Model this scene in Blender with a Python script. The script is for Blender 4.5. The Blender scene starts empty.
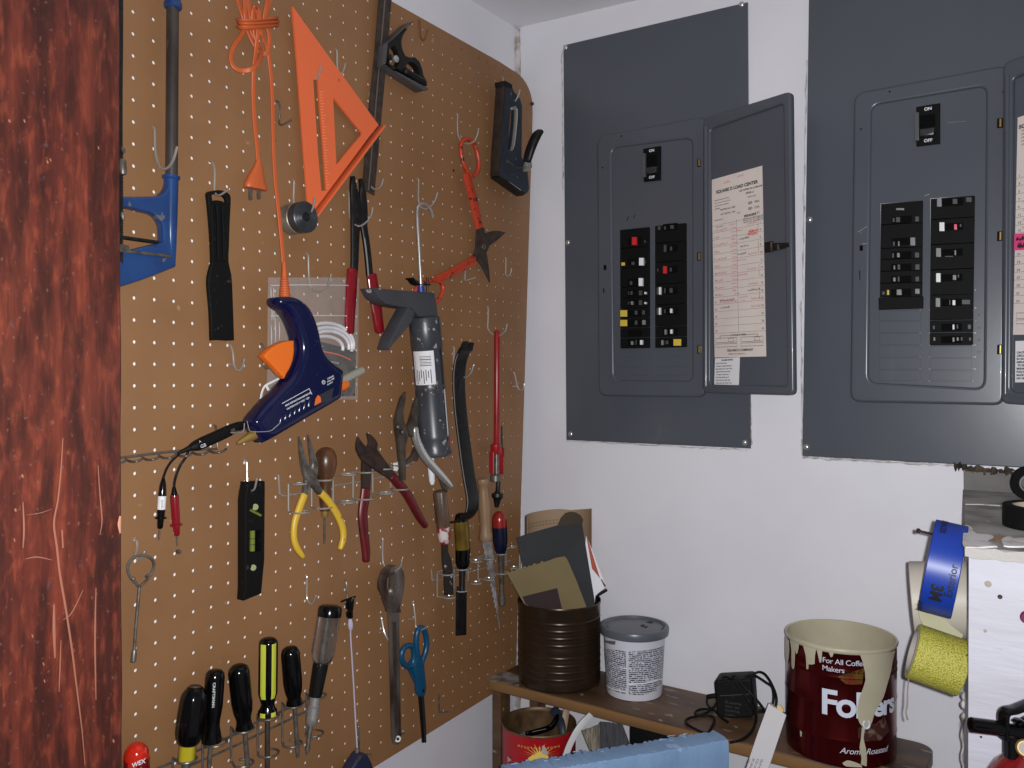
import bpy, bmesh, math, random
from mathutils import Vector, Matrix
from mathutils.geometry import delaunay_2d_cdt
PI = math.pi
R = math.radians
random.seed(7)
scene = bpy.context.scene
COL = scene.collection

# ------------------------------------------------------------------ camera (solved from the peg holes and the wall planes)
F = 840.33
CAM = Vector((0.93891, -1.39296, 1.57603))
YAW, PITCH, ROLL = -0.608599, -0.0062946, -0.0008939
def _axes():
    f = Vector((math.sin(YAW)*math.cos(PITCH), math.cos(YAW)*math.cos(PITCH), math.sin(PITCH)))
    r = Vector((math.cos(YAW), -math.sin(YAW), 0)); u = r.cross(f)
    return r*math.cos(ROLL)+u*math.sin(ROLL), -r*math.sin(ROLL)+u*math.cos(ROLL), f
CR, CU, CF = _axes()
PX = 0.025          # front face of the pegboard
X1 = Vector((1, 0, 0)); Y1 = Vector((0, 1, 0)); Z1 = Vector((0, 0, 1))
def ray(px, py): return CF + CR*((px-512)/F) + CU*((384-py)/F)
def _pl(px, py, ax, v):
    d = ray(px, py); return CAM + d*((v-CAM[ax])/d[ax])
def P(px, py, d=0.0): return _pl(px, py, 0, PX+d)      # on a plane d in front of the pegboard
def Q(px, py, d=0.0): return _pl(px, py, 1, -d)        # on a plane d in front of the back wall
def H(px, py, z): return _pl(px, py, 2, z)             # on a level plane
def V(px, py, y): return _pl(px, py, 1, y)
def PN(px, py, o, n):                                  # on any plane through o with normal n
    d = ray(px, py); return CAM + d*((o-CAM).dot(n)/d.dot(n))
def sc(p): return (p-CAM).dot(CF)/F                    # metres per pixel at p

# ------------------------------------------------------------------ mesh builder
def catmull(pts, k, closed=False):
    """pts: list of tuples/Vectors of floats; k points per span"""
    pts = [tuple(p) for p in pts]; n = len(pts); out = []
    if n < 3 or k <= 1: return pts
    spans = n if closed else n-1
    for i in range(spans):
        g = (lambda j: pts[j % n]) if closed else (lambda j: pts[min(max(j, 0), n-1)])
        a, b, c, d = g(i-1), g(i), g(i+1), g(i+2)
        if not closed and i == 0: a = tuple(2*x-y for x, y in zip(b, c))
        if not closed and i == n-2: d = tuple(2*y-x for x, y in zip(b, c))
        for s in range(k):
            t = s/k
            out.append(tuple(0.5*(2*q+(r-p)*t+(2*p-5*q+4*r-w)*t*t+(3*q-p-3*r+w)*t**3) for p, q, r, w in zip(a, b, c, d)))
    if not closed: out.append(pts[-1])
    return out
def smooth_outline(pts, k, ang=50):
    """closed outline, rounded between corners sharper than ang"""
    n = len(pts)
    if k <= 1: return [tuple(p) for p in pts]
    corner = []
    for i in range(n):
        a, b, c = Vector(pts[i-1][:2]), Vector(pts[i][:2]), Vector(pts[(i+1) % n][:2])
        u, v = b-a, c-b
        corner.append(u.length < 1e-9 or v.length < 1e-9 or u.angle(v) > R(ang))
    out = []
    for i in range(n):
        b, c = pts[i], pts[(i+1) % n]
        a = tuple(2*x-y for x, y in zip(b, c)) if corner[i] else pts[i-1]
        d = tuple(2*y-x for x, y in zip(b, c)) if corner[(i+1) % n] else pts[(i+2) % n]
        kk = 1 if (corner[i] and corner[(i+1) % n]) else k
        for s in range(kk):
            t = s/kk
            out.append(tuple(0.5*(2*q+(r-p)*t+(2*p-5*q+4*r-w)*t*t+(3*q-p-3*r+w)*t**3) for p, q, r, w in zip(a, b, c, d)))
    return out

class MB:
    def __init__(s): s.v = []; s.f = []; s.m = []
    def add(s, vs, fs, mat=0):
        o = len(s.v); s.v.extend(Vector(v) for v in vs)
        for i, f in enumerate(fs):
            s.f.append([o+j for j in f]); s.m.append(mat[i] if isinstance(mat, list) else mat)
    def rings(s, rings, cap=True, closed=False, mat=0, capm=None):
        n = len(rings[0]); vs = [v for r in rings for v in r]; fs = []; m = []
        L = len(rings)
        for i in range(L if closed else L-1):
            a, b = i*n, ((i+1) % L)*n
            for j in range(n):
                k = (j+1) % n
                fs.append([a+j, a+k, b+k, b+j]); m.append(mat(i, j) if callable(mat) else mat)
        if cap and not closed:
            cm = capm if capm is not None else (mat(0, 0) if callable(mat) else mat)
            fs.append(list(range(n))[::-1]); m.append(cm)
            fs.append([(L-1)*n+j for j in range(n)]); m.append(cm if capm is not None else (mat(L-2, 0) if callable(mat) else mat))
        s.add(vs, fs, m)
    def sweep(s, pts, rad, n=8, up=None, closed=False, cap=True, mat=0, sq=2.0, rnd=False, twin=False, k=1, side=None):
        """pts 3D centres; rad scalar or list of scalar/(a,b): a along up x tangent, b along up"""
        if not isinstance(rad, (list,)): rad = [rad]*len(pts)
        rad = [(r, r) if not isinstance(r, tuple) else r for r in rad]
        if k > 1:
            q = catmull([tuple(p)+r for p, r in zip(pts, rad)], k, closed)
            pts = [Vector(t[:3]) for t in q]; rad = [(max(t[3], 1e-5), max(t[4], 1e-5)) for t in q]
        else: pts = [Vector(p) for p in pts]
        N = len(pts); T = []
        for i in range(N):
            a = pts[i-1] if (i > 0 or closed) else pts[i]; b = pts[(i+1) % N] if (i < N-1 or closed) else pts[i]
            t = b-a; T.append(t.normalized() if t.length > 1e-9 else Vector((0, 0, 1)))
        if rnd and not closed:
            for e in (0, 1):
                i = 0 if e == 0 else len(pts)-1
                p, r, t = pts[i], rad[i], T[i]*(-1 if e == 0 else 1); rr = max(r) if rnd is True else rnd
                ext = [(p+t*rr*math.sin(x), (r[0]*math.cos(x)+1e-5, r[1]*math.cos(x)+1e-5), T[i]) for x in (R(35), R(62), R(84))]
                if e == 0:
                    for q in ext: pts.insert(0, q[0]); rad.insert(0, q[1]); T.insert(0, q[2])
                else:
                    for q in ext: pts.append(q[0]); rad.append(q[1]); T.append(q[2])
            N = len(pts)
        rings = []; sd = None
        for i in range(N):
            t = T[i]
            if side is not None: sd = (side-t*side.dot(t)).normalized()
            elif up is not None:
                sd = up.cross(t)
                if sd.length < 1e-6: sd = t.orthogonal()
                sd.normalize()
            else:
                if sd is None: sd = t.orthogonal().normalized()
                else:
                    sd = sd - t*sd.dot(t); sd = sd.normalized() if sd.length > 1e-6 else t.orthogonal().normalized()
            nr = t.cross(sd); ring = []
            for j in range(n):
                an = 2*PI*(j+0.5)/n; c, q = math.cos(an), math.sin(an)
                if sq != 2.0:
                    c = math.copysign(abs(c)**(2/sq), c); q = math.copysign(abs(q)**(2/sq), q)
                if twin: q *= (0.45+0.55*abs(c)**0.6)
                ring.append(pts[i]+sd*(c*rad[i][0])+nr*(q*rad[i][1]))
            rings.append(ring)
        s.rings(rings, cap, closed, mat)
    def lathe(s, p0, p1, prof, n=20, mat=0, cap=True, flute=None, capm=None, ph=0.0):
        """prof: (t along p0->p1 as a fraction, radius in metres)"""
        p0, p1 = Vector(p0), Vector(p1); ax = p1-p0; t = ax.normalized()
        a = t.cross(Z1)
        if a.length < 1e-3: a = t.cross(CF)
        a.normalize(); b = t.cross(a); rings = []
        for i, q in enumerate(prof):
            ring = []
            for j in range(n):
                an = 2*PI*j/n+ph; r = q[1]*(flute(q[0], an) if flute else 1)
                ring.append(p0+ax*q[0]+a*(r*math.cos(an))+b*(r*math.sin(an)))
            rings.append(ring)
        s.rings(rings, cap, False, mat, capm)
    def tube(s, p0, p1, r0, r1, n=24, mat=0, t0=0.0, t1=1.0):       # hollow ring wall: outside r0, bore r1
        p0, p1 = Vector(p0), Vector(p1); ax = p1-p0; t = ax.normalized()
        a = t.cross(Z1)
        if a.length < 1e-3: a = t.cross(CF)
        a.normalize(); b = t.cross(a)
        e = min(0.0008, (r0-r1)*0.25)/ax.length
        prof = [(0, r1), (0, r0-e*ax.length), (e, r0), (1-e, r0), (1, r0-e*ax.length), (1, r1)]
        rings = [[p0+ax*q[0]+a*(q[1]*math.cos(2*PI*j/n))+b*(q[1]*math.sin(2*PI*j/n)) for j in range(n)] for q in prof]
        s.rings(rings, False, True, mat)
    def slab(s, outer, w0, w1, to3, holes=(), b=0.0008, seg=2, mat=0, facem=None, both=True):
        """outer/holes: 2D loops in metres; to3(u,v,w); solid from w0 (back) to w1 (front) with rounded edges of size b"""
        def area(L): return 0.5*sum(L[i-1][0]*L[i][1]-L[i][0]*L[i-1][1] for i in range(len(L)))
        def clean(L):
            o = []
            for p in L:
                if not o or (Vector(p)-Vector(o[-1])).length > 1e-6: o.append(tuple(p[:2]))
            if (Vector(o[0])-Vector(o[-1])).length < 1e-6: o.pop()
            return o
        loops = [clean(outer)]+[clean(h) for h in holes]
        if area(loops[0]) < 0: loops[0].reverse()
        for i in range(1, len(loops)):
            if area(loops[i]) > 0: loops[i].reverse()
        def inset(L, d):
            n = len(L); o = []
            for i in range(n):
                a, p, c = Vector(L[i-1]), Vector(L[i]), Vector(L[(i+1) % n])
                u, v = (p-a).normalized(), (c-p).normalized()
                n1, n2 = Vector((-u.y, u.x)), Vector((-v.y, v.x)); m = n1+n2
                if m.length < 0.3: m = n1
                m.normalize(); o.append(tuple(p+m*(d/max(m.dot(n1), 0.45))))
            for _ in range(12):                       # fold back any edge that the inset turned round
                bad = False
                for i in range(n):
                    j = (i+1) % n; a = Vector(L[j])-Vector(L[i]); c = Vector(o[j])-Vector(o[i])
                    if a.dot(c) < 0:
                        mp = (Vector(o[i])+Vector(o[j]))/2; e = a.normalized()*1.2e-5; o[i] = tuple(mp-e); o[j] = tuple(mp+e); bad = True
                if not bad: break
            return o
        th = w1-w0; b = min(b, abs(th)*0.49)
        lev = []
        st = [R(90)*i/seg for i in range(seg+1)]
        if both: lev += [(b*(1-math.sin(x)), w0+b*(1-math.cos(x))*(1 if th > 0 else -1)) for x in st]
        else: lev += [(0, w0)]
        lev += [(b*(1-math.cos(x)), w1-b*(1-math.sin(x))*(1 if th > 0 else -1)) for x in st]
        if b <= 0: lev = [(0, w0), (0, w1)]
        else:
            e_ = min(.0006, b*.6); lev.append((b+e_, w1))
            if both: lev.insert(0, (b+e_, w0))
        ends = {0: [], -1: []}
        for L in loops:
            l2 = [inset(L, d) for d, w in lev]
            s.rings([[to3(x, y, w) for x, y in q] for q, (d, w) in zip(l2, lev)], False, False, mat)
            for e in ends: ends[e].append(l2[e])
        fm = facem if facem is not None else mat
        def inside(x, y, Ls):
            c = False
            for q in Ls:
                for a, b_ in zip(q, q[1:]+q[:1]):
                    if (a[1] > y) != (b_[1] > y) and x < (b_[0]-a[0])*(y-a[1])/(b_[1]-a[1])+a[0]: c = not c
            return c
        for e, m in ((-1, fm), (0, mat)):
            pts = [Vector(p) for q in ends[e] for p in q]; ed = []; o = 0
            for q in ends[e]: ed += [(o+t, o+(t+1) % len(q)) for t in range(len(q))]; o += len(q)
            vo, _, fo, *_r = delaunay_2d_cdt(pts, ed, [], 0, 1e-7)
            keep = []
            for f in fo:
                c = sum((vo[t] for t in f), Vector((0, 0)))/len(f)
                if inside(c.x, c.y, ends[e]): keep.append(list(f)[::(1 if e else -1)])
            s.add([to3(p.x, p.y, lev[e][1]) for p in vo], keep, m)
    def box(s, o, ux, uy, uz, mat=0, b=0.0):
        """corner o and three edge vectors"""
        lx, ly, lz = ux.length, uy.length, uz.length; a, c, d = ux/lx, uy/ly, uz/lz
        s.slab([(0, 0), (lx, 0), (lx, ly), (0, ly)], 0, lz, lambda u, v, w: o+a*u+c*v+d*w, b=b, mat=mat)
    def quad(s, a, b, c, d, mat=0): s.add([a, b, c, d], [[0, 1, 2, 3]], mat)
    def disc(s, c, nrm, r, n=14, mat=0, th=0.001):
        s.lathe(c, Vector(c)+Vector(nrm).normalized()*th, [(0, r), (0.7, r), (1, r*0.85)], n, mat)
    # ---- pegboard-plane helpers working from traced pixel positions
    def pslab(s, px, d0, d1, holes=(), k=1, sil=True, **kw):
        b = min(kw.get('b', .0008), (d1-d0)*.49)
        def loop(L, hole=False):
            L = smooth_outline(L, k); n = len(L); out = []
            ar = sum(L[i-1][0]*L[i][1]-L[i][0]*L[i-1][1] for i in range(n))
            for i in range(n):
                f = 1.0
                if sil and not hole:                                # a traced silhouette: its left side is the back rim, its right side the front rim
                    tx, ty = L[(i+1) % n][0]-L[i-1][0], L[(i+1) % n][1]-L[i-1][1]; ln = math.hypot(tx, ty) or 1
                    nx = ty/ln*(1 if ar > 0 else -1); f = .5+.5*nx
                p = P(L[i][0], L[i][1], (d0+b)+(d1-d0-2*b)*f); out.append((p.y, p.z))
            return out
        s.slab(loop(px), PX+d0, PX+d1, lambda u, v, w: Vector((w, u, v)), [loop(h, True) for h in holes], **kw)
    def pstrip(s, path, b=0.003, n=10, sq=2.6, k=1, **kw):
        """flattish bar lying along the board: path of (px,py,half width px,d); b = half thickness"""
        pts = []; rad = []
        N = len(path)
        for i, (x, y, hw, d) in enumerate(path):
            p = P(x, y, d); a = path[max(i-1, 0)]; c = path[min(i+1, N-1)]
            t = P(c[0], c[1], c[3])-P(a[0], a[1], a[3]); sd = X1.cross(t).normalized()
            vdir = (p-CAM).normalized(); e = sd-vdir*sd.dot(vdir); fs = e.length; e.normalize()
            fn = X1.dot(e); w = hw*sc(p); bb = b[i] if isinstance(b, (list, tuple)) else b
            rad.append((math.sqrt(max(w*w-(bb*fn)**2, (0.35*w)**2))/fs, bb)); pts.append(p)
        s.sweep(pts, rad, n=n, up=X1, sq=sq, k=k, **kw)
    def prod(s, path, n=8, k=1, fn=P, **kw):
        """round rod: path of (px,py,radius px,d)"""
        pts = [fn(x, y, d) for x, y, r, d in path]
        s.sweep(pts, [r*sc(p) for (x, y, r, d), p in zip(path, pts)], n=n, k=k, **kw)
    def plathe(s, a, b, prof, n=18, fn=P, **kw):
        """turned shape between pixel points a=(x,y,d), b=(x,y,d); prof (t, radius px)"""
        p0, p1 = fn(*a), fn(*b)
        s.lathe(p0, p1, [(t, r*sc(p0.lerp(p1, min(max(t, 0), 1)))) for t, r in prof], n, **kw)
    def text(s, txt, size, to3, mat=0, bold=0.0, shear=0.0, cut=None, align='LEFT', space=1.0):
        cu = bpy.data.curves.new('lettering', 'FONT'); cu.body = txt; cu.size = size; cu.offset = bold; cu.shear = shear
        cu.align_x = align; cu.space_character = space; cu.resolution_u = 4; cu.fill_mode = 'FRONT'
        o = bpy.data.objects.new('lettering', cu); COL.objects.link(o)
        dg = bpy.context.evaluated_depsgraph_get(); dg.update()
        me = bpy.data.meshes.new_from_object(o.evaluated_get(dg))
        bm = bmesh.new(); bm.from_mesh(me)
        if cut and bm.verts:
            x0 = min(v.co.x for v in bm.verts); x1 = max(v.co.x for v in bm.verts); x = x0+cut
            while x < x1:
                bmesh.ops.bisect_plane(bm, geom=bm.verts[:]+bm.edges[:]+bm.faces[:], plane_co=(x, 0, 0), plane_no=(1, 0, 0)); x += cut
        bm.verts.index_update()
        s.add([to3(v.co.x, v.co.y) for v in bm.verts], [[v.index for v in f.verts] for f in bm.faces], mat)
        bm.free(); bpy.data.objects.remove(o); bpy.data.curves.remove(cu); bpy.data.meshes.remove(me)

def obj(name, mb, mats, parent=None, ang=38, label=None, loc=None):
    me = bpy.data.meshes.new(name)
    base = Vector(loc) if loc is not None else (sum(mb.v, Vector())/max(len(mb.v), 1))
    if parent is not None: off = Vector(parent['_w'])
    me.from_pydata([tuple(v-base) for v in mb.v], [], mb.f)
    if not isinstance(mats, (list, tuple)): mats = [mats]
    for m in mats: me.materials.append(m)
    me.polygons.foreach_set('material_index', mb.m)
    bm = bmesh.new(); bm.from_mesh(me)
    bmesh.ops.remove_doubles(bm, verts=bm.verts, dist=1e-6)
    bmesh.ops.recalc_face_normals(bm, faces=bm.faces)
    bm.to_mesh(me); bm.free()
    me.polygons.foreach_set('use_smooth', [True]*len(me.polygons)); me.set_sharp_from_angle(angle=R(ang)); me.update()
    o = bpy.data.objects.new(name, me); COL.objects.link(o)
    o['_w'] = tuple(base)
    if parent is not None:
        o.parent = parent; o.location = base-off
    else: o.location = base
    if label: o['label'] = label
    return o
def thing(name, label, cat, loc, group=None):
    o = bpy.data.objects.new(name, None); o.empty_display_size = 0.02; COL.objects.link(o); o.location = loc
    o['_w'] = tuple(loc); o['label'] = label; o['category'] = cat
    if group: o['group'] = group
    return o
def tag(o, label, cat, group=None):
    o['label'] = label; o['category'] = cat
    if group: o['group'] = group
    return o
def struct(o, label=None, cat='room'):
    o['kind'] = 'structure'; o['category'] = cat
    if label: o['label'] = label
    return o

# ------------------------------------------------------------------ materials
def lin(c): return tuple(((x/255)/12.92 if x/255 <= 0.04045 else ((x/255+0.055)/1.055)**2.4) for x in c)+(1.0,)
def mat(name, col, rough=0.5, metal=0.0, col2=None, scale=20, detail=4, thr=(0.4, 0.65), bump=0.0, bscale=200, spec=0.5, trans=0.0, coat=0.0, stretch=None, specks=None, alpha=1.0, emit=None):
    m = bpy.data.materials.new(name); m.use_nodes = True; nt = m.node_tree; N = nt.nodes; L = nt.links
    b = N['Principled BSDF']; b.inputs['Roughness'].default_value = rough; b.inputs['Metallic'].default_value = metal
    b.inputs['Base Color'].default_value = lin(col); b.inputs['Specular IOR Level'].default_value = spec
    b.inputs['Transmission Weight'].default_value = trans; b.inputs['Coat Weight'].default_value = coat; b.inputs['Alpha'].default_value = alpha
    def coord(st):
        tc = N.new('ShaderNodeTexCoord'); mp = N.new('ShaderNodeMapping'); L.new(tc.outputs['Object'], mp.inputs['Vector'])
        if st: mp.inputs['Scale'].default_value = st
        return mp.outputs['Vector']
    vec = coord(stretch) if (col2 or bump or specks) else None
    out = None
    if col2:
        no = N.new('ShaderNodeTexNoise'); no.inputs['Scale'].default_value = scale; no.inputs['Detail'].default_value = detail; L.new(vec, no.inputs['Vector'])
        rp = N.new('ShaderNodeValToRGB'); rp.color_ramp.elements[0].position = thr[0]; rp.color_ramp.elements[1].position = thr[1]
        rp.color_ramp.elements[0].color = lin(col); rp.color_ramp.elements[1].color = lin(col2)
        L.new(no.outputs['Fac'], rp.inputs['Fac']); out = rp.outputs['Color']
    if specks:      # (colour, scale, threshold)
        no = N.new('ShaderNodeTexNoise'); no.inputs['Scale'].default_value = specks[1]; no.inputs['Detail'].default_value = 3; L.new(vec, no.inputs['Vector'])
        rp = N.new('ShaderNodeValToRGB'); rp.color_ramp.elements[0].position = specks[2]; rp.color_ramp.elements[1].position = specks[2]+0.04
        rp.color_ramp.elements[0].color = (0, 0, 0, 1); rp.color_ramp.elements[1].color = (1, 1, 1, 1); L.new(no.outputs['Fac'], rp.inputs['Fac'])
        mx = N.new('ShaderNodeMix'); mx.data_type = 'RGBA'; L.new(rp.outputs['Color'], mx.inputs['Factor'])
        if out: L.new(out, mx.inputs['A'])
        else: mx.inputs['A'].default_value = lin(col)
        mx.inputs['B'].default_value = lin(specks[0]); out = mx.outputs['Result']
    if out: L.new(out, b.inputs['Base Color'])
    if bump:
        no = N.new('ShaderNodeTexNoise'); no.inputs['Scale'].default_value = bscale; no.inputs['Detail'].default_value = 3; L.new(vec, no.inputs['Vector'])
        bp = N.new('ShaderNodeBump'); bp.inputs['Strength'].default_value = bump; bp.inputs['Distance'].default_value = 0.002
        L.new(no.outputs['Fac'], bp.inputs['Height']); L.new(bp.outputs['Normal'], b.inputs['Normal'])
    return m
# ------------------------------------------------------------------ shared materials
M = {}
M['wall'] = mat('white wall paint', (219, 217, 222), 0.42, col2=(214, 211, 217), scale=6, bump=0.10, bscale=14, specks=((196, 191, 194), 40, 0.76))
M['ceil'] = mat('ceiling paint', (222, 219, 224), 0.6, bump=0.1, bscale=20)
M['caulk'] = mat('old caulk', (205, 200, 200), 0.6, col2=(150, 140, 132), scale=60, bump=0.5, bscale=120)
M['board'] = mat('pegboard', (137, 98, 64), 0.5, col2=(130, 92, 59), scale=9, bump=0.12, bscale=60, specks=((150, 122, 92), 46, 0.72), stretch=(1, 1, 1))
M['steel'] = mat('bright wire', (178, 172, 165), 0.24, 0.55)
M['dsteel'] = mat('dull steel', (118, 112, 106), 0.38, 0.55, col2=(86, 78, 70), scale=90)
M['rust'] = mat('rusty wire', (120, 70, 45), 0.6, 0.3)
M['brown'] = mat('browned steel', (56, 46, 41), 0.5, 0.3, col2=(74, 62, 54), scale=70)
M['ruststeel'] = mat('rusted tool steel', (62, 45, 38), 0.55, 0.2, col2=(42, 31, 27), scale=90, bump=0.2)
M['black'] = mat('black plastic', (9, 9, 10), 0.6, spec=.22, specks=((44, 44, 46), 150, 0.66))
M['blackg'] = mat('black gloss handle', (6, 6, 7), 0.13, spec=.4)
M['blackm'] = mat('black oxide steel', (20, 19, 19), 0.42, 0.2, col2=(32, 30, 29), scale=120, spec=.4)
M['orange'] = mat('orange plastic', (222, 104, 60), 0.42, bump=0.05)
M['cord'] = mat('orange flex', (188, 88, 42), 0.5)
M['trig'] = mat('trigger orange', (222, 106, 30), 0.42)
M['navy'] = mat('navy plastic', (12, 17, 54), 0.17, specks=((26, 30, 66), 90, 0.66), bump=0.02)
M['blue'] = mat('blue enamel', (30, 62, 112), 0.3, specks=((92, 90, 92), 60, 0.64), col2=(26, 54, 100), scale=25)
M['redgrip'] = mat('red dipped grip', (122, 17, 27), 0.16)
M['redgripd'] = mat('dark red grip', (96, 15, 20), 0.4, col2=(80, 12, 16), scale=30)
M['redpaint'] = mat('red enamel', (150, 22, 28), 0.3, col2=(128, 18, 22), scale=40)
M['snip'] = mat('orange red enamel', (176, 58, 32), 0.35, specks=((48, 28, 20), 120, 0.6))
M['graygun'] = mat('grey enamel', (64, 65, 70), 0.5, col2=(58, 59, 64), scale=20, specks=((176, 172, 166), 48, 0.69))
M['graygun2'] = mat('paint spattered barrel', (60, 62, 68), 0.34, specks=((150, 146, 140), 80, 0.615), col2=(48, 50, 55), scale=26)
M['white'] = mat('white plastic', (222, 220, 222), 0.4)
M['label'] = mat('paper label', (214, 212, 214), 0.6)
M['ink'] = mat('black ink', (24, 24, 26), 0.6)
M['wood'] = mat('turned wood', (98, 62, 36), 0.32, col2=(62, 38, 22), scale=26, stretch=(1, 1, 0.25))
M['paleWood'] = mat('pale handle wood', (148, 118, 90), 0.45, col2=(128, 98, 72), scale=30, stretch=(1, 1, 0.2))
M['brass'] = mat('brass', (176, 144, 80), 0.28, 0.6)
M['yellow'] = mat('yellow grip', (206, 166, 52), 0.4, specks=((150, 122, 42), 90, 0.64))
M['staple'] = mat('slate enamel', (44, 50, 60), 0.4, specks=((104, 106, 110), 120, 0.73), col2=(38, 43, 52), scale=30)
M['stapledark'] = mat('worn brown steel', (60, 50, 44), 0.4, 0.3, col2=(42, 36, 33), scale=60)
M['sciss'] = mat('blue scissor plastic', (13, 68, 100), 0.34)
M['chrome'] = mat('polished steel', (200, 196, 192), 0.2, 0.75)

# ------------------------------------------------------------------ room shell
WX = -0.019                       # left wall surface
def ceilz(x, y): return 2.2785-0.048*x
mb = MB(); mb.box(Vector((WX-0.1, -1.12, 0)), Vector((0.1, 0, 0)), Vector((0, 1.22, 0)), Vector((0, 0, 2.42)))
wl = struct(obj('wall_left', mb, M['wall']), 'white painted wall behind the pegboard', 'wall')
mb = MB(); mb.box(Vector((WX, 0, 0)), Vector((1.9, 0, 0)), Vector((0, 0.1, 0)), Vector((0, 0, 2.42)))
wb = struct(obj('wall_back', mb, M['wall']), 'white painted wall carrying the grey breaker panels', 'wall')
mb = MB()
a = [Vector((x, y, ceilz(x, y))) for x, y in ((WX-0.1, -1.3), (1.9, -1.3), (1.9, 0.1), (WX-0.1, 0.1))]
mb.rings([a, [p+Vector((0, 0, 0.08)) for p in a]])
struct(obj('ceiling', mb, M['ceil']), 'off-white closet ceiling', 'ceiling')
mb = MB(); mb.box(Vector((-0.3, -2.4, -0.06)), Vector((2.4, 0, 0)), Vector((0, 2.5, 0)), Vector((0, 0, 0.06)))
struct(obj('floor', mb, mat('concrete floor', (120, 114, 108), 0.8, col2=(100, 96, 92), scale=8)), 'grey concrete floor', 'floor')
# rough taped corner between the two walls
mb = MB(); pts = []; rad = []
for i in range(40):
    z = 0.3+i*(1.975/39); pts.append(Vector((WX+0.002, -0.002, z))); rad.append((0.006+0.004*random.random(), 0.006+0.004*random.random()))
mb.sweep(pts, rad, n=8); 
struct(obj('trim_1', mb, M['caulk']), 'rough taped corner joint between the walls', 'trim')

# door jamb of stained wood, close on the left
m = bpy.data.materials.new('stained door wood'); m.use_nodes = True; nt = m.node_tree; N = nt.nodes; L = nt.links; b = N['Principled BSDF']
tc = N.new('ShaderNodeTexCoord')
def noise(scale3, sc_, det=5, dist=0.0):
    mp = N.new('ShaderNodeMapping'); mp.inputs['Scale'].default_value = scale3; L.new(tc.outputs['Object'], mp.inputs['Vector'])
    no = N.new('ShaderNodeTexNoise'); no.inputs['Scale'].default_value = sc_; no.inputs['Detail'].default_value = det; no.inputs['Distortion'].default_value = dist
    L.new(mp.outputs['Vector'], no.inputs['Vector']); return no.outputs['Fac']
def ramp(f, *st):
    r = N.new('ShaderNodeValToRGB'); e = r.color_ramp.elements
    e[0].position, e[0].color = st[0][0], lin(st[0][1]); e[1].position, e[1].color = st[-1][0], lin(st[-1][1])
    for p, c in st[1:-1]:
        k = e.new(p); k.color = lin(c)
    L.new(f, r.inputs['Fac']); return r.outputs['Color']
def mix(fac, a_, b_):
    x = N.new('ShaderNodeMix'); x.data_type = 'RGBA'; L.new(fac, x.inputs['Factor']); L.new(a_, x.inputs['A'])
    if isinstance(b_, tuple): x.inputs['B'].default_value = lin(b_)
    else: L.new(b_, x.inputs['B'])
    return x.outputs['Result']
grain = ramp(noise((1, 34, 2.0), 2.2, 6), (0.28, (34, 12, 8)), (0.5, (58, 21, 14)), (0.72, (82, 33, 21)))
patch = ramp(noise((1, 6, 3), 2.6, 3), (0.42, (0, 0, 0)), (0.72, (190, 190, 190)))
c1 = mix(patch, grain, ramp(noise((1, 60, 4), 3, 5), (0.3, (46, 17, 11)), (0.7, (98, 46, 31))))
def part_(f, lo, hi, k):
    w_ = N.new('ShaderNodeMath'); w_.operation = 'MULTIPLY'; w_.inputs[1].default_value = k; L.new(ramp(f, (lo, (0, 0, 0)), (hi, (255, 255, 255))), w_.inputs[0]); return w_.outputs[0]
c2 = mix(part_(noise((1, 46, 14), 5, 7, .3), .50, .70, .55), c1, (104, 46, 29))
c2 = mix(part_(noise((1, 20, 4.5), 5, 6, .2), .48, .62, .75), c2, (34, 12, 8))
c2 = mix(part_(noise((1, 90, 70), 4, 4), .635, .72, .4), c2, (104, 70, 58))
c2 = mix(part_(noise((1, 44, 26), 4, 3), .69, .74, .35), c2, (56, 54, 64))
L.new(c2, b.inputs['Base Color']); b.inputs['Roughness'].default_value = 0.38
bp = N.new('ShaderNodeBump'); bp.inputs['Strength'].default_value = 0.35; bp.inputs['Distance'].default_value = 0.001
L.new(noise((1, 60, 6), 6, 5), bp.inputs['Height']); L.new(bp.outputs['Normal'], b.inputs['Normal'])
M['jamb'] = m
JX = 0.47
mb = MB(); zs_ = [0.0+i*2.28/90 for i in range(91)]
ring = lambda z, r: [Vector((JX-0.022, -1.32, z)), Vector((JX, -1.32, z)), Vector((JX, -1.1212+r, z)), Vector((JX-0.0015, -1.1196+r, z)), Vector((JX-0.022, -1.1196+r, z))]
mb.rings([ring(z, random.uniform(-0.0004, 0.0003)) for z in zs_])
jamb = struct(obj('door_1', mb, M['jamb'], ang=60), 'scratched red-brown stained wooden door jamb close on the left', 'door frame')
mb = MB()
def jp(x, y): return _pl(x, y, 0, JX+0.0004)
def scratch(pts, w, mt=0):
    q = catmull(pts, 4); mb.sweep([jp(x, y) for x, y in q], [(w*0.00036*(0.35+0.9*math.sin(PI*(i+0.6)/(len(q)+0.2))), 0.00012) for i in range(len(q))], n=6, up=X1, mat=mt)
scratch([(63, 438), (61, 470), (58, 500), (54, 523), (57, 548), (60, 575), (66, 610), (72, 650), (77, 690), (82, 730), (85, 765)], 1.5)
scratch([(98, 465), (100, 495), (102, 520), (100, 535)], 0.9); scratch([(96, 588), (95, 640), (96, 700)], 1.3)
scratch([(83, 590), (76, 605), (70, 615), (63, 620)], 0.8); scratch([(54, 604), (54, 630), (55, 658)], 2.0)
scratch([(23, 502), (24, 530), (23, 548)], 1.2); scratch([(61, 640), (60, 668), (59, 692)], 0.9); scratch([(62, 530), (63, 548)], 1.3)
scratch([(26, 515), (40, 513), (52, 509)], 0.5); scratch([(25, 559), (37, 557), (52, 560)], 0.8)
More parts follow.
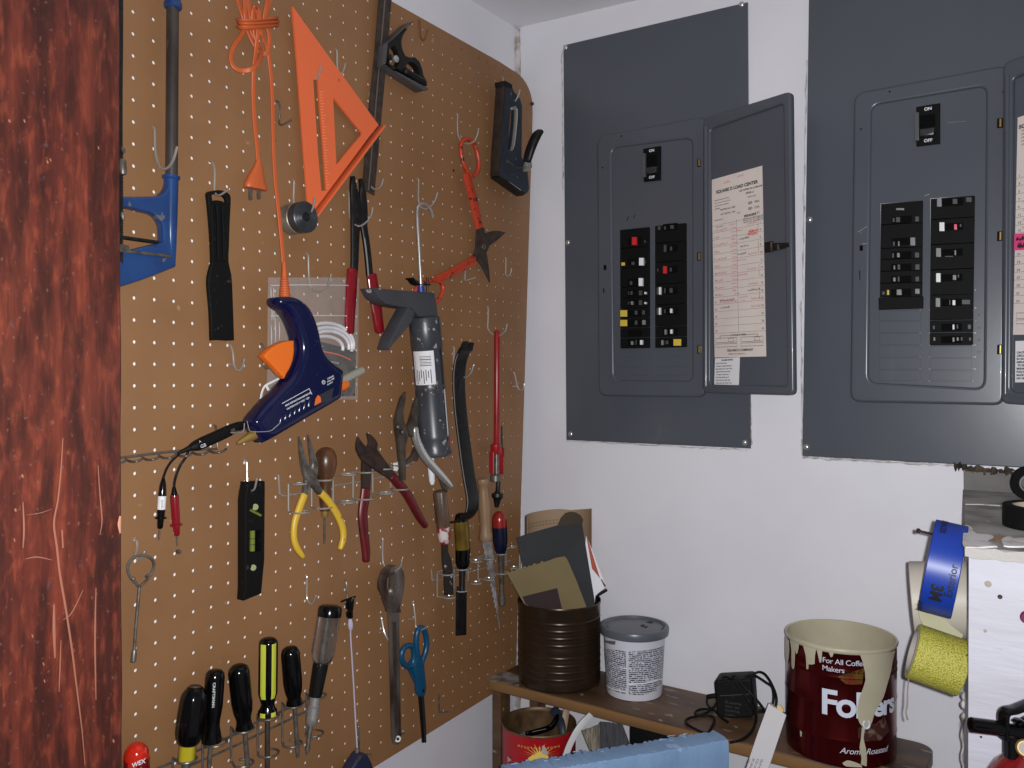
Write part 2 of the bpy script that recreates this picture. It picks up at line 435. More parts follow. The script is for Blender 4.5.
for x, y, w in ((15, 510, 1.6), (22, 476, 1.6), (32, 636, 1.2), (43, 664, 1.0), (44, 681, 1.0), (14, 540, 1), (113, 741, 1.6), (47, 162, 1.4), (50, 160, 1.0), (9, 121, 1.6), (24, 121, 1.3), (98, 148, 1.1)):
    scratch([(x, y-1.5), (x+1, y+1.5)], w)
M['scr'] = mat('bare scratched wood', (98, 56, 40), 0.6)
o = obj('scratches', mb, M['scr'], jamb)
mb = MB()
for y0, y1, w in ((516, 533, 1.5),):
    mb.sweep([_pl(120.2, y0, 0, JX+0.0003), _pl(119.2, (y0+y1)/2, 0, JX+0.0006), _pl(120.2, y1, 0, JX+0.0003)], [(0.0004*w, 0.0003), (0.0007*w, 0.0005), (0.0003*w, 0.0003)], n=6, up=X1, k=3)
obj('bare_edge', mb, mat('bare wood knock', (130, 88, 68), 0.6), jamb)
mb = MB(); mb.box(Vector((WX, -1.30, 0)), Vector((JX-0.022-WX, 0, 0)), Vector((0, 0.15, 0)), Vector((0, 0, 2.28)))
struct(obj('wall_front', mb, M['wall']), 'white closet wall returning beside the door jamb', 'wall')

# ------------------------------------------------------------------ pegboard, every hole a real hole
HP = 0.0254
def yh(i): return -(32-i)*HP-0.032
def zh(j): return 2.0-j*HP
me_bm = bmesh.new(); hr = 0.0023
TOPL = [(-1.02, 2.1817), (-0.10, 2.1650)]; RT = [(-0.0075, 2.13), (-0.0555, 1.2), (-0.0705, 0.99)]; BOT = [(-1.02, 0.944), (-0.07, 0.999)]
def xr(z): return RT[0][0]+(RT[1][0]-RT[0][0])*(RT[0][1]-z)/(RT[0][1]-RT[1][1]) if z > RT[1][1] else RT[1][0]+(RT[2][0]-RT[1][0])*(RT[1][1]-z)/(RT[1][1]-RT[2][1])
def zt(y): return TOPL[0][1]+(TOPL[1][1]-TOPL[0][1])*(y-TOPL[0][0])/(TOPL[1][0]-TOPL[0][0])
def zb(y): return BOT[0][1]+(BOT[1][1]-BOT[0][1])*(y-BOT[0][0])/(BOT[1][0]-BOT[0][0])
h2 = HP/2; cache = {}
def vert(y, z):
    k = (round(y, 5), round(z, 5))
    if k not in cache: cache[k] = me_bm.verts.new((PX, y, z))
    return cache[k]
for i in range(-6, 35):
    for j in range(-8, 43):
        y, z = yh(i), zh(j)
        per = [(1, 0), (1, 1), (0, 1), (-1, 1), (-1, 0), (-1, -1), (0, -1), (1, -1)]
        o8 = [vert(y+a*h2, z+c*h2) for a, c in per]
        if y > xr(z)-0.009 or z > zt(y)-0.008 or z < zb(y)+0.008 or (y > -0.06 and z > 2.125) or i < -5: me_bm.faces.new(o8); continue
        i8 = [me_bm.verts.new((PX, y+hr*math.cos(k*PI/4), z+hr*math.sin(k*PI/4))) for k in range(8)]
        for k in range(8): me_bm.faces.new([o8[k], o8[(k+1) % 8], i8[(k+1) % 8], i8[k]])
def cut(a, b):
    a, b = Vector((PX,)+a), Vector((PX,)+b); n = (b-a).cross(X1)
    bmesh.ops.bisect_plane(me_bm, geom=me_bm.verts[:]+me_bm.edges[:]+me_bm.faces[:], plane_co=a, plane_no=n, clear_outer=True)
cut(TOPL[1], TOPL[0]); cut(BOT[0], BOT[1])
# the right edge has a slight kink, so it is drawn in rather than cut
bmesh.ops.bisect_plane(me_bm, geom=me_bm.verts[:]+me_bm.edges[:]+me_bm.faces[:], plane_co=(PX,)+RT[0], plane_no=Vector((0, RT[0][1]-RT[2][1], -(RT[0][0]-RT[2][0]))), clear_outer=True)
cy, cz, cr_ = -0.0075-0.062, 2.1645-0.050, 0.055
for k in range(0, 8):
    an = R(4+k*11.7); n = Vector((0, math.cos(an), math.sin(an)))
    bmesh.ops.bisect_plane(me_bm, geom=me_bm.verts[:]+me_bm.edges[:]+me_bm.faces[:], plane_co=Vector((PX, cy, cz))+Vector((0, n.y*0.059, n.z*0.047)), plane_no=n, clear_outer=True)
me_bm.normal_update()
bmesh.ops.recalc_face_normals(me_bm, faces=me_bm.faces)
for f in me_bm.faces:
    if f.normal.x < 0: f.normal_flip()
r = bmesh.ops.extrude_face_region(me_bm, geom=me_bm.faces[:])
bk = [v for v in r['geom'] if isinstance(v, bmesh.types.BMVert)]
bmesh.ops.translate(me_bm, verts=bk, vec=(-0.0021, 0, 0))
for f in me_bm.faces: f.smooth = False
bmesh.ops.recalc_face_normals(me_bm, faces=me_bm.faces)
me = bpy.data.meshes.new('pegboard'); me_bm.to_mesh(me); me_bm.free(); me.materials.append(M['board'])
board = bpy.data.objects.new('pegboard', me); COL.objects.link(board); board['_w'] = (0, 0, 0)
tag(board, 'large brown perforated hardboard covered with hanging hand tools', 'pegboard')
mb = MB()
for z in (1.01, 2.14): mb.box(Vector((WX, -0.95, z)), Vector((PX-0.0065-WX, 0, 0)), Vector((0, 0.86, 0)), Vector((0, 0, 0.018)))
obj('furring_strip', mb, M['paleWood'], board)
mb = MB(); mb.slab([(-.99, .965), (-.078, 1.012), (-.066, 1.2), (-.024, 2.04), (-.052, 2.112), (-.11, 2.150), (-.99, 2.165)], PX-.0065, PX-.0024, lambda u, v, w: Vector((w, u, v)), b=.0002)
obj('backing', mb, mat('white backing sheet', (238, 234, 232), 0.7), board, label='white sheet showing through the peg holes')
# a nail in the right edge, knocks and screw head in the board
mb = MB(); mb.disc(P(531.5, 104, 0.0), X1, 0.0035, mat=0, th=0.004)
mb.disc(P(421.5, 264, 0), X1, 0.0015); mb.disc(P(453.5, 170.5, 0), X1, 0.0025, th=0.0005)
obj('nail_head', mb, M['ruststeel'], board)
mb = MB(); mb.disc(P(177.6, 551.5, 0), X1, 0.0028, th=0.005); mb.prod([(176, 551, 1.0, 0.004), (179.5, 552.5, 1.0, 0.004)])
tag(obj('screw', mb, M['dsteel']), 'small dark screw in the pegboard under the red test probe', 'screw')

# ------------------------------------------------------------------ wire hooks
def hook(path, label, rpx=1.15, m='steel', k=4, r=None, extra=None, group=None):
    """traced on the vertical plane through its hole; first point is the hole"""
    y = P(*path[0]).y; mb = MB()
    pts = [V(x, q, y) for x, q in path]
    rr = r or 0.0014
    pts = [Vector((PX-0.004, y, pts[0].z+0.002)), Vector((max(PX+0.0015, min(pts[0].x, PX+0.004)), y, pts[0].z))]+[Vector((max(p.x, PX+rr), y, p.z)) for p in pts[1:]]
    mb.sweep(pts, rr, n=8, k=k, rnd=True)
    if extra:
        e = [P(x, q, 0.004) for x, q in extra]; mb.sweep(e, rr*0.9, n=6)
    o = obj('peg_hook', mb, M[m])
    return tag(o, label, 'hook', group)
HG = 'wire hooks on the pegboard'
hook([(153.4, 127.7), (155, 135), (155.4, 150), (158.6, 164), (164.4, 169), (170, 165.5), (174, 158), (176.9, 147.6)], 'large wire hook carrying the blue hacksaw by its steel back', r=0.0016, group=HG)
hook([(210.8, 162.5), (213, 164), (214.8, 172), (214.5, 190), (217, 195), (220.8, 194.6), (225, 192), (229.5, 189)], 'wire hook through the top loop of the black ribbed scraper', group=HG)
hook([(308.5, 52), (309.5, 62), (311, 76), (315, 79.5), (318.5, 76), (320.3, 67)], 'short wire hook tip poking out of the slot in the orange speed square', group=HG)
hook([(335.5, 50), (337, 53), (337.3, 67), (340, 74), (343.4, 71), (345.3, 64)], 'wire hook touching the long right edge of the orange speed square', group=HG)
hook([(367.5, 160), (368.5, 180), (372.5, 188), (377.5, 189), (381.2, 185.5), (383, 179.5)], 'wire hook at the bottom end of the combination square ruler', group=HG)
hook([(418.8, 21), (420, 27.5), (420.6, 36), (422.5, 40), (425, 38.8), (427.5, 30)], 'empty rusty hook just under the top edge of the pegboard', m='rust', group=HG)
hook([(293.2, 181), (293.6, 186), (294, 204), (300, 215), (308, 215), (312.5, 209.5), (314.8, 198)], 'wire hook carrying the round hole saw', group=HG)
hook([(348, 192), (349.2, 195), (349.6, 215), (353, 223), (360, 226), (367.5, 221), (371.5, 214), (372.5, 208)], 'wire hook under the joint of the black long-nose pliers', group=HG)
hook([(306.5, 254), (308.3, 257), (308.8, 275), (311, 288), (317, 291.5), (323.5, 290), (328.5, 284.5), (331, 274.5)], 'wire hook at the top of the clear plastic bag', group=HG)
hook([(417.8, 180), (417.9, 190), (418, 200), (420.5, 206.5), (425, 209), (431, 206), (435.5, 199.5), (437.3, 193)], 'wire hook holding the bent rod of the caulking gun', group=HG)
hook([(456.8, 114.5), (457.2, 122), (457.8, 134), (461, 141), (467.5, 144), (474.2, 141), (477.3, 135), (478.3, 130)], 'wire hook through the upper loop of the orange tin snips', group=HG)
hook([(502, 78), (503, 84), (505, 96), (509, 102.5), (513.8, 102), (517.5, 97.5), (520, 90)], 'wire hook through the grip window of the staple gun', group=HG)
hook([(453.4, 347.5), (453.6, 352), (453.8, 366), (459.5, 376), (466.5, 377), (471, 372.5), (473.6, 365)], 'wire hook below the claw of the black pry bar', group=HG)
hook([(487.4, 308), (487, 320), (487.8, 329), (493.8, 335), (500.5, 335), (505.5, 330.5), (507, 324)], 'wire hook carrying the red rod tool', group=HG)
hook([(244.5, 460), (246.8, 463), (247.3, 480), (249.5, 489), (252.5, 490.5), (255, 487.5), (256.8, 479)], 'wire hook through the top hole of the black spirit level', group=HG)
hook([(134.4, 539), (137, 542), (137, 549), (135.8, 555.5), (138.5, 560), (142, 557.5), (144.3, 552)], 'wire hook holding the steel rod with the ring handle', group=HG)
hook([(276.6, 101.5), (279.8, 104.5), (280, 113), (279, 122), (281.5, 125), (287, 122.5), (292, 119.6)], 'empty bent hook left of the orange speed square', k=3, m='dsteel', group=HG)
hook([(464.4, 269), (464, 274), (463.8, 278), (465.3, 280.6), (470, 279.3), (474.8, 277.8)], 'empty L-shaped hook under the lower arm of the tin snips', k=2, group=HG)
hook([(505, 258.5), (504, 264), (503.2, 270.5), (504.6, 274.6), (507.5, 276), (510.4, 273.8), (511.6, 268.6)], 'empty small hook right of the tin snip blades', group=HG)
hook([(513.5, 373), (515.8, 379), (517.6, 387), (520.4, 390.3), (523.6, 388.3), (524.4, 383.6)], 'empty small hook at the right edge of the board beside the red rod tool', extra=[(512.5, 386.5), (518, 386)], group=HG)
hook([(228.4, 343.8), (231, 346), (233, 353), (234.3, 365), (238, 370.6), (242.3, 367.5), (244.3, 359.5)], 'empty wire hook under the black ribbed scraper', extra=[(229.5, 364), (234.5, 364.5)], r=0.0014, group=HG)
hook([(261, 344.4), (263.6, 348), (264.6, 357), (264, 365), (265.8, 368.3), (268, 368), (270, 364)], 'empty wire hook peeping out behind the orange glue gun trigger', m='dsteel', group=HG)
hook([(306, 576), (306.9, 580), (306, 590), (307, 598), (309.6, 603), (313, 603), (316, 595.8)], 'empty wire hook above the clear-handled screwdriver', group=HG)
hook([(380.6, 617.5), (382, 621), (384, 631), (387.5, 639), (390, 640), (392, 636)], 'empty bent hook half behind the ratchet wrench handle', extra=[(379.5, 632.5), (384.5, 632.7)], group=HG)
hook([(412.4, 603.5), (414, 608), (415.4, 620), (416, 627), (419.5, 630.5), (423, 629.3), (427.6, 626.6)], 'wire hook through the upper finger loop of the blue scissors', extra=[(409, 619), (414.5, 619)], group=HG)
hook([(438.4, 694.5), (439, 700), (439.2, 711), (441, 712.2), (445, 712), (450.3, 711.8)], 'empty L-shaped hook near the lower edge of the board', k=2, m='dsteel', group=HG)
hook([(381.9, 538.5), (382.3, 543), (381.3, 557), (384, 565), (390, 570.5), (394.5, 571.3), (400, 567.5), (402, 560)], 'wire hook in the head of the long steel ratchet wrench', group=HG)
hook([(345, 581), (346.7, 585.5), (347, 595), (348, 601), (350.5, 602), (353, 598)], 'wire hook above the small black clip', m='dsteel', group=HG)
hook([(357.2, 725.5), (358.6, 728), (358.8, 740), (359.5, 752), (363, 755), (369, 754.2)], 'hook holding the dark blue chalk reel', m='dsteel', extra=[(362, 754.5), (371, 754.3)], group=HG)
hook([(397, 733), (398.5, 736), (400.5, 735), (404.3, 733)], 'short hook at the bottom end of the ratchet wrench', m='dsteel', k=2, group=HG)
# ------------------------------------------------------------------ tools on the pegboard, upper half
# hacksaw -----------------------------------------------------------------
t = thing('hacksaw', 'blue-handled hacksaw with a steel tube back beside the door jamb', 'saw', P(170, 180, 0.02))
mb = MB(); mb.prod([(173.2, -60, 5.9, 0.02), (172.8, 0, 5.9, 0.02), (171.6, 177, 5.9, 0.02)], n=18)
obj('frame_tube', mb, mat('worn tube', (84, 78, 74), 0.36, 0.5, col2=(56, 49, 44), scale=14, stretch=(1, 1, 0.5), specks=((150, 150, 156), 18, 0.62)), t)
mb = MB(); mb.plathe((173.1, -14, .02), (173, 9, .02), [(0, 6.5), (0.05, 7.4), (0.68, 7.4), (0.75, 8.6), (0.95, 8.6), (1, 7.5)])
obj('ferrule', mb, M['blue'], t)
mb = MB()
mb.pslab([(164.6, 180), (171, 178.5), (177, 180), (176.9, 200), (176.2, 245), (174.6, 267), (150, 276.5), (124, 285.5), (96, 291), (78, 283), (72, 245), (78, 208), (92, 198), (122.6, 197.3), (146, 197), (154.5, 196.4), (159.4, 193), (162.6, 188)], 0.012, 0.026,
         holes=[[(100, 207.5), (122.6, 207), (140, 211), (152, 213.9), (157.6, 218.6), (161, 225), (161.8, 235), (161.8, 242), (147, 245.5), (133, 249), (110, 255), (98, 250), (94, 230)]], b=0.003, k=2)
mb.plathe((171.2, 175.8, .02), (169.6, 266, .02), [(0, 7.2), (0.004, 8.6), (0.03, 8.6), (0.045, 7.0), (0.5, 6.6), (0.9, 5.4), (0.94, 3)], n=20)
mb.plathe((173, 226, .026), (175.5, 232, .026), [(0, 1), (1, 1)], n=8)
obj('handle', mb, M['blue'], t)
mb = MB(); mb.prod([(118, 236.8, 2, .027), (157, 242.4, 1.9, .027)], rnd=True); obj('locking_lever', mb, M['blackm'], t)
mb = MB(); mb.prod([(118, 250.2, 1.7, .032), (170.6, 256.2, 1.5, .032)], rnd=True)
mb.plathe((117, 247.5, .032), (127.6, 249, .032), [(0, 4.2), (1, 3.9)], n=6); obj('tension_screw', mb, M['dsteel'], t)
mb = MB(); mb.pslab([(113, -50), (123.3, -50), (123.2, 40), (122.7, 90), (122.6, 262), (113, 262)], 0.030, 0.0312, b=0.0002)
for y in range(150, 262, 3): mb.pslab([(122.2, y), (123.6, y+1.5), (122.2, y+3)], 0.030, 0.031, b=0)
obj('blade', mb, M['blackm'], t)
mb = MB(); mb.plathe((122.6, 159, .034), (122.9, 174.5, .034), [(0, 2.2), (.1, 3.2), (.85, 3.8), (1, 3)], n=12); mb.plathe((122, 147, .034), (124.6, 153, .034), [(0, .8), (.5, 2.4), (1, 1)], n=8)
mb.plathe((122, 212, .034), (123.2, 220, .034), [(0, 1), (.5, 2.2), (1, 1)], n=8)
obj('wing_nut', mb, M['dsteel'], t)

# ribbed black scraper ------------------------------------------------------
t = thing('scraper', 'flat black scraper with a ribbed handle and hanging loop beside the hacksaw', 'scraper', P(218, 265, 0.01))
mb = MB()
mb.pslab([(205.2, 194), (208, 191.6), (217, 190.2), (224, 191.2), (228.6, 194), (230.6, 199), (229.6, 220), (228.8, 245), (228.3, 262), (231.2, 275), (232.2, 291), (233.2, 320), (233.8, 340.4), (226, 340.8), (218, 340.2), (209.4, 340.6), (208.3, 310), (206.4, 290), (206.3, 277), (209, 266), (210, 259), (208.6, 230), (206.4, 205)], 0.004, 0.010, k=2, b=0.0015,
         holes=[[(211.4, 195), (215.8, 194.2), (222, 196), (225.3, 198.8), (226.2, 204), (222, 201.2), (216, 200.2), (212, 200.8)]])
obj('body', mb, M['black'], t)
mb = MB()
for x in (212.5, 218, 223.5): mb.pstrip([(x-0.8, 206, 1.7, .011), (x, 230, 1.6, .011), (x+0.6, 260, 1.5, .011)], b=0.0018, rnd=True)
obj('rib', mb, M['black'], t)

# glue gun with cord and plug ------------------------------------------------
t = thing('glue_gun', 'navy blue glue gun with orange trigger and long orange cord', 'glue gun', P(290, 390, 0.03))
mb = MB()
mb.pslab([(268, 302.5), (270, 298.8), (276.3, 297), (288.8, 297.3), (297.5, 300.6), (306.3, 307.5), (312.5, 318.8), (317, 332.5), (320, 347.5), (324.6, 357), (331, 364), (337, 368.3), (341.3, 371.5), (341, 380), (339, 395.5), (335.5, 399.4), (317.5, 410), (300, 420), (285, 428.8), (271, 437), (260, 442), (256, 441.4), (250.5, 434.5), (246, 427.5), (243.8, 421.8), (246.3, 417), (253, 409), (261.3, 400), (272, 389), (282.5, 377.5), (288.5, 364), (291.5, 352), (291, 343), (288.5, 333), (283.8, 320.5), (277.3, 311.5), (271, 306.8)], 0.024, 0.056, k=2, b=0.009, seg=4)
obj('housing', mb, M['navy'], t, ang=60)
mb = MB(); mb.pslab([(258, 356.3), (266, 348.6), (276, 343), (284, 340.8), (292.6, 340.4), (293.4, 350), (292, 360), (288, 370), (282.6, 378.6), (277, 376), (268, 366)], 0.034, 0.048, k=2, b=0.003); obj('trigger', mb, M['trig'], t)
mb = MB(); mb.plathe((255, 434, .04), (237.4, 443.5, .04), [(0, 5.4), (.3, 4.8), (.32, 4.2), (.9, 2.3), (1, 1.6)]); obj('nozzle', mb, M['brass'], t)
mb = MB(); mb.plathe((320, 392, .041), (362, 370.5, .041), [(0, 4.3), (1, 4.1)]); obj('glue_stick', mb, mat('glue stick', (168, 164, 150), 0.4, trans=0.3), t)
mb = MB(); mb.plathe((337, 387, .041), (346.5, 384, .041), [(0, 6.2), (.6, 6.2), (1, 4.6)]); obj('feed_collar', mb, M['trig'], t)
mb = MB(); mb.pslab([(316.5, 396.6), (333.5, 387.5), (331.5, 399), (315.6, 406)], 0.0555, 0.0568, b=0.0004); obj('side_window', mb, mat('smoked window', (52, 50, 58), 0.2), t)
mb = MB(); mb.pslab([(315.5, 399), (318, 395), (320.6, 397.5), (321, 402), (314.6, 405.6)], 0.0565, 0.0575, b=0.0003, k=2); obj('window_insert', mb, M['trig'], t)
# printing on the housing
mb = MB()
def gp(x, y): return P(x, y, 0.0564)
def line(a, b, w=0.35): 
    mb.sweep([gp(*a), gp(*b)], [(w*sc(gp(*a)), 0.00015)]*2, n=6, up=X1)
line((282, 403.6), (309.2, 388.6)); line((309.2, 388.6), (312, 394.4))
u = (gp(312, 393)-gp(285, 407)).normalized(); v = X1.cross(u)*1
if v.z < 0: v = -v
o_ = gp(285.5, 406.6); mb.text('READ INSTRUCTIONS BEFORE USE', 0.0030, lambda a, c: o_+u*a+v*c, bold=0.0001)
o_ = gp(287, 410); mb.text('CAUTION HOT NOZZLE 120V', 0.0030, lambda a, c: o_+u*a+v*c, bold=0.0001)
c0 = gp(323.6, 382.2); mb.sweep([c0+(u*math.cos(a)+v*math.sin(a))*0.0026 for a in [i*PI/8 for i in range(16)]], 0.0004, n=6, closed=True)
mb.sweep([c0+(u*math.cos(a)+v*math.sin(a))*0.0011 for a in [i*PI/6 for i in range(10)]], 0.0003, n=6)
for k, s_ in enumerate(('CORDLESS', 'DUAL TEMP', '60 WATT')):
    o_ = gp(327.5, 379.6+k*2.9); mb.text(s_, 0.0026, lambda a, c: o_+u*a+v*c, bold=0.0001)
obj('lettering', mb, M['label'], t)
mb = MB()
for i in range(7):
    x, y = 282+i*4.7, 419.5-i*2.6
    mb.pstrip([(x, y-5-i*.3, 1.0, .0562), (x-1.2, y+3, 1.0, .0562)], b=0.0010, rnd=True)
obj('vent_rib', mb, M['navy'], t)
mb = MB(); mb.sweep([gp(*p) for p in ((247, 421), (249, 429), (251, 431.4), (260, 431.8), (270, 431), (275, 427.5), (280.5, 422.5))], 0.0006, n=6, k=3); mb.sweep([gp(*p) for p in ((244.5, 423), (243.4, 431), (238, 433), (231, 432.5))], 0.0007, n=6, k=3)
obj('wire_stand', mb, M['steel'], t)
mb = MB(); mb.sweep([P(x, y, .022) for x, y in ((280, 378), (272, 382), (265, 386), (262, 392), (260.6, 399))], [(0.0016, 0.0006)]*5, n=6, up=X1, k=3); mb.sweep([P(x, y, .022) for x, y in ((266, 385), (268.5, 390))], [(0.002, 0.0008)]*2, n=6, up=X1)
obj('cable_tie', mb, M['white'], t)
# strain relief + cord + plug
mb = MB(); prof = [(0, 1.6), (.08, 2.1)]
for i in range(9): prof += [(.40+i*.065, 3.0+i*.28), (.425+i*.065, 3.9+i*.26), (.445+i*.065, 3.9+i*.26)]
mb.plathe((284, 262, .036), (285, 299.5, .038), prof+[(1, 5.4)], n=14); obj('strain_relief', mb, M['cord'], t)
mb = MB()
def cordpath(pts, k=5): mb.sweep([P(x, y, d) for x, y, d in pts], [(0.0031, 0.0019)]*len(pts), n=12, up=X1, k=k, twin=True)
cordpath([(258.4, 164, .020), (257, 146, .018), (254.5, 120, .014), (253.3, 92, .014), (254, 68, .020), (256.5, 45, .034), (258.6, 26, .040), (259.2, 14, .040), (259, 8.5, .036), (256.5, 6.6, .031), (254, 9, .026), (253, 16, .022), (254, 28, .018), (256, 40, .016), (259, 45, .014)])
cordpath([(284.6, 276, .036), (281.5, 240, .030), (278, 205, .024), (275.2, 178, .020), (273.4, 140.6, .016), (272.3, 94, .014), (270.5, 70, .014), (268, 51, .016), (264.6, 40, .020), (261, 31, .024), (258.5, 20, .022), (257, 10, .02)])
cordpath([(245, 20, .014), (244.6, 29, .018), (241, 36, .02), (234.6, 45, .022), (230.8, 55, .024), (231.6, 63, .026), (236, 68.6, .028), (243, 70.8, .03), (251, 69.3, .036), (257.4, 64, .034), (260.8, 56, .026), (260.5, 48, .016), (256, 40, .012), (250, 28, .012), (247.5, 18, .012)])
cordpath([(237, -4, .012), (239.6, 6, .014), (243, 16, .016), (246, 26, .014), (250, 36, .012), (256, 47, .012), (262, 53, .014), (266, 53.4, .016), (268.8, 46, .018), (269.3, 36, .02), (267, 26, .02), (264.6, 18, .022), (266, 8, .024), (268, -6, .02), (266, -20, .016)])
cordpath([(244.3, -10, .02), (244.7, 2, .022), (245.4, 14, .024), (247, 24, .02), (249, 30, .014)]); cordpath([(246.8, -12, .016), (248.4, 4, .018), (250.4, 16, .02), (254, 28, .018), (262, 36, .016), (264, 42, .014)])
cordpath([(270, -14, .014), (270, 0, .016), (268, 8, .018), (265.5, 15, .02), (263, 24, .014)]); cordpath([(237, -4, .012), (236, -18, .012), (240, -30, .014), (248, -33, .018), (258, -32, .02), (266, -26, .018), (270, -14, .014)])
for k_, (yy, wx) in enumerate(((20.2, 0), (23.6, 1.0), (27.2, 0.4))):
    pts = []
    for i in range(20):
        a = 2*PI*i/20; cx = 256.8+wx; c = math.cos(a); s_ = math.sin(a)
        pts.append((cx+c*(19.2 if c < 0 else 20.5)-0.25*s_*10, yy-(1.5 if c > 0 else 0)*c+0.6*s_, .027+.021*s_))
    mb.sweep([P(x, y, d) for x, y, d in pts], [(0.0027, 0.0017)]*20, n=10, closed=True, twin=True, k=2)
obj('cord', mb, M['cord'], t)
mb = MB(); mb.pstrip([(258.4, 160.5, 2.3, .02), (258, 168, 4.6, .02), (257, 174, 6.6, .02), (256, 181, 9.2, .02), (255.7, 186, 11, .02), (255.7, 189, 10.6, .02)], b=[.0028, .004, .005, .0065, .007, .0062], n=16, sq=3, k=3); obj('plug_body', mb, M['cord'], t)
for x, y in ((250.6, 200.3), (258.9, 199.4)):
    mb = MB(); mb.pslab([(x-2, 187), (x+2, 187), (x+1.9, y-1), (x+1, y), (x-1, y), (x-1.9, y-1)], 0.0188, 0.0204, b=0.0003, holes=[[(x-.7, y-4), (x+.7, y-4), (x+.7, y-2.6), (x-.7, y-2.6)]]); obj('plug_prong', mb, M['dsteel'], t)

# orange speed square ----------------------------------------------------------
t = thing('speed_square', 'bright orange plastic triangular speed square with a toothed slot', 'square', P(330, 130, 0.01))
mb = MB()
teeth = []
for i in range(17):
    f = i/16; teeth += [(333.2+29*f, 98+35.6*f)] + ([(334.9+29*f, 98.2+35.6*f)] if i < 16 else [])
mb.pslab([(290.9, 7), (293.2, 7.4), (330, 58.5), (378.5, 125), (368, 138), (318, 205), (308.2, 217), (306.4, 205), (300, 120), (295.5, 60)], 0.008, 0.0125, b=0.00025,
         holes=[teeth+[(362, 134.6), (349, 149.6), (336.4, 165)], [(313.2, 79.5), (318.2, 79.5), (319, 92), (321.5, 122), (324, 152.5), (326.6, 190.6), (321.4, 190.8), (317.9, 152.5), (315.6, 115)], [(338.2, 79), (340.4, 78.4), (340.4, 81.6), (338.4, 82)]])
obj('blade', mb, M['orange'], t)
mb = MB(); mb.pslab([(383.4, 126), (382.9, 129.4), (316.6, 217.6), (308.3, 217.6), (376, 127)], 0.001, 0.0215, b=0.0012); obj('fence', mb, M['orange'], t)
mb = MB()
for i in range(34):
    f = i/33; x, y = 319.4+6.6*f, 92+96*f
    mb.pslab([(x+.3, y-.4), (x+3.0+(1.5 if i % 4 == 0 else 0), y-.4), (x+3.0+(1.5 if i % 4 == 0 else 0), y+.2), (x+.3, y+.2)], 0.0122, 0.0128, b=0.0001)
obj('scale_mark', mb, mat('pale orange marking', (244, 146, 100), 0.5), t)

# combination square -----------------------------------------------------------
t = thing('combination_square', 'combination square with dark steel ruler and black cast head', 'square', P(380, 60, 0.01))
mb = MB(); mb.pslab([(381.8, -45), (394.6, -45), (391.6, 0), (385.4, 74), (374.4, 195.6), (362, 188.6), (367.5, 117.6), (374.3, 52), (378.4, 0)], 0.006, 0.0085, b=0.0004); obj('ruler', mb, M['brown'], t)
mb = MB(); mb.pstrip([(388.2, -45, .7, .0087), (385, 0, .7, .0087), (375.5, 110, .6, .0087), (368.5, 190, .6, .0087)], b=0.0003); obj('ruler_groove', mb, mat('worn groove', (128, 116, 108), 0.4, 0.6), t)
mb = MB()
mb.pslab([(382.4, 45), (386.5, 40), (404.6, 29), (402.4, 36), (401, 42), (402, 50), (404.6, 56), (408, 58), (413, 57.6), (418.4, 61.4), (421.6, 68), (423.2, 76), (426.4, 81), (425.6, 86.2), (420, 84), (384, 66)], 0.004, 0.016, k=1, b=0.0015,
         holes=[[(389, 48.6), (394, 46.2), (397, 50), (398.8, 56), (398.8, 62), (396.5, 67.6), (391.5, 68.6), (388.4, 64), (388.8, 60.4), (391.8, 60), (391.4, 55), (389, 53.4)], [(405.4, 66.6), (408.6, 62.6), (412.6, 63), (417, 67), (419.6, 73), (420, 77), (414, 75), (410, 71.6)]])
obj('head', mb, M['blackm'], t)
mb = MB()
for q in ([(381.2, 43.6), (388, 37.6), (402, 25.2), (409, 22.4), (411.4, 23.2), (404, 28.8), (384, 44.6)], [(377.6, 65.6), (382.2, 66), (426.2, 88.8), (425, 90.8), (417.5, 92), (378.6, 67.6)], [(379.8, 43.6), (383.8, 44.4), (382.4, 65.8), (377.6, 65.6)]):
    mb.pslab(q, 0.002, 0.021, b=0.0008)
obj('face_flange', mb, mat('machined edge', (92, 92, 94), 0.4, 0.5), t)
mb = MB(); mb.plathe((394.5, 59.4, .014), (397, 58.6, .020), [(0, 3.4), (.8, 3.4), (1, 2.2)], n=14); obj('lock_knob', mb, M['chrome'], t)
mb = MB(); mb.plathe((404, 70.5, .018), (425, 83.6, .018), [(0, 1.5), (.05, 3.4), (.9, 4), (1, 2.4)], n=12); obj('level_housing', mb, M['blackm'], t)

# hole saw ---------------------------------------------------------------------
t = thing('hole_saw', 'round steel hole saw cup with a dark ring face', 'hole saw', P(298, 218, 0.02))
y0 = P(289.5, 219.6, .003); y1 = Vector((y0.x+.034, y0.y, y0.z)); r = 15.4*sc(y0)
mb = MB(); mb.tube(y0, y0.lerp(y1, .55), r*.98, r*.8, n=32)
obj('cup', mb, mat('dull grey cup', (150, 142, 130), 0.45, 0.6, col2=(112, 104, 94), scale=50, specks=((40, 36, 34), 80, 0.70)), t)
mb = MB(); mb.tube(y0.lerp(y1, .60), y0.lerp(y1, 1), r*1.0, r*.30, n=32)
for i in range(5): mb.sweep([y1+Vector((.0003, math.cos(a)*r*(.45+.11*i), math.sin(a)*r*(.45+.11*i))) for a in [k*PI/16 for k in range(32)]], 0.0005, n=5, closed=True)
mb.tube(y0.lerp(y1, .5), y0.lerp(y1, .62), r*.93, r*.5, n=28)
obj('ring_face', mb, mat('dark grey steel', (78, 80, 84), 0.35, 0.7), t)

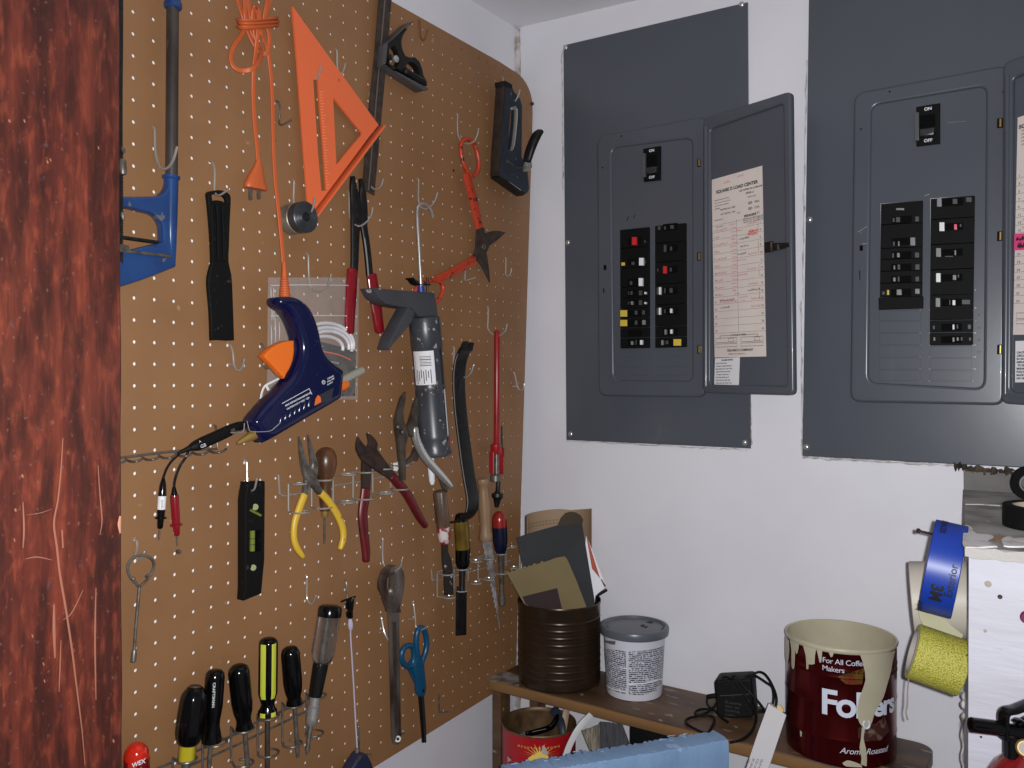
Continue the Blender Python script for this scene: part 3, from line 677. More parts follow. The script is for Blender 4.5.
# black long-nose pliers with red grips ------------------------------------------
t = thing('pliers', 'black long-nose pliers with two bright red grips', 'pliers', P(360, 240, 0.01))
mb = MB(); mb.pstrip([(352.6, 176.4, 2.2, .014), (353, 185, 3.4, .014), (354.6, 197, 4.6, .014), (356.5, 208, 6, .013), (357, 218, 6.5, .013), (355.4, 226, 4.8, .011), (354.9, 240, 4.1, .010), (354.6, 256, 3.9, .010), (354, 272, 3.6, .010)], b=.004, sq=3, k=2); obj('jaw', mb, M['blackm'], t)
mb = MB(); mb.pstrip([(360.2, 178.6, 1.7, .013), (362, 187, 3.0, .013), (362.6, 197, 3.8, .013), (362.6, 207, 4.6, .013), (363, 217, 4.6, .013), (363.6, 226, 3.6, .013), (365.8, 240, 3.4, .013), (367.8, 256, 3.4, .013), (369.6, 276, 3.4, .013)], b=.004, sq=3, k=2); obj('jaw', mb, M['blackm'], t)
mb = MB(); mb.pstrip([(352.3, 270.4, 5.3, .010), (351.2, 290, 5.6, .010), (349.6, 315, 5.5, .010), (349, 332, 5.2, .010)], b=.0055, n=14, sq=2.2, rnd=.004, k=3); obj('grip', mb, M['redgrip'], t)
mb = MB(); mb.pstrip([(371.6, 275.4, 5.4, .013), (373.6, 290, 5.4, .013), (376.6, 310, 5.3, .013), (379.4, 331, 4.8, .013)], b=.0055, n=14, sq=2.2, rnd=.004, k=3); obj('grip', mb, M['redgrip'], t)
mb = MB(); mb.disc(P(358.5, 216, .0165), X1, .004, th=.0015); obj('rivet', mb, M['blackm'], t)

# clear bag with a coil of white cable and a printed card ---------------------------
m = bpy.data.materials.new('clear plastic film'); m.use_nodes = True; nt = m.node_tree; N = nt.nodes; L = nt.links
b = N['Principled BSDF']; b.inputs['Base Color'].default_value = lin((205, 200, 198)); b.inputs['Roughness'].default_value = 0.18; b.inputs['Alpha'].default_value = 0.16
tc = N.new('ShaderNodeTexCoord'); no = N.new('ShaderNodeTexNoise'); no.inputs['Scale'].default_value = 40; mp = N.new('ShaderNodeMapping'); mp.inputs['Scale'].default_value = (1, 1.4, 0.3); L.new(tc.outputs['Object'], mp.inputs['Vector']); L.new(mp.outputs['Vector'], no.inputs['Vector'])
bp = N.new('ShaderNodeBump'); bp.inputs['Strength'].default_value = 0.8; bp.inputs['Distance'].default_value = 0.004; L.new(no.outputs['Fac'], bp.inputs['Height']); L.new(bp.outputs['Normal'], b.inputs['Normal'])
M['film'] = m
t = thing('plastic_bag', 'clear plastic zip bag hanging behind the glue gun', 'bag', P(312, 330, 0.01))
mb = MB(); n = 12
def film(d, s): return [[P(268+91*i/n-(1.2*j/n), 277.5+(122+(2 if i < 3 else 0))*j/n, d+s*(0.012*math.sin(PI*i/n)*math.sin(PI*min(1, j/n*1.0))**.7+0.0016*math.sin(i*2.3+j*1.7))) for i in range(n+1)] for j in range(n+1)]
for g_ in (film(.004, 0.1), film(.006, 1)):
    mb.add([p for r_ in g_ for p in r_], [[j*(n+1)+i, j*(n+1)+i+1, (j+1)*(n+1)+i+1, (j+1)*(n+1)+i] for i in range(n) for j in range(n)])
obj('film', mb, M['film'], t)
mb = MB()
for y in (285.5, 316): mb.sweep([P(271, y, .012), P(300, y-.6, .0155), P(330, y-.4, .016), P(357, y, .010)], .0007, n=6, k=3)
for x, y0_, y1_ in ((270.5, 287, 299), (271.5, 306, 320), (273.5, 288, 320), (275, 318, 342), (271, 325, 345), (279, 322, 340)):
    mb.sweep([P(x, y0_, .0135), P(x+.6, (y0_+y1_)/2, .0145), P(x+.3, y1_, .0135)], [(.0003, .0003), (.0008, .0004), (.0003, .0003)], n=6, up=X1, k=2)
obj('crease', mb, mat('film crease', (200, 196, 194), 0.15), t)
t = thing('cable_coil', 'coil of white cable inside the clear plastic bag', 'cable', P(335, 345, 0.01))
mb = MB()
for i, (rx, ry, dd) in enumerate(((30, 22, .011), (26.5, 18.5, .012), (23, 15.5, .0125), (28, 20, .0085), (20, 12, .011))):
    mb.sweep([P(326+rx*math.cos(a)*.92+2*math.sin(i), 345-ry*math.sin(a)+i*.8, dd) for a in [R(-12)+k*R(150)/16 for k in range(17)]], .0026, n=8)
obj('cable', mb, mat('white cable', (206, 202, 204), 0.4), t)
t = thing('printed_card', 'black and olive printed card inside the clear plastic bag', 'card', P(335, 360, 0.008))
mb = MB(); mb.pslab([(312, 340), (320, 341.4), (340, 346.5), (356, 351), (355, 396), (314, 396)], .0055, .0062, b=.0001); obj('card', mb, mat('olive print', (62, 54, 38), 0.5, col2=(28, 26, 24), scale=60, thr=(.45, .55)), t)
mb = MB(); mb.pslab([(312, 341.4), (322, 342.6), (342, 347.5), (355, 351.4), (355, 354.6), (320, 350.6), (312, 349)], .0062, .0066, b=.0001); obj('band', mb, M['ink'], t)
mb = MB(); mb.sweep([P(320.5, 351, .0075), P(338, 354.5, .0075), P(351, 360, .0075)], [(.0009, .0003)]*3, n=6, up=X1, k=2); obj('stripe', mb, mat('orange stripe', (226, 86, 48), 0.5), t)
mb = MB()
for s_, x, y, h_ in (('VIVID', 320.4, 346.4, .0022), ('LOOK', 320.8, 350, .0022), ('MADE IN', 331, 367, .0028), ('WHITELINE', 331, 362.5, .0030)):
    o_ = P(x, y, .0068); u_ = (P(x+10, y+1.8, .0068)-o_).normalized(); mb.text(s_, h_, lambda a, c: o_+u_*a+Z1*c)
obj('lettering', mb, M['label'], t)

# caulking gun ---------------------------------------------------------------------
t = thing('caulking_gun', 'grey caulking gun with a bent steel rod and white nozzle', 'caulking gun', P(425, 380, 0.04))
mb = MB(); mb.prod([(432.3, 216, 1.7, .030), (431, 210.5, 1.7, .033), (427.5, 205.4, 1.7, .036), (422.5, 203.4, 1.7, .038), (418.4, 206, 1.7, .040), (417.1, 212, 1.7, .040), (417.6, 225, 1.7, .040), (419.4, 256, 1.7, .040), (421.2, 291, 1.7, .040)], n=10, k=3); obj('rod', mb, M['chrome'], t)
mb = MB(); mb.plathe((420.8, 286, .04), (421.3, 294, .04), [(0, 3.4), (1, 3.6)], n=12); obj('rod_bushing', mb, mat('blue plastic bush', (30, 56, 140), 0.4), t)
mb = MB(); mb.pslab([(407, 278.6), (410, 278), (418, 282), (419, 285.6), (412, 284)], .034, .048, b=.001, k=2); mb.prod([(427.2, 277, 1, .04), (427.4, 293, 1, .04)]); mb.prod([(422, 284.5, 1, .042), (430, 284.6, 1, .042)])
obj('release_lever', mb, M['blackm'], t)
mb = MB(); mb.pslab([(372.5, 287.8), (385, 289), (397.5, 290.4), (433.8, 292.6), (436, 304), (437.4, 316.6), (418.6, 317), (411.4, 308.4), (400, 307), (385, 303.8), (377.5, 297)], .018, .047, b=.002, k=1, sil=False); obj('frame', mb, M['graygun'], t)
mb = MB(); mb.pslab([(407.5, 307), (415, 311), (410.5, 323.5), (401.5, 334), (392.5, 344.4), (389, 350), (387.6, 348), (391, 338), (400, 320.5)], .022, .047, b=.002, k=1, sil=False); obj('trigger', mb, M['graygun'], t)
a0, a1 = (424.4, 317.2, .036), (435.6, 455, .036)
mb = MB(); mb.plathe(a0, a1, [(0, 4), (0, 15.2), (.01, 15.8), (.225, 15.8), (.232, 15.1), (.48, 15.1), (.49, 15.6), (.51, 15.2), (.85, 15.2), (.86, 15.6), (.875, 15.2), (.97, 15.5), (.985, 16.6), (1, 16.2), (1, 5)], n=36); obj('barrel', mb, M['graygun2'], t)
A0, A1 = P(*a0), P(*a1); AX = (A1-A0); axl = AX.length; axn = AX.normalized()
br = 15.35*sc(A0)
bvx = (CAM-A0); bvx = (bvx-axn*bvx.dot(axn)).normalized(); bvy = axn.cross(bvx)
def barrel(an, tt, rr=1.0): return A0+AX*tt+(bvx*math.cos(an)+bvy*math.sin(an))*br*rr
sgn = 1 if (bvy.dot(CR) > 0) else -1
def patch(a0_, a1_, t0, t1, rr, mb, mt=0, n=12):
    g_ = [[barrel(sgn*R(a0_+(a1_-a0_)*i/n), t0+(t1-t0)*j/4, rr) for i in range(n+1)] for j in range(5)]
    mb.add([p for q in g_ for p in q], [[j*(n+1)+i, j*(n+1)+i+1, (j+1)*(n+1)+i+1, (j+1)*(n+1)+i] for i in range(n) for j in range(4)], mt)
mb = MB(); patch(-62, 24, .235, .475, 1.012, mb); obj('barcode_label', mb, M['label'], t)
mb = MB()
for i, (w, g0) in enumerate(((.004, .272), (.002, .283), (.006, .292), (.002, .305), (.004, .314), (.003, .325), (.005, .335))): patch(-32, 12, g0, g0+w, 1.016, mb, n=8)
for j in range(7): patch(-48+j*9, -48+j*9+3, .365+.01*(j % 2), .465-.02*(j % 3), 1.016, mb, n=1)
patch(-55, -53.5, .26, .45, 1.016, mb, n=1)
obj('barcode_print', mb, M['ink'], t)
mb = MB(); patch(56, 66, .10, .95, 1.01, mb, 0, n=4); patch(53, 68, .10, .155, 1.02, mb, 1, n=4); patch(60, 70, .52, .86, 1.02, mb, 1, n=4); patch(60, 70, .88, .93, 1.02, mb, 2, n=4)
obj('cartridge_edge', mb, [M['ink'], M['label'], M['redpaint']], t)
mb = MB(); mb.plathe((430, 452, .036), (432.2, 484.5, .036), [(0, 5.2), (.1, 3.9), (.55, 3.5), (.9, 3), (1, 1.8)], n=14); obj('nozzle', mb, M['white'], t)

# tin snips ---------------------------------------------------------------------------
t = thing('tin_snips', 'orange-red handled tin snips hanging open beside the staple gun', 'snips', P(478, 245, 0.015))
mb = MB(); mb.pstrip([(466, 173, 3.6, .016), (468.5, 183, 3.9, .016), (472, 195, 4.2, .016), (475.5, 209, 4.3, .016), (479.6, 228, 4.1, .016)], b=.004, k=2)
mb.sweep([P(x, y, .016) for x, y in ((463.8, 140.2), (468.4, 139.4), (473.6, 143.6), (477.4, 154), (478.6, 166), (475.8, 174.4), (471.4, 176), (467, 171), (463.4, 163.6), (461, 154), (460.8, 145))], [(0.0036, .004)]*11, n=10, up=X1, closed=True, k=3)
obj('handle', mb, M['snip'], t)
mb = MB(); mb.pstrip([(474.5, 259.8, 4.6, .013), (463, 266.5, 4.5, .013), (450, 273.5, 4.4, .013), (436, 280, 4, .013)], b=.004, k=2)
mb.sweep([P(x, y, .013) for x, y in ((436, 280), (441.4, 283), (443, 289.4), (440, 297.4), (433.6, 303.6), (425, 305), (417, 299), (415, 291.4), (420, 284.6), (428, 281))], [(0.0036, .004)]*10, n=10, up=X1, closed=True, k=3)
obj('handle', mb, M['snip'], t)
mb = MB(); mb.pslab([(476.3, 227), (483.8, 227.6), (484.6, 233.2), (492.5, 231), (499, 230.8), (505.8, 232.4), (501, 237), (495, 242), (489.5, 245.6), (487.3, 251), (480, 257), (477.4, 261), (472.4, 256), (475, 248.8), (475.6, 238)], .013, .0165, k=1, b=.001); obj('blade', mb, M['brown'], t)
mb = MB(); mb.pslab([(474, 258), (472.6, 255.4), (477, 250), (485.8, 251), (487.4, 258), (488.6, 267), (490, 282.6), (485, 274), (481, 266), (477.6, 261)], .0095, .013, k=1, b=.001); obj('blade', mb, M['brown'], t)
mb = MB(); mb.disc(P(483.2, 247, .0165), X1, .0058, th=.003); obj('pivot_bolt', mb, M['dsteel'], t)

# staple gun ----------------------------------------------------------------------------
t = thing('staple_gun', 'slate grey manual staple gun in the upper corner of the pegboard', 'staple gun', P(510, 150, 0.03))
SD = .030
mb = MB(); mb.pslab([(504.4, 82.4), (510.6, 85), (513.4, 91), (519.4, 98.4), (521.8, 106), (521.6, 130), (521.2, 157), (524.4, 162), (527.2, 171), (528.8, 189), (526.8, 193.4), (523.6, 194.8), (498.8, 178), (500, 152.5), (502, 125)], .014, SD, k=1, b=.002, sil=False,
                    holes=[[(510.6, 109), (513.5, 106.6), (517, 107.6), (516.4, 122), (513.4, 147), (510.6, 151.6), (507.6, 149), (508.6, 130)]])
obj('body', mb, M['staple'], t)
mb = MB(); mb.pslab([(503.6, 83), (506.4, 84), (502.6, 127), (500.6, 153), (499.6, 176), (497.8, 175.6), (499, 150), (501, 125)], .0125, SD+.0012, b=.001, sil=False); obj('magazine', mb, M['stapledark'], t)
mb = MB(); mb.pslab([(502.6, 81), (505, 80.4), (512, 84.6), (512.2, 88), (503, 86)], .013, SD+.002, b=.001, sil=False); mb.pslab([(498, 176.8), (499.6, 175.6), (524.6, 192.4), (524, 195.4)], .013, SD+.001, b=.0006, sil=False); obj('end_cap', mb, M['blackm'], t)
mb = MB(); mb.pslab([(507.5, 182.6), (509, 182), (520.4, 189.6), (519, 191)], SD-.004, SD+.0016, b=.0003); obj('nose_plate', mb, M['chrome'], t)
mb = MB(); mb.pstrip([(515.8, 109, .8, SD), (515.6, 122, .8, SD), (513, 145, .8, SD), (510.8, 150.6, .8, SD)], b=.004, k=2); mb.pstrip([(511.4, 108.8, 1.4, SD+.001), (516, 107.4, 1.4, SD+.001)], b=.001); obj('grip_liner', mb, M['steel'], t)
mb = MB(); mb.prod([(505.6, 158.6, .7, SD+.0005), (508.5, 161.4, .8, SD+.0005), (513, 165, .6, SD+.0005), (517, 168, .7, SD+.0005), (521.5, 167.4, .5, SD+.0005)], k=2)
for x, y, r_ in ((511, 94, 1.6), (507.4, 161.6, 1.6), (515.6, 159, 1.1), (517.2, 177, .9)): mb.disc(P(x, y, SD), X1, r_*sc(P(x, y, SD)), th=.0008)
obj('linkage', mb, M['dsteel'], t)
mb = MB()
pth = [(527, 161.4, .050), (529.6, 152, .056), (533, 143, .062), (537, 135, .067), (540.6, 131, .071)]
mb.sweep([P(*q) for q in pth], [(.0048, .008), (.006, .009), (.0064, .009), (.006, .009), (.004, .008)], n=12, up=X1, sq=3, k=3, rnd=.002)
obj('lever', mb, M['blackm'], t)
mb = MB(); mb.sweep([P(523.5, 170, .026), P(525.6, 165, .044), P(528, 160.6, .052)], [(.004, .004)]*3, n=8, k=2); mb.pslab([(525.6, 160), (530.4, 161.4), (528.6, 171), (526.6, 168)], .030, .044, b=.0006); obj('lever_arm', mb, M['steel'], t)

# pry bar -----------------------------------------------------------------------------------
t = thing('pry_bar', 'black flat pry bar with a claw top and bent foot', 'pry bar', P(460, 430, 0.02))
mb = MB(); yc = P(459.5, 420, .022).y
pth = [(466.2, 348), (463, 354), (460.2, 363), (458.8, 378), (459.4, 398), (461.4, 420), (464.8, 447), (468.6, 474), (472, 493), (472.8, 503), (471.4, 511), (466.6, 517.6), (459, 521), (450.6, 521.8)]
pts = [V(x, y, yc) for x, y in pth]
mb.sweep([Vector((p.x, yc, p.z)) for p in pts], [(.0155, .0028)]*11+[(.0155, .0026), (.0155, .0020), (.0155, .0010)], n=14, side=Y1, sq=6, k=3)
pr = pts[0]
for s_, tip in ((-1, (469, 341.6)), (1, (469, 342.4))):
    q = V(*tip, yc); c = Vector((0, s_*.0080, 0))
    mb.sweep([Vector((pr.x, yc, pr.z-.004))+c, Vector((pr.x, yc, pr.z)).lerp(Vector((q.x, yc, q.z)), .5)+c, Vector((q.x, yc, q.z))+c*1.02], [(.0078, .0028), (.0070, .0022), (.0066, .0008)], n=12, side=Y1, sq=5)
obj('bar', mb, M['blackm'], t)
mb = MB(); mb.sweep([Vector((p.x+.0012, yc-.0154, p.z)) for p in pts[1:11]], [(.0009, .0009)]*10, n=6, k=3); obj('worn_edge', mb, mat('worn bright edge', (150, 146, 142), .3, .5), t)
mb = MB(); q = V(459.2, 387, yc); mb.pstrip([(460.6, 381, 1.4, q.x-PX+.0026), (459.6, 391, 1.9, q.x-PX+.0026)], b=.0006, rnd=True); obj('nail_slot', mb, M['ink'], t)

# red rod tool (tap reseater) -------------------------------------------------------------------
t = thing('reseating_tool', 'red rod tool with a steel screw and black cone tip', 'plumbing tool', P(496.8, 400, 0.02))
mb = MB(); mb.prod([(497, 333, 3.0, .022), (496.9, 380, 2.9, .022), (496.6, 446, 3.0, .022)], n=14, rnd=True)
mb.plathe((496, 443.6, .022), (496, 454, .022), [(0, 4.4), (.1, 5.6), (.9, 5.6), (1, 4.8)], n=14)
mb.pstrip([(491.6, 452, 1.1, .022), (491.6, 474, 1.2, .022)], b=.005); mb.pstrip([(501.2, 448, 1.6, .022), (501.2, 474, 1.7, .022)], b=.005)
obj('rod', mb, M['redpaint'], t)
mb = MB(); mb.plathe((496.6, 453, .024), (496.6, 475, .024), [(0, 2.6), (1, 2.6)], n=12); mb.plathe((495.6, 474, .024), (495.6, 481.6, .024), [(0, 4), (.2, 5.6), (.9, 5.6), (1, 4.6)], n=14); obj('screw', mb, M['dsteel'], t)
mb = MB(); mb.plathe((498.6, 480, .024), (496.6, 507.6, .024), [(0, 2.3), (.38, 2.3), (.46, 3.4), (.5, 5.9), (.62, 5.9), (.7, 4), (.95, 2.3), (1, 1.6)], n=16); obj('cone_tip', mb, M['blackm'], t)
mb = MB(); mb.prod([(501.6, 426, .8, .014), (502, 455, 1.1, .014)]); mb.plathe((502.6, 448, .02), (502.6, 457, .02), [(0, 1.6), (1, 1.6)], n=8); obj('side_arm', mb, M['blackm'], t)
# ------------------------------------------------------------------ tools on the pegboard, lower half
# circuit tester ---------------------------------------------------------------
t = thing('circuit_tester', 'black two-lead circuit tester with black and red probes', 'tester', P(215, 440, 0.03))
mb = MB(); mb.pstrip([(190, 447.4, 2.4, .03), (195, 446.3, 4.8, .03), (203, 442.6, 5.6, .03), (215, 437.2, 5.6, .03), (230, 430.2, 5.4, .03), (240, 425.8, 4.4, .03), (245, 424, 2.6, .03)], b=[.004, .0065, .007, .007, .0065, .006, .004], n=16, sq=3, k=3); obj('body', mb, M['black'], t)
mb = MB(); mb.pslab([(230.6, 429.6), (234.4, 428), (236, 433.6), (232.6, 435)], .0365, .0380, b=.0004); mb.sweep([P(234, 431.5, .038), P(239, 431.6, .039), P(244.5, 430, .039)], .0011, n=8, k=3); obj('clip', mb, M['dsteel'], t)
mb = MB(); o_ = P(201, 448.4, .0372); u_ = (P(206, 446.2, .0372)-o_).normalized(); v_ = Vector((0, -u_.z, u_.y)); mb.text('GB', .006, lambda a, c: o_+u_*a+v_*c); mb.text('A', .004, lambda a, c: o_+u_*a+v_*(c+.007)); obj('lettering', mb, M['label'], t)
mb = MB(); mb.plathe((192, 447, .03), (178, 453.4, .026), [(0, 3), (.3, 2.6), (1, 1.6)], n=10)
mb.prod([(180, 452.6, 1.2, .026), (176.4, 456.6, 1.2, .026), (171, 462, 1.2, .024), (166.4, 469.4, 1.2, .022), (163.6, 477, 1.2, .02), (162.6, 481, 1.2, .02)], k=4)
mb.prod([(189, 449.5, 1.3, .027), (186, 457, 1.3, .026), (180.4, 465.4, 1.3, .024), (176.6, 474.4, 1.3, .022), (174.6, 482, 1.3, .02), (174, 489, 1.3, .02)], k=4)
obj('lead', mb, M['black'], t)
mb = MB(); mb.plathe((163.4, 478, .02), (160, 528.8, .02), [(0, 1.4), (.14, 3.2), (.34, 4.0), (.62, 4.0), (.76, 3.6), (.765, 5.6), (.80, 5.6), (.805, 3.2), (.97, 2.8), (1, 1.8)], n=16); obj('black_probe', mb, M['blackg'], t)
mb = MB(); mb.plathe((162.15, 496, .02), (161.25, 509.4, .02), [(0, 4.1), (1, 4.1)], n=16); obj('probe_label', mb, M['label'], t)
mb = MB(); mb.text('TESTER', .0032, (lambda o, v: (lambda a, c: o+Vector((.0001, 0, a))+Vector((0, -c, 0))))(P(163, 508.6, .0252), 0)); obj('lettering', mb, M['ink'], t)
mb = MB(); mb.plathe((159.9, 528, .02), (159, 540, .02), [(0, 1), (.8, .9), (1, .4)], n=8); mb.plathe((177, 535, .02), (177.4, 546.4, .02), [(0, 1), (.8, .9), (1, .4)], n=8); obj('probe_tip', mb, M['dsteel'], t)
mb = MB(); mb.plathe((174, 487, .02), (174.4, 495.6, .02), [(0, 1.5), (.2, 2), (1, 3.4)], n=14); obj('probe_boot', mb, M['blackg'], t)
mb = MB(); mb.plathe((174.4, 495, .02), (177, 536, .02), [(0, 3.8), (.05, 4.2), (.70, 3.9), (.71, 5.8), (.75, 5.8), (.76, 3.4), (.96, 2.8), (1, 1.6)], n=16); obj('red_probe', mb, M['redgrip'], t)

# long wavy wire rail -------------------------------------------------------------
t = thing('wire_rail', 'long wire rail of small loops running past the door jamb', 'tool rack', P(170, 455, 0.01))
mb = MB(); mb.prod([(96, 460.6, 1.3, .008), (130, 456.6, 1.3, .008), (165, 452.2, 1.3, .008), (187, 450, 1.3, .008), (217, 449, 1.2, .008), (216.6, 432, 1.2, .008), (215.6, 426.5, 1.2, .004), (212.5, 424, 1.2, -.004)], n=10); obj('rail', mb, M['dsteel'], t)
for i in range(7):
    x0 = 108+i*16.6; y0_ = 459.4-(x0-100)*.108
    mb = MB(); mb.prod([(x0, y0_, 1.1, .009), (x0+2, y0_+2.8, 1.1, .014), (x0+5.5, y0_+4.6, 1.2, .024), (x0+11, y0_+4.8, 1.2, .034), (x0+16, y0_+3.2, 1.2, .034), (x0+18.4, y0_+1.4, 1.2, .030)], k=4, rnd=True); obj('loop', mb, M['dsteel'], t)

# wire tool racks --------------------------------------------------------------------
def rack(t, rails, units, wire=.0014, m='steel', d=.012, do=.030):
    mb = MB()
    for rl in rails: mb.sweep([P(x, y, q) for x, y, q in rl], wire*1.05, n=8)
    obj('rail', mb, M[m], t)
    for (ux, uy, uw), (lx, ly, lw), vx in units:
        mb = MB()
        for k_, (x, y, w) in enumerate(((ux, uy, uw), (lx, ly, lw))):
            c = P(x, y, do); r_ = w*sc(c); z = c.z
            q = P(vx, y, d); bk = Vector((PX+d, q.y, z)); pts = []
            a0_ = math.atan2(bk.y-c.y, bk.x-c.x)
            for i in range(15):
                an = a0_+R(28)+R(304)*i/14
                pts.append(Vector((max(c.x+r_*math.cos(an), PX+.002), c.y+r_*math.sin(an), z)))
            mb.sweep(([bk]+pts), wire, n=7)
        a_, b_ = P(vx, uy, d), P(vx, ly, d)
        mb.sweep([a_, Vector((b_.x, a_.y, b_.z))], wire, n=7)
        obj('ring', mb, M[m], t)
t = thing('tool_rack', 'wire ring rack holding the needle-nose pliers and the awl', 'tool rack', P(340, 485, 0.01))
rack(t, [[(276.8, 473, -.003), (278.4, 475, .006), (279.6, 493.6, .008), (282, 495.4, .009), (286, 495.6, .009), (304, 492.6, .009), (335, 485.4, .009), (360, 481.4, .009), (386, 476.4, .009), (406, 473, .009)]],
     [((299.4, 483.6, 7.4), (300.8, 512, 9.4), 288.4), ((325, 479.8, 8), (323.6, 507.6, 8), 311.6), ((348, 474.4, 8.6), (347.4, 502, 8.6), 333), ((366.4, 472, 8.2), (365.6, 498.6, 8.6), 353), ((385, 468.6, 8), (386, 493, 8), 372.6), ((401.6, 465, 9.6), (400.5, 489, 8), 390.6)])
t = thing('tool_rack', 'wire ring rack holding the chisel and drywall saw near the corner', 'tool rack', P(470, 575, 0.01))
rack(t, [[(430.6, 567.6, -.002), (431.4, 570, .006), (432.2, 580.4, .008), (442, 579.8, .008), (462, 574, .008), (490, 566.6, .008), (516, 559, .008)], [(437.4, 572, .009), (453, 566, .009), (478, 557.5, .009), (505, 549.4, .009), (517, 546.4, .009)]],
     [((447.6, 574, 6), (449, 597, 6.2), 437.2), ((462, 569, 5.8), (462, 590.6, 5.4), 454), ((476, 561, 6), (476, 582.8, 6), 468), ((489, 558.4, 6), (489, 579, 6), 478), ((501.6, 553.6, 5.6), (502, 573, 6), 493), ((512, 546.8, 4.6), (514, 567.5, 5), 506)], wire=.0013)
t = thing('tool_rack', 'wire ring rack along the bottom of the board full of screwdrivers', 'tool rack', P(240, 735, 0.01))
rack(t, [[(152, 770.5, .009), (167, 764.6, .009), (194.5, 752, .009), (240, 732.2, .009), (256, 722.4, .009), (306, 700.6, .009), (309, 698, -.003)], [(150, 783, .009), (187, 767, .009), (220, 752.6, .009), (240, 743.4, .009), (305, 712, .009)]],
     [((187, 759.5, 9.2), (186, 795, 9.2), 172.8), ((216, 742.6, 10.6), (215, 778, 10), 202.6), ((243.6, 729, 10), (243.5, 763, 9.6), 231), ((268.4, 716.4, 10.4), (268.6, 753, 10), 257.6), ((293.6, 704.6, 9.4), (292.6, 743.6, 9.2), 282.2), ((317.4, 695.6, 8.6), (314.6, 733.5, 8.6), 306.4)], wire=.0014, m='dsteel')

# yellow needle-nose pliers -------------------------------------------------------------
t = thing('pliers', 'needle-nose pliers with long bent yellow grips', 'pliers', P(310, 475, 0.03))
mb = MB(); mb.pstrip([(299, 436.6, .9, .034), (300.6, 447, 2, .034), (302.6, 458, 2.9, .034), (305.4, 469, 4, .034), (309, 475, 6, .034), (313.6, 482, 5, .034), (317, 488, 3.6, .034), (320.6, 493, 3.2, .034)], b=[.002, .003, .004, .0045, .005, .005, .004, .004], sq=3, k=2); obj('jaw', mb, M['dsteel'], t)
mb = MB(); mb.pstrip([(308, 435, .8, .031), (310, 446, 2, .031), (312.6, 457, 3, .031), (314, 467, 4, .031), (311.6, 475, 6, .031), (307.6, 482, 4.6, .031), (305.6, 489, 3, .031), (304.6, 495, 3, .031)], b=[.002, .003, .004, .0045, .005, .005, .004, .004], sq=3, k=2); obj('jaw', mb, M['dsteel'], t)
mb = MB(); mb.disc(P(310.6, 475.6, .037), X1, .0035, th=.002); obj('rivet', mb, M['dsteel'], t)
mb = MB(); mb.pstrip([(304.4, 494.6, 3.6, .031), (301.6, 502, 3.6, .031), (298, 512, 3.6, .031), (294.8, 522, 3.4, .031), (293.6, 533, 3.2, .031), (294.6, 542, 3.2, .031), (298, 550, 3.1, .031), (302.6, 556.6, 2.4, .031)], b=.0042, n=12, sq=2.4, k=3, rnd=.002); obj('grip', mb, M['yellow'], t)
mb = MB(); mb.pstrip([(320.2, 492.4, 3.8, .034), (326, 498, 3.8, .034), (332, 506, 3.7, .034), (338, 516, 3.6, .034), (342.4, 527, 3.4, .034), (343.4, 537, 3.2, .034), (341.8, 544, 3, .034), (340, 548.4, 2.4, .034)], b=.0042, n=12, sq=2.4, k=3, rnd=.002); obj('grip', mb, M['yellow'], t)

# awl --------------------------------------------------------------------------------------
t = thing('awl', 'awl with a bulbous brown wooden handle', 'awl', P(325, 480, 0.02))
mb = MB(); mb.plathe((326, 447, .024), (325, 511, .024), [(0, 2), (.015, 5), (.06, 8.4), (.14, 10.6), (.25, 11.2), (.36, 10.2), (.48, 7.6), (.58, 6.4), (.72, 6.0), (.85, 5.6), (1, 4.6)], n=24); obj('handle', mb, M['wood'], t)
mb = MB(); mb.plathe((325, 510, .024), (324.8, 517.6, .024), [(0, 3.5), (.8, 3.4), (1, 2.4)], n=14); obj('ferrule', mb, M['brass'], t)
mb = MB(); mb.plathe((324.8, 517, .024), (324.4, 544, .024), [(0, 1.1), (.9, 1.0), (1, .5)], n=8); obj('spike', mb, M['dsteel'], t)

# nippers --------------------------------------------------------------------------------------
t = thing('nippers', 'rusty-jawed nippers with long dark red grips', 'pliers', P(370, 465, 0.03))
mb = MB(); mb.pslab([(365, 455), (370.6, 455), (371.6, 466), (370.8, 478), (370, 490), (361.2, 490), (361, 470), (361.4, 458)], .026, .032, b=.001, k=1); mb.pslab([(366, 433), (368.4, 433.4), (373.2, 437), (376.4, 441), (377.8, 444.4), (376.6, 450), (370, 460), (363, 456), (361, 450), (367, 446), (368, 442)], .026, .032, b=.0012); obj('jaw', mb, M['ruststeel'], t)
mb = MB(); mb.pslab([(357.8, 437), (361, 441), (365.6, 446.4), (371, 446.6), (376.8, 449.6), (385, 460.5), (394.8, 473), (389, 479), (380, 473.4), (371, 467.5), (361, 460), (357.6, 454), (355.6, 448.8), (355.8, 442)], .031, .037, b=.0014, k=2); obj('jaw', mb, M['ruststeel'], t)
mb = MB(); mb.pstrip([(365.6, 489, 4.7, .029), (364.4, 500, 4.8, .029), (362.6, 513, 4.7, .029), (363.2, 525, 4.6, .029), (364.8, 540, 4.3, .029), (366, 552, 4.0, .029), (366, 561, 3.4, .029)], b=.005, n=12, sq=2.4, k=3, rnd=.002); obj('grip', mb, M['redgripd'], t)
mb = MB(); mb.pstrip([(391.4, 475.6, 4.6, .034), (398, 483, 4.7, .034), (405.4, 491.6, 4.7, .034), (411, 501, 4.5, .034), (415.6, 510, 4.1, .034), (420.6, 519, 3.6, .034), (425.4, 526, 2.8, .034)], b=.005, n=12, sq=2.4, k=3, rnd=.002); obj('grip', mb, M['redgripd'], t)
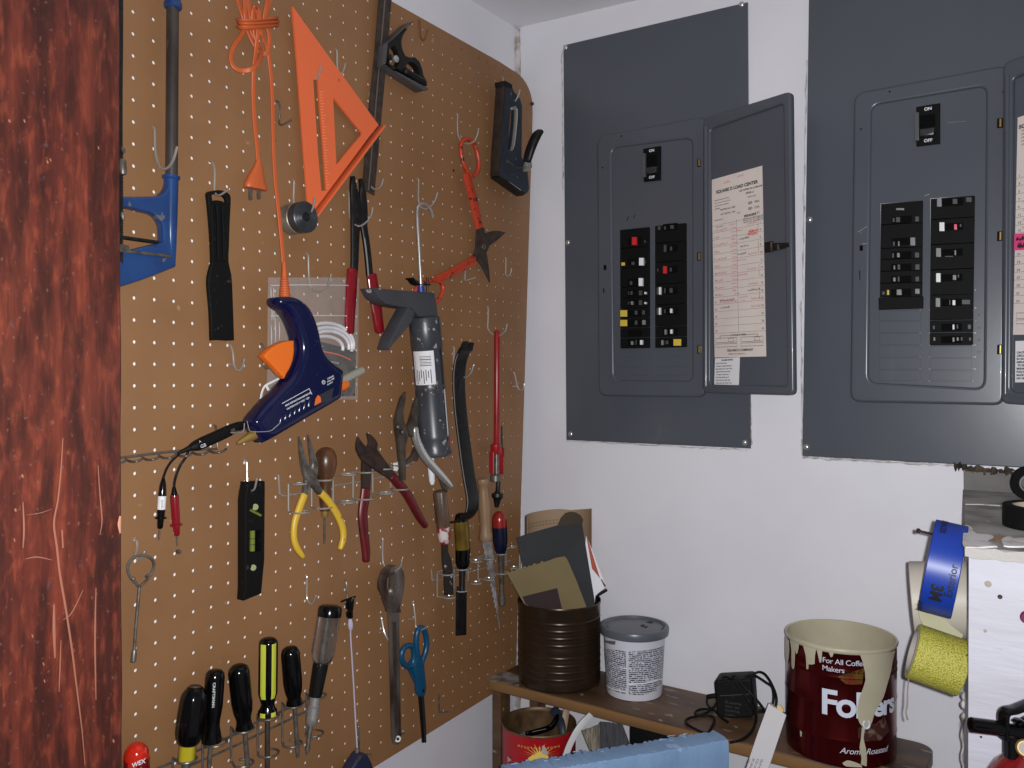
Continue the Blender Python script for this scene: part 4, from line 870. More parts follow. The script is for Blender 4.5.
mb = MB(); mb.disc(P(368, 456, .037), X1, .004, th=.0012); obj('rivet', mb, M['ruststeel'], t)

# locking pliers -----------------------------------------------------------------------------------
t = thing('locking_pliers', 'dull steel locking pliers in front of the caulking gun tip', 'pliers', P(405, 440, 0.05))
old = mat('aged nickel', (84, 74, 65), 0.34, 0.5, col2=(56, 46, 40), scale=50)
mb = MB(); mb.pslab([(404.6, 391.8), (405.8, 393), (405, 402), (403, 412), (404, 422), (408, 428), (408, 436), (405.4, 446), (405.6, 462), (405.8, 480), (399.8, 480.6), (398.6, 462), (396.6, 442), (394.4, 428), (394, 420), (397, 408), (400.4, 397)], .068, .074, b=.0016, k=1); obj('jaw', mb, old, t)
mb = MB(); mb.pslab([(416.4, 397), (417.8, 398.6), (417.6, 412), (417, 428), (420, 434), (416, 438), (409, 436), (405.6, 428), (408.4, 421), (411, 412), (413, 404)], .070, .076, b=.0016, k=1); obj('jaw', mb, old, t)
mb = MB(); mb.pstrip([(414.6, 428, 3.4, .074), (416, 438, 3.8, .074), (419.6, 447.6, 4, .074), (425, 457, 4, .074), (432.6, 466, 4, .074), (440, 474, 3.8, .074), (446, 481, 3.3, .074), (450.6, 486.6, 2.2, .074)], b=.005, n=12, k=3, rnd=.002); obj('handle', mb, M['chrome'], t)
mb = MB(); mb.pslab([(417, 446), (419.6, 454), (417.4, 461), (411, 461.6), (404, 465.6), (405, 461), (411, 455), (413.6, 448)], .066, .071, b=.001); mb.pstrip([(440, 476, 1.8, .071), (443.6, 487, 1.8, .071), (447, 491, 1.6, .071)], b=.0016, k=2); obj('link', mb, old, t)
mb = MB()
for x, y in ((402.6, 432), (417, 434), (398, 427)): mb.disc(P(x, y, .0755), X1, .0028, th=.0016)
obj('rivet', mb, M['dsteel'], t)
mb = MB(); mb.pslab([(393, 463), (397.6, 462), (398.6, 469), (396, 471.4), (393.2, 470.4)], .020, .024, b=.001); tag(obj('plastic_scrap', mb, M['white']), 'scrap of white plastic stuck in the wire rack', 'scrap')

# spattered screwdriver, chisel, drywall saw, nut driver in the corner rack ----------------------------
spat = mat('spattered brown handle', (104, 78, 60), 0.4, col2=(70, 54, 44), scale=40, specks=((176, 166, 156), 70, 0.66), stretch=(1, 1, .4))
t = thing('screwdriver', 'old screwdriver with a paint-spattered brown handle', 'screwdriver', P(443, 540, 0.03))
flu = lambda tt, an: 1-.07*(math.cos(an*6) > 0.3)
mb = MB(); mb.plathe((439.8, 490.4, .03), (443.6, 530, .03), [(0, 4), (.02, 6.2), (.06, 7), (.8, 7.1), (.86, 6.4), (1, 6.6)], n=36, flute=flu); obj('handle', mb, spat, t)
mb = MB(); mb.plathe((443.3, 527, .03), (444.6, 543.6, .03), [(0, 6.6), (.5, 6.5), (.85, 5.4), (1, 4)], n=18); obj('collar', mb, mat('red and white paint', (150, 34, 36), 0.45, col2=(200, 190, 186), scale=60, thr=(.47, .53)), t)
mb = MB(); mb.pslab([(441.4, 542), (447.6, 542), (448, 552), (451.4, 560), (453.2, 575), (453.4, 594.6), (444.6, 595.6), (443.4, 575), (442, 562)], .028, .033, b=.001); obj('blade', mb, mat('painted dark blade', (42, 34, 32), 0.5, 0.2, specks=((190, 184, 180), 75, 0.63)), t)
t = thing('chisel', 'yellow and black handled wood chisel under the pry bar foot', 'chisel', P(462, 560, 0.03))
mb = MB(); mb.plathe((460.8, 513, .026), (461, 521.6, .026), [(0, 3), (.15, 5), (.5, 6.2), (1, 6.6)], n=20); obj('end_cap', mb, M['blackg'], t); mb = MB(); mb.plathe((462.8, 548, .026), (462.6, 569, .026), [(0, 7.6), (.7, 7.2), (.9, 6.2), (1, 4)], n=20); obj('collar', mb, M['blackg'], t)
mb = MB(); mb.plathe((461, 521, .026), (462.8, 548.6, .026), [(0, 7), (.1, 7.4), (.9, 7.7), (1, 7.6)], n=24); obj('handle', mb, mat('amber plastic', (104, 82, 20), 0.16, col2=(78, 60, 16), scale=30, coat=0.3), t)
mb = MB(); mb.plathe((462.4, 567, .026), (462, 590, .026), [(0, 4.6), (.06, 4.6), (.08, 3.4), (.8, 2.9), (1, 3.2)], n=14); mb.pslab([(457.6, 586), (463, 587.5), (466.6, 590), (466.2, 635), (455.8, 635.6), (456.2, 592)], .0235, .0275, b=.001); obj('blade', mb, M['blackm'], t)
t = thing('drywall_saw', 'drywall saw with a pale turned wooden handle', 'saw', P(485, 530, 0.03))
mb = MB(); mb.plathe((482.6, 478, .03), (486, 541, .03), [(0, 3), (.015, 5.4), (.06, 6.0), (.11, 5), (.15, 4.4), (.22, 4.8), (.45, 6.1), (.7, 5.7), (.82, 5.6), (.90, 6.9), (.97, 7), (1, 5.6)], n=20); obj('handle', mb, M['paleWood'], t)
mb = MB(); tooth = [(482.4, 540)]
for i in range(14): tooth += [(483+i*1.05, 548+i*5.4), (484.6+i*1.05, 550.6+i*5.4)]
mb.pslab(tooth+[(499.6, 629), (497.6, 606), (495, 582), (491.6, 541)], .029, .0305, b=.0003); obj('blade', mb, mat('plaster-caked blade', (120, 112, 112), 0.6, 0.2, col2=(172, 166, 168), scale=60), t)
t = thing('nut_driver', 'nut driver with a blue handle and round red cap', 'nut driver', P(500, 560, 0.03))
mb = MB(); mb.plathe((499.2, 511.6, .03), (499.6, 527, .03), [(0, 2.6), (.1, 5), (.35, 7), (.6, 7.4), (1, 7.4)], n=24); obj('cap', mb, mat('red cap', (136, 30, 24), 0.25), t)
mb = MB(); mb.plathe((499.6, 526.6, .03), (500.8, 553.6, .03), [(0, 7.5), (.5, 7.4), (.85, 6), (1, 4.4)], n=24); obj('handle', mb, mat('dark blue handle', (10, 16, 40), 0.3), t)
mb = MB(); mb.plathe((500.9, 553, .03), (502.2, 606, .03), [(0, 3.4), (.03, 3.4), (.04, 3), (.80, 2.3), (.81, 3.4), (.97, 3.2), (1, 1.8)], n=14); obj('shaft', mb, M['dsteel'], t)

# ratchet wrench ------------------------------------------------------------------------------------------
t = thing('ratchet_wrench', 'long worn steel ratchet wrench with a teardrop head', 'wrench', P(393, 650, 0.02))
old2 = mat('worn tool steel', (122, 112, 106), 0.24, 0.6, col2=(70, 58, 52), scale=34, stretch=(1, 1, .4))
mb = MB(); mb.pslab([(394, 564.8), (399, 567), (403, 572), (404.2, 580), (403, 591), (400.6, 602), (398.8, 612), (387.6, 612), (383.4, 604), (379.8, 592), (378.6, 582), (380, 574), (384.6, 568), (389, 565.4)], .012, .029, k=2, b=.0022,
                    holes=[[(392.6, 573), (394.8, 576), (395, 586), (394.6, 591), (391, 594), (387.4, 592), (385.6, 588), (386, 581), (388.6, 575)]]); obj('head', mb, old2, t)
mb = MB(); mb.plathe((390.6, 591, .020), (391, 591, .0265), [(0, 3.4), (.9, 3.4), (1, 2.6)], n=16); mb.disc(P(396, 587, .028), X1, .0026, th=.001); obj('pawl', mb, M['dsteel'], t)
mb = MB(); mb.pslab([(387.4, 608), (398.9, 608), (399, 640), (400.8, 736), (399.4, 742.6), (396, 744.8), (393, 743.2), (391.4, 737), (388.8, 640)], .020, .0265, b=.0018); obj('handle', mb, old2, t)
mb = MB(); mb.pslab([(392.2, 622), (396, 622), (397.6, 728), (394.6, 728)], .0262, .0272, b=.0004); obj('panel', mb, M['brown'], t)
mb = MB(); mb.tube(P(397.6, 739, .026), P(397.9, 739, .0285), .0052, .0025, n=16); obj('hang_hole', mb, M['chrome'], t)

# scissors ---------------------------------------------------------------------------------------------------
t = thing('scissors', 'bright blue handled scissors hanging open-loop up', 'scissors', P(420, 670, 0.015))
mb = MB(); mb.sweep([P(x, y, .016) for x, y in ((416.8, 634), (418.4, 629.4), (421, 627.6), (424, 630), (426.2, 637.6), (426.6, 646), (425, 653.6), (422.4, 660), (420.4, 666), (418.6, 660), (417, 652), (416.2, 643))], [(.0046, .0045)]*12, n=10, up=X1, closed=True, k=3)
mb.pslab([(416, 655), (421.6, 658), (423.4, 663), (424.6, 676), (425.8, 688), (424, 695.4), (420.4, 697), (417, 695), (415, 690), (414.6, 678), (412, 668)], .011, .0195, k=2, b=.0026); obj('handle', mb, M['sciss'], t)
mb = MB(); mb.sweep([P(x, y, .012) for x, y in ((410.6, 645.6), (405.6, 646.6), (402.2, 651.4), (401.4, 658), (404, 664), (408.6, 667), (412.6, 664), (414, 656), (413.2, 649))], [(.0046, .0045)]*9, n=10, up=X1, closed=True, k=3)
mb.pslab([(406, 666), (412, 658), (417, 672), (421, 682), (418, 690), (414.6, 684)], .0075, .0135, k=2, b=.002); obj('handle', mb, M['sciss'], t)
mb = MB(); mb.pslab([(418, 695), (422.6, 695), (424.6, 730), (425.6, 742.6), (422.2, 742.6), (421.4, 735)], .013, .0155, b=.0004); obj('blade', mb, M['blackm'], t)
mb = MB(); mb.pslab([(421.4, 695), (424, 695), (425.9, 725), (426.4, 742.4), (424.6, 742.6)], .0158, .0180, b=.0004); obj('blade', mb, mat('blade sheen', (84, 82, 80), 0.3, 0.8), t)
mb = MB(); mb.disc(P(423, 690.6, .0195), X1, .003, th=.0012); obj('rivet', mb, M['blackm'], t)

# rod with ring handle ------------------------------------------------------------------------------------------
t = thing('ring_rod', 'thin steel rod with a round wire ring handle and blunt tip', 'rod', P(137, 610, 0.015))
mb = MB(); mb.prod([(139.4, 587, 1.5, .018), (137.6, 607.5, 1.5, .018), (135.8, 628, 1.5, .018), (134.2, 652, 1.5, .018)], n=10); mb.plathe((134.4, 650, .018), (133.2, 662.6, .018), [(0, 2), (.15, 2.6), (.9, 2.7), (1, 1.6)], n=12); obj('rod', mb, M['dsteel'], t)
mb = MB(); mb.prod([(140.4, 586.4, 1.4, .020), (145, 582, 1.4, .021), (149, 577.4, 1.4, .022), (152.6, 571, 1.4, .022), (154, 564, 1.4, .022), (151.4, 558.8, 1.4, .021), (145.6, 555.8, 1.4, .020), (139, 555.6, 1.4, .019), (132.8, 558, 1.4, .019), (128.6, 563.6, 1.4, .018), (127.6, 569.4, 1.4, .018), (129.8, 576, 1.4, .018), (134, 581.6, 1.4, .018), (139.2, 587, 1.4, .018)], n=9, k=3)
mb.plathe((132, 577.4, .02), (135, 580, .02), [(0, 1), (.5, 2), (1, 1)], n=8); mb.plathe((146, 577, .022), (149, 574.6, .022), [(0, 1.8), (1, 1.8)], n=8); obj('ring', mb, M['dsteel'], t)

# spirit level ------------------------------------------------------------------------------------------------------
t = thing('spirit_level', 'black torpedo level hanging upright with green vials', 'level', P(251, 540, 0.01))
mb = MB(); mb.pslab([(241, 483.4), (243, 481.8), (261.8, 480.8), (264.6, 486), (264, 560), (260.4, 593.4), (239.6, 599.8), (237.9, 588), (238, 500), (239, 492)], .004, .020, b=.0014,
    holes=[[(250.6, 488.6), (253.6, 488.2), (254, 491.6), (251, 492.4)], [(249.4, 531), (261.4, 530), (261.2, 551), (249, 552)]]); obj('body', mb, M['black'], t)
vial = mat('green vial fluid', (112, 122, 46), 0.15, coat=0.5)
mb = MB(); mb.plathe((252.4, 530, .013), (252.2, 552, .013), [(0, 2.7), (1, 2.7)], n=12); mb.plathe((255, 507, .019), (255.2, 507, .0215), [(0, 3.6), (1, 3.2)], n=14); mb.plathe((253, 567.6, .019), (253.2, 567.6, .0215), [(0, 3.4), (1, 3)], n=14)
mb.plathe((250.2, 510, .0205), (260.8, 515.4, .0205), [(0, 1.3), (1, 1.3)], n=8); obj('vial', mb, vial, t)
mb = MB()
for y in (538, 544): mb.plathe((252.4, y, .013), (252.38, y+.7, .013), [(0, 2.85), (1, 2.85)], n=12)
mb.plathe((256, 510.5, .0212), (256.4, 512, .0212), [(0, 1.4), (1, 1.4)], n=8); obj('vial_line', mb, M['ink'], t)

# screwdrivers in the bottom rack ------------------------------------------------------------------------------------
SG = 'screwdrivers in the bottom wire rack'
def driver(label, prof, a, b, m, shaft, n=28, flute=None, d=.030):
    t = thing('screwdriver', label, 'screwdriver', P(a[0], a[1], d), SG)
    mb = MB(); mb.plathe(a+(d,), b+(d,), prof, n=n, flute=flute); obj('handle', mb, m, t)
    if shaft:
        mb = MB(); (x0, y0, r0), (x1, y1, r1) = shaft
        mb.plathe((x0, y0, d), (x1, y1, d), [(0, r0), (.86, r0*.97), (.93, r1*1.15), (1, r1)], n=10); obj('shaft', mb, M['dsteel'], t)
    return t
t = driver('stubby screwdriver with a clear red domed handle at the jamb', [(0, 3), (.03, 7), (.09, 10.4), (.16, 11.8), (.3, 12), (1, 12)], (136.4, 742.6), (137, 812), mat('clear red handle', (225, 44, 22), 0.12, trans=0.35, coat=0.5), ((137, 810, 3), (137, 860, 2)))
mb = MB(); mb.plathe((136.6, 757, .03), (137, 812, .03), [(0, 10.6), (.02, 12.35), (1, 12.35)], n=28, flute=lambda tt, an: 1.0 if math.cos(an*3+.6) > -.55 else .93); obj('lower_handle', mb, mat('deep red handle', (112, 10, 16), 0.2, coat=0.4), t)
mb = MB()
for k_, s_ in enumerate(('WEX', 'USA')):
    o_ = P(132, 768+k_*8, .0475); mb.text(s_, .007, lambda a, c: o_+Y1*a+Z1*c, bold=.0002)
obj('lettering', mb, M['label'], t)
fl8 = lambda tt, an: 1-.05*(math.cos(an*9) > .2) if .16 < tt < .9 else 1
t = driver('fat black fluted screwdriver with a brown cap and yellow collar', [(0, 6.4), (.01, 7.4), (.04, 8.6), (.12, 11.6), (.22, 13), (.5, 13.8), (.78, 13.8), (.88, 12.6), (.96, 10.6), (1, 8.4)], (195.4, 686.6), (188, 745), M['blackg'], ((186.6, 760, 4.2), (181.5, 812, 3.6)), n=54, flute=fl8)
mb = MB(); mb.plathe((195.6, 685.4, .03), (195.2, 688, .03), [(0, 5.4), (1, 6.6)], n=20); obj('end_cap', mb, mat('brown end cap', (62, 46, 36), 0.5), t)
mb = MB(); mb.plathe((188, 743, .03), (186.4, 761, .03), [(0, 8.4), (.9, 8.6), (1, 7)], n=24, flute=lambda tt, an: 1-.08*(math.cos(an*5) > .4)); obj('collar', mb, mat('amber collar', (168, 152, 32), 0.2, coat=.4), t)
t = driver('black screwdriver with white lettering down its handle', [(0, 4), (.012, 6.6), (.05, 8.8), (.12, 9.4), (.5, 9), (.68, 7.3), (.76, 7.0), (.84, 8.2), (.92, 9.6), (.98, 9.4), (1, 6)], (215.4, 669.6), (211.4, 743.4), M['blackg'], ((210.8, 742, 2.2), (206, 816, 1.8)))
mb = MB(); fw = P(213, 683, .0405); vd = (P(211.8, 712, .0405)-fw).normalized(); sd_ = X1.cross(vd).normalized()
if sd_.y < 0: sd_ = -sd_
mb.text('CRAFTSMAN', .0052, lambda a, c: fw+vd*a+sd_*c, bold=.00012); obj('lettering', mb, M['label'], t)
driver('black screwdriver between the lettered one and the yellow-striped one', [(0, 3.6), (.012, 6.2), (.05, 9.2), (.11, 10.4), (.55, 10.3), (.70, 9.3), (.82, 7.2), (.9, 7.6), (.96, 8.8), (1, 6.6)], (238.2, 664.6), (244.8, 731), M['blackg'], ((244.9, 730, 2.4), (249.6, 790, 2)))
# striped: alternate facets carry the colour
t = thing('screwdriver', 'yellow and black striped screwdriver, the only striped handle', 'screwdriver', P(268, 680, .03), SG)
mb = MB(); p0, p1 = P(268.4, 637.6, .03), P(267.6, 716, .03)
prof = [(0, 4), (.012, 6.6), (.035, 8.4), (.06, 9.2), (.08, 9.4), (.70, 9.4), (.76, 8.2), (.84, 6.2), (.88, 6.8), (.93, 9.2), (.985, 9.4), (1, 7)]
npx = sc(p0)
def stripe(i, j):
    on = (j % 6) in (0, 1, 2)
    return 1 if (on and (3 <= i <= 5 or i == 9)) else 0
mb.lathe(p0, p1, [(a, b_*npx) for a, b_ in prof], 30, mat=stripe, flute=lambda tt, an: .95 if (round(an/(2*PI/30)) % 6) in (1, 2) and .07 < tt < .8 else 1, ph=0.31)
obj('handle', mb, [M['blackg'], mat('yellow stripe', (188, 192, 66), 0.35)], t)
mb = MB(); mb.plathe((267.6, 715, .03), (267.2, 800, .03), [(0, 2.6), (1, 2.4)], n=10); obj('shaft', mb, M['brown'], t)
driver('plain black screwdriver right of the yellow-striped one', [(0, 3.2), (.012, 5.4), (.05, 8), (.12, 9.2), (.6, 9.3), (.76, 8.4), (.86, 6.6), (.93, 7.6), (.98, 8.2), (1, 6)], (290, 646.6), (294.6, 705.4), M['blackg'], ((294.8, 704, 2.2), (297.8, 757, 1.6)))
t = thing('screwdriver', 'clear-handled ratchet screwdriver with a black cap, longest in the rack', 'screwdriver', P(320, 670, .03), SG)
mb = MB(); mb.plathe((330.6, 605, .034), (329.2, 616.4, .034), [(0, 8), (.1, 10.4), (.35, 11.8), (1, 11.8)], n=24); obj('cap', mb, M['blackg'], t)
mb = MB(); mb.plathe((329.2, 616, .034), (321, 665, .034), [(0, 11.6), (.7, 11.7), (.80, 11.4), (.84, 10.6), (.99, 7.4), (1, 6.8)], n=32, flute=lambda tt, an: 1-.04*(math.cos(an*6) > 0)); obj('handle', mb, mat('clear acrylic', (236, 232, 230), 0.03, trans=0.97), t)
mb = MB(); mb.plathe((328.8, 618, .034), (321.6, 662, .034), [(0, 2), (1, 2)], n=12); obj('bit_store', mb, M['dsteel'], t)
mb = MB(); mb.plathe((321.2, 662, .034), (315, 697, .034), [(0, 7.2), (.1, 7.8), (.9, 6.7), (1, 6)], n=22); obj('shank', mb, mat('glossy smoke', (40, 38, 38), 0.12, 0.6), t)
mb = MB(); mb.plathe((315.2, 696, .034), (311, 726, .034), [(0, 5.2), (.3, 5.2), (.33, 6.2), (.4, 5.6), (.5, 6.2), (.6, 5.6), (.7, 6), (.9, 5.4), (1, 3)], n=20); obj('chuck', mb, M['chrome'], t)
mb = MB(); mb.plathe((311, 724, .034), (306.8, 754.4, .034), [(0, 2.3), (.7, 2.2), (.8, 2.6), (1, .9)], n=10); obj('bit', mb, M['dsteel'], t)

# clip, string and chalk reel --------------------------------------------------------------------------------------------
t = thing('chalk_reel', 'dark blue chalk line reel hanging below the pale string', 'chalk line', P(357, 765, 0.02))
mb = MB(); mb.pslab([(353.6, 753), (360, 751.6), (366, 755), (370.6, 763), (373.4, 775), (371, 790), (362, 800), (350, 799), (342, 788), (341.4, 773), (346, 764)], .012, .034, k=2, b=.005, seg=3); obj('case', mb, mat('dark blue case', (34, 38, 62), 0.4), t)
mb = MB(); mb.pslab([(357, 755), (362, 757), (358.6, 761)], .034, .035, b=.0003); mb.plathe((357.4, 748, .022), (357.4, 755, .022), [(0, 2.2), (1, 3.4)], n=10); obj('cap', mb, M['dsteel'], t)
mb = MB(); mb.prod([(350, 619, .8, .012), (350.8, 640, .8, .012), (353.6, 685, .8, .013), (356, 730, .8, .016), (357.4, 752, .8, .022)], n=7); mb.plathe((350, 617, .012), (350.8, 631, .012), [(0, .8), (.2, 1.9), (.5, 2.9), (.8, 2.4), (1, .9)], n=10); obj('string', mb, mat('lilac white string', (176, 166, 182), 0.8), t)
t = thing('clip', 'small black clip at the top of the chalk line string', 'clip', P(350, 605, 0.01))
mb = MB(); mb.pslab([(346.6, 599), (353.8, 596.6), (354, 603), (352.6, 612), (352.8, 617), (350.4, 620), (347.6, 618.4), (347.6, 611), (346.6, 604)], .008, .014, b=.001, holes=[[(348.6, 604.6), (351.6, 604), (351.4, 608), (349, 608.6)], [(349.2, 613.4), (351.6, 613), (351.4, 616.4), (349.4, 616.6)]]); mb.prod([(341.4, 601.6, 1, .012), (347, 599.4, 1.1, .012), (355, 596.8, 1, .012)], rnd=True); obj('body', mb, M['black'], t)
# ------------------------------------------------------------------ breaker panels on the back wall
M['gray'] = mat('grey enamelled steel', (76, 80, 88), 0.27, 0.0, col2=(73, 77, 85), scale=5, bump=0.04, bscale=22, specks=((62, 64, 70), 60, 0.775), coat=0.08)
M['bk'] = mat('bakelite', (8, 8, 9), 0.65, spec=.16)
M['bk2'] = mat('bakelite recess', (6, 6, 7), 0.8, spec=.1)
M['tog'] = mat('grey toggle', (128, 128, 130), 0.45)
M['togw'] = mat('white toggle', (226, 226, 228), 0.4)
M['togr'] = mat('red toggle', (196, 36, 40), 0.4)
M['togp'] = mat('pink toggle', (236, 92, 112), 0.4)
M['tick'] = mat('dim print', (66, 66, 68), 0.5)
M['ysq'] = mat('yellow test button', (206, 176, 66), 0.45)
M['paper'] = mat('aged paper', (212, 200, 192), 0.65, col2=(206, 192, 186), scale=12)
M['redink'] = mat('red ink', (186, 104, 104), 0.7)
def q3(u, v, w): return Vector((u, -w, v))
def qslab(mb, px, d0, d1, holes=(), k=1, **kw):
    L = lambda q: [(p.x, p.z) for p in (Q(x, y, d1) for x, y in smooth_outline(q, k))]
    mb.slab(L(px), d0, d1, q3, [L(h) for h in holes], **kw)
def rr(tl, tr, br, bl, f=.12, n=4):
    """rounded quadrilateral in pixels; f in pixels"""
    c = [Vector(p) for p in (tl, tr, br, bl)]; out = []
    for i in range(4):
        a, b, d = c[i-1], c[i], c[(i+1) % 4]
        p, q = b+(a-b).normalized()*f, b+(d-b).normalized()*f
        for j in range(n+1):
            t = j/n; out.append(tuple(p*(1-t)**2+b*2*t*(1-t)+q*t*t))
    return out
def breaker(panel, quad, toggles, label=None, ticks=()):
    """quad px tl,tr,br,bl; toggles: (x,y,w,h,mat)"""
    mb = MB(); tl, tr, br, bl = quad
    qslab(mb, [tl, tr, br, bl], .004, .0145, b=.0006)
    b = obj('breaker', mb, M['bk'], panel, label=label)
    cx = (tl[0]+tr[0])/2; 
    mb = MB(); ym = toggles[0][1] if toggles else (tl[1]+bl[1])/2
    hx = (tr[0]-tl[0])*.24; hy = min(3.6, (bl[1]-tl[1])*.33)
    sl = (tr[1]-tl[1])/(tr[0]-tl[0])
    qslab(mb, [(cx-hx, ym-hy-sl*hx), (cx+hx, ym-hy+sl*hx), (cx+hx, ym+hy+sl*hx), (cx-hx, ym+hy-sl*hx)], .0142, .0149, b=.0002); obj('toggle_slot', mb, M['bk2'], b)
    for x, y, w, h, m in toggles:
        mb = MB(); qslab(mb, [(x-w/2, y-h/2), (x+w/2, y-h/2), (x+w/2, y+h/2), (x-w/2, y+h/2)], .0145, .0205 if m not in ('tick', 'ysq') else .0157, b=.0006 if m != 'tick' else .0001)
        obj({'ysq': 'test_button', 'tick': 'rating_mark'}.get(m, 'toggle'), mb, M[m], b)
    return b
def screw(panel, pts):
    for x, y in pts:
        mb = MB(); c = Q(x, y, .004); mb.lathe(c, c-Y1*.0035, [(0, .0052), (.4, .0050), (.8, .0036), (1, .0014)], 16)
        obj('screw', mb, M['chrome'], panel)
def main_breaker(panel, tl, tr, br, bl):
    mb = MB(); qslab(mb, [tl, tr, br, bl], .004, .0145, b=.0008); b = obj('main_breaker', mb, M['bk'], panel)
    L = lambda s, t: ((tl[0]*(1-s)+tr[0]*s)*(1-t)+(bl[0]*(1-s)+br[0]*s)*t, (tl[1]*(1-s)+tr[1]*s)*(1-t)+(bl[1]*(1-s)+br[1]*s)*t)
    mb = MB(); qslab(mb, [L(.14, .24), L(.8, .24), L(.8, .56), L(.14, .56)], .0143, .0150, b=.0002); obj('toggle_slot', mb, M['bk2'], b)
    mb = MB(); qslab(mb, [L(.14, .58), L(.78, .58), L(.74, .76), L(.14, .76)], .0145, .024, b=.002); obj('toggle', mb, mat('worn bakelite toggle', (44, 44, 48), 0.32), b)
    mb = MB(); qslab(mb, [L(-.08, .14), L(.11, .14), L(.11, .86), L(-.08, .86)], .0145, .020, b=.0006); obj('trip_cover', mb, mat('grey trip cover', (76, 76, 78), 0.5), b)
    mb = MB(); h_ = (Q(*L(0, 0), .015)-Q(*L(0, 1), .015)).length
    for s_, t_, w_ in (('ON', .13, .0), ('OFF', .93, 0)):
        o_ = Q(*L(.5, t_), .0152); u_ = (Q(*L(1, t_), .0152)-Q(*L(0, t_), .0152)).normalized(); mb.text(s_, h_*.11, lambda a, c: o_+u_*a+Z1*c, align='CENTER', bold=.0002)
    obj('lettering', mb, M['label'], b)
    return b

def frame_and_recess(panel, outer, inner, holes):
    mb = MB(); qslab(mb, outer, .003, .013, holes=[inner], b=.004, seg=3, both=False); obj('raised_frame', mb, M['gray'], panel)
    mb = MB(); grow = lambda L, g: [(x+(1 if x > sum(p[0] for p in L)/len(L) else -1)*g, y+(1 if y > sum(p[1] for p in L)/len(L) else -1)*g) for x, y in L]
    qslab(mb, grow(inner, 2), .003, .0095, holes=holes, b=.0006, both=False); obj('dead_front', mb, M['gray'], panel)

# ---------------- left panel (door swung out to the right)
t1 = thing('breaker_panel', 'grey breaker panel nearer the corner, its door open over it', 'breaker panel', Q(650, 440, .002))
mb = MB(); qslab(mb, [(563.2, 45.2), (747.5, 2), (750.4, 448.6), (566.2, 440)], 0, .0042, b=.001); obj('cover_plate', mb, M['gray'], t1)
inner = rr((611.4, 148.2), (691.6, 138.2), (691.8, 380.8), (614, 380), 7)
lc = [(620, 230), (648.8, 227), (649, 348), (620.4, 348.5)]; rc = [(655, 226), (685.6, 223), (686, 347), (655.2, 348)]; mc = [(643.2, 148.8), (660, 146), (660, 179.8), (643.6, 181.6)]
frame_and_recess(t1, rr((596.6, 136.6), (705, 115.6), (705, 397.4), (598, 396), 9), inner, [lc, rc, mc])
main_breaker(t1, *mc)
def col(a, ys, quad):
    """split a column quad at the given left-edge ys"""
    tl, tr, br, bl = quad; out = []
    H_ = bl[1]-tl[1]
    for y0, y1 in zip(ys, ys[1:]):
        f0, f1 = (y0-tl[1])/H_, (y1-tl[1])/H_
        L = lambda f: ((tl[0]+(bl[0]-tl[0])*f, tl[1]+(bl[1]-tl[1])*f), (tr[0]+(br[0]-tr[0])*f, tr[1]+(br[1]-tr[1])*f))
        (a0, b0), (a1, b1) = L(f0+.002), L(f1-.002)
        out.append([a0, b0, b1, a1])
    return out
ys = [230, 248.6, 268.6, 287.6, 298.2, 308.4, 318.2, 328, 338, 348.5]
tg = [[(634, 241, 4.6, 8, 'togr'), (645, 241.5, 1.4, 2.4, 'tick')], [(641, 261.6, 4.2, 7.6, 'togw'), (623, 264, 3.6, 3.2, 'ysq'), (633, 263.4, 3, 3, 'tick'), (645, 262, 1, 3, 'tick')], [(640.4, 282, 3.8, 8, 'togw'), (631, 283, 2.4, 3.6, 'tick')],
      [(640.4, 292.8, 3.2, 4.8, 'tick'), (631.4, 293, 2, 3.4, 'tick'), (645, 293, 1.6, 2.2, 'togw'), (628.6, 293.2, .8, 3, 'tick')], [(640.4, 302.6, 3.2, 4.8, 'tick'), (631.6, 303, 1.8, 3.4, 'tog'), (645, 303, 1.6, 2, 'togw'), (628.6, 303, .8, 3, 'tick')],
      [(623.6, 313.4, 7, 6.6, 'ysq'), (636, 312.6, 2.6, 4, 'tick'), (643.4, 312.4, 2.6, 4, 'tick')], [(623.6, 323, 7, 6.4, 'ysq'), (636, 322.6, 2.6, 4, 'tick'), (643.4, 322.4, 2.6, 4.6, 'tog')], [], [(641, 342.4, 2.2, 4.6, 'togw'), (631.6, 343, 1.8, 3.6, 'tog'), (636, 342.4, 1, 5, 'tick')]]
for q_, g_ in zip(col(0, ys, lc), tg): breaker(t1, q_, g_)
ys = [226, 243.6, 262.6, 284.4, 305.2, 326.4, 337.6, 348]
tg = [[(672, 227, 3.4, 3.6, 'tick'), (659, 228, 2.6, 3.6, 'tick'), (665, 228, 1.6, 3, 'tick')], [(665, 248.4, 2.6, 7, 'tick'), (671, 248.6, 2, 4, 'tick')], [(664.6, 269.8, 3.4, 7.4, 'togr'), (670.6, 269.6, 2, 3.6, 'tick'), (657.6, 270, 1, 3, 'tick')],
      [(659.6, 290.8, 1.8, 7.4, 'togw'), (657.6, 291, 2, 7, 'tick'), (664.8, 290.8, 1.2, 5, 'tick'), (671, 290.4, 3, 4.6, 'tick')], [(659.4, 311.2, 1.6, 7, 'togw'), (657.6, 311.4, 2, 6.6, 'tick'), (664.8, 311.2, 1.2, 4, 'tick'), (670.8, 310.8, 1.8, 4.4, 'togw')], [(665.2, 332, 1.6, 5, 'tog'), (671, 331.6, 1.8, 4.2, 'togw')],
      [(677.2, 342.4, 7.8, 6.6, 'ysq'), (662, 342.6, 1.8, 4.8, 'tog'), (667, 342.4, 2.6, 3.6, 'tick')]]
for q_, g_ in zip(col(0, ys, rc), tg): breaker(t1, q_, g_)
mb = MB()
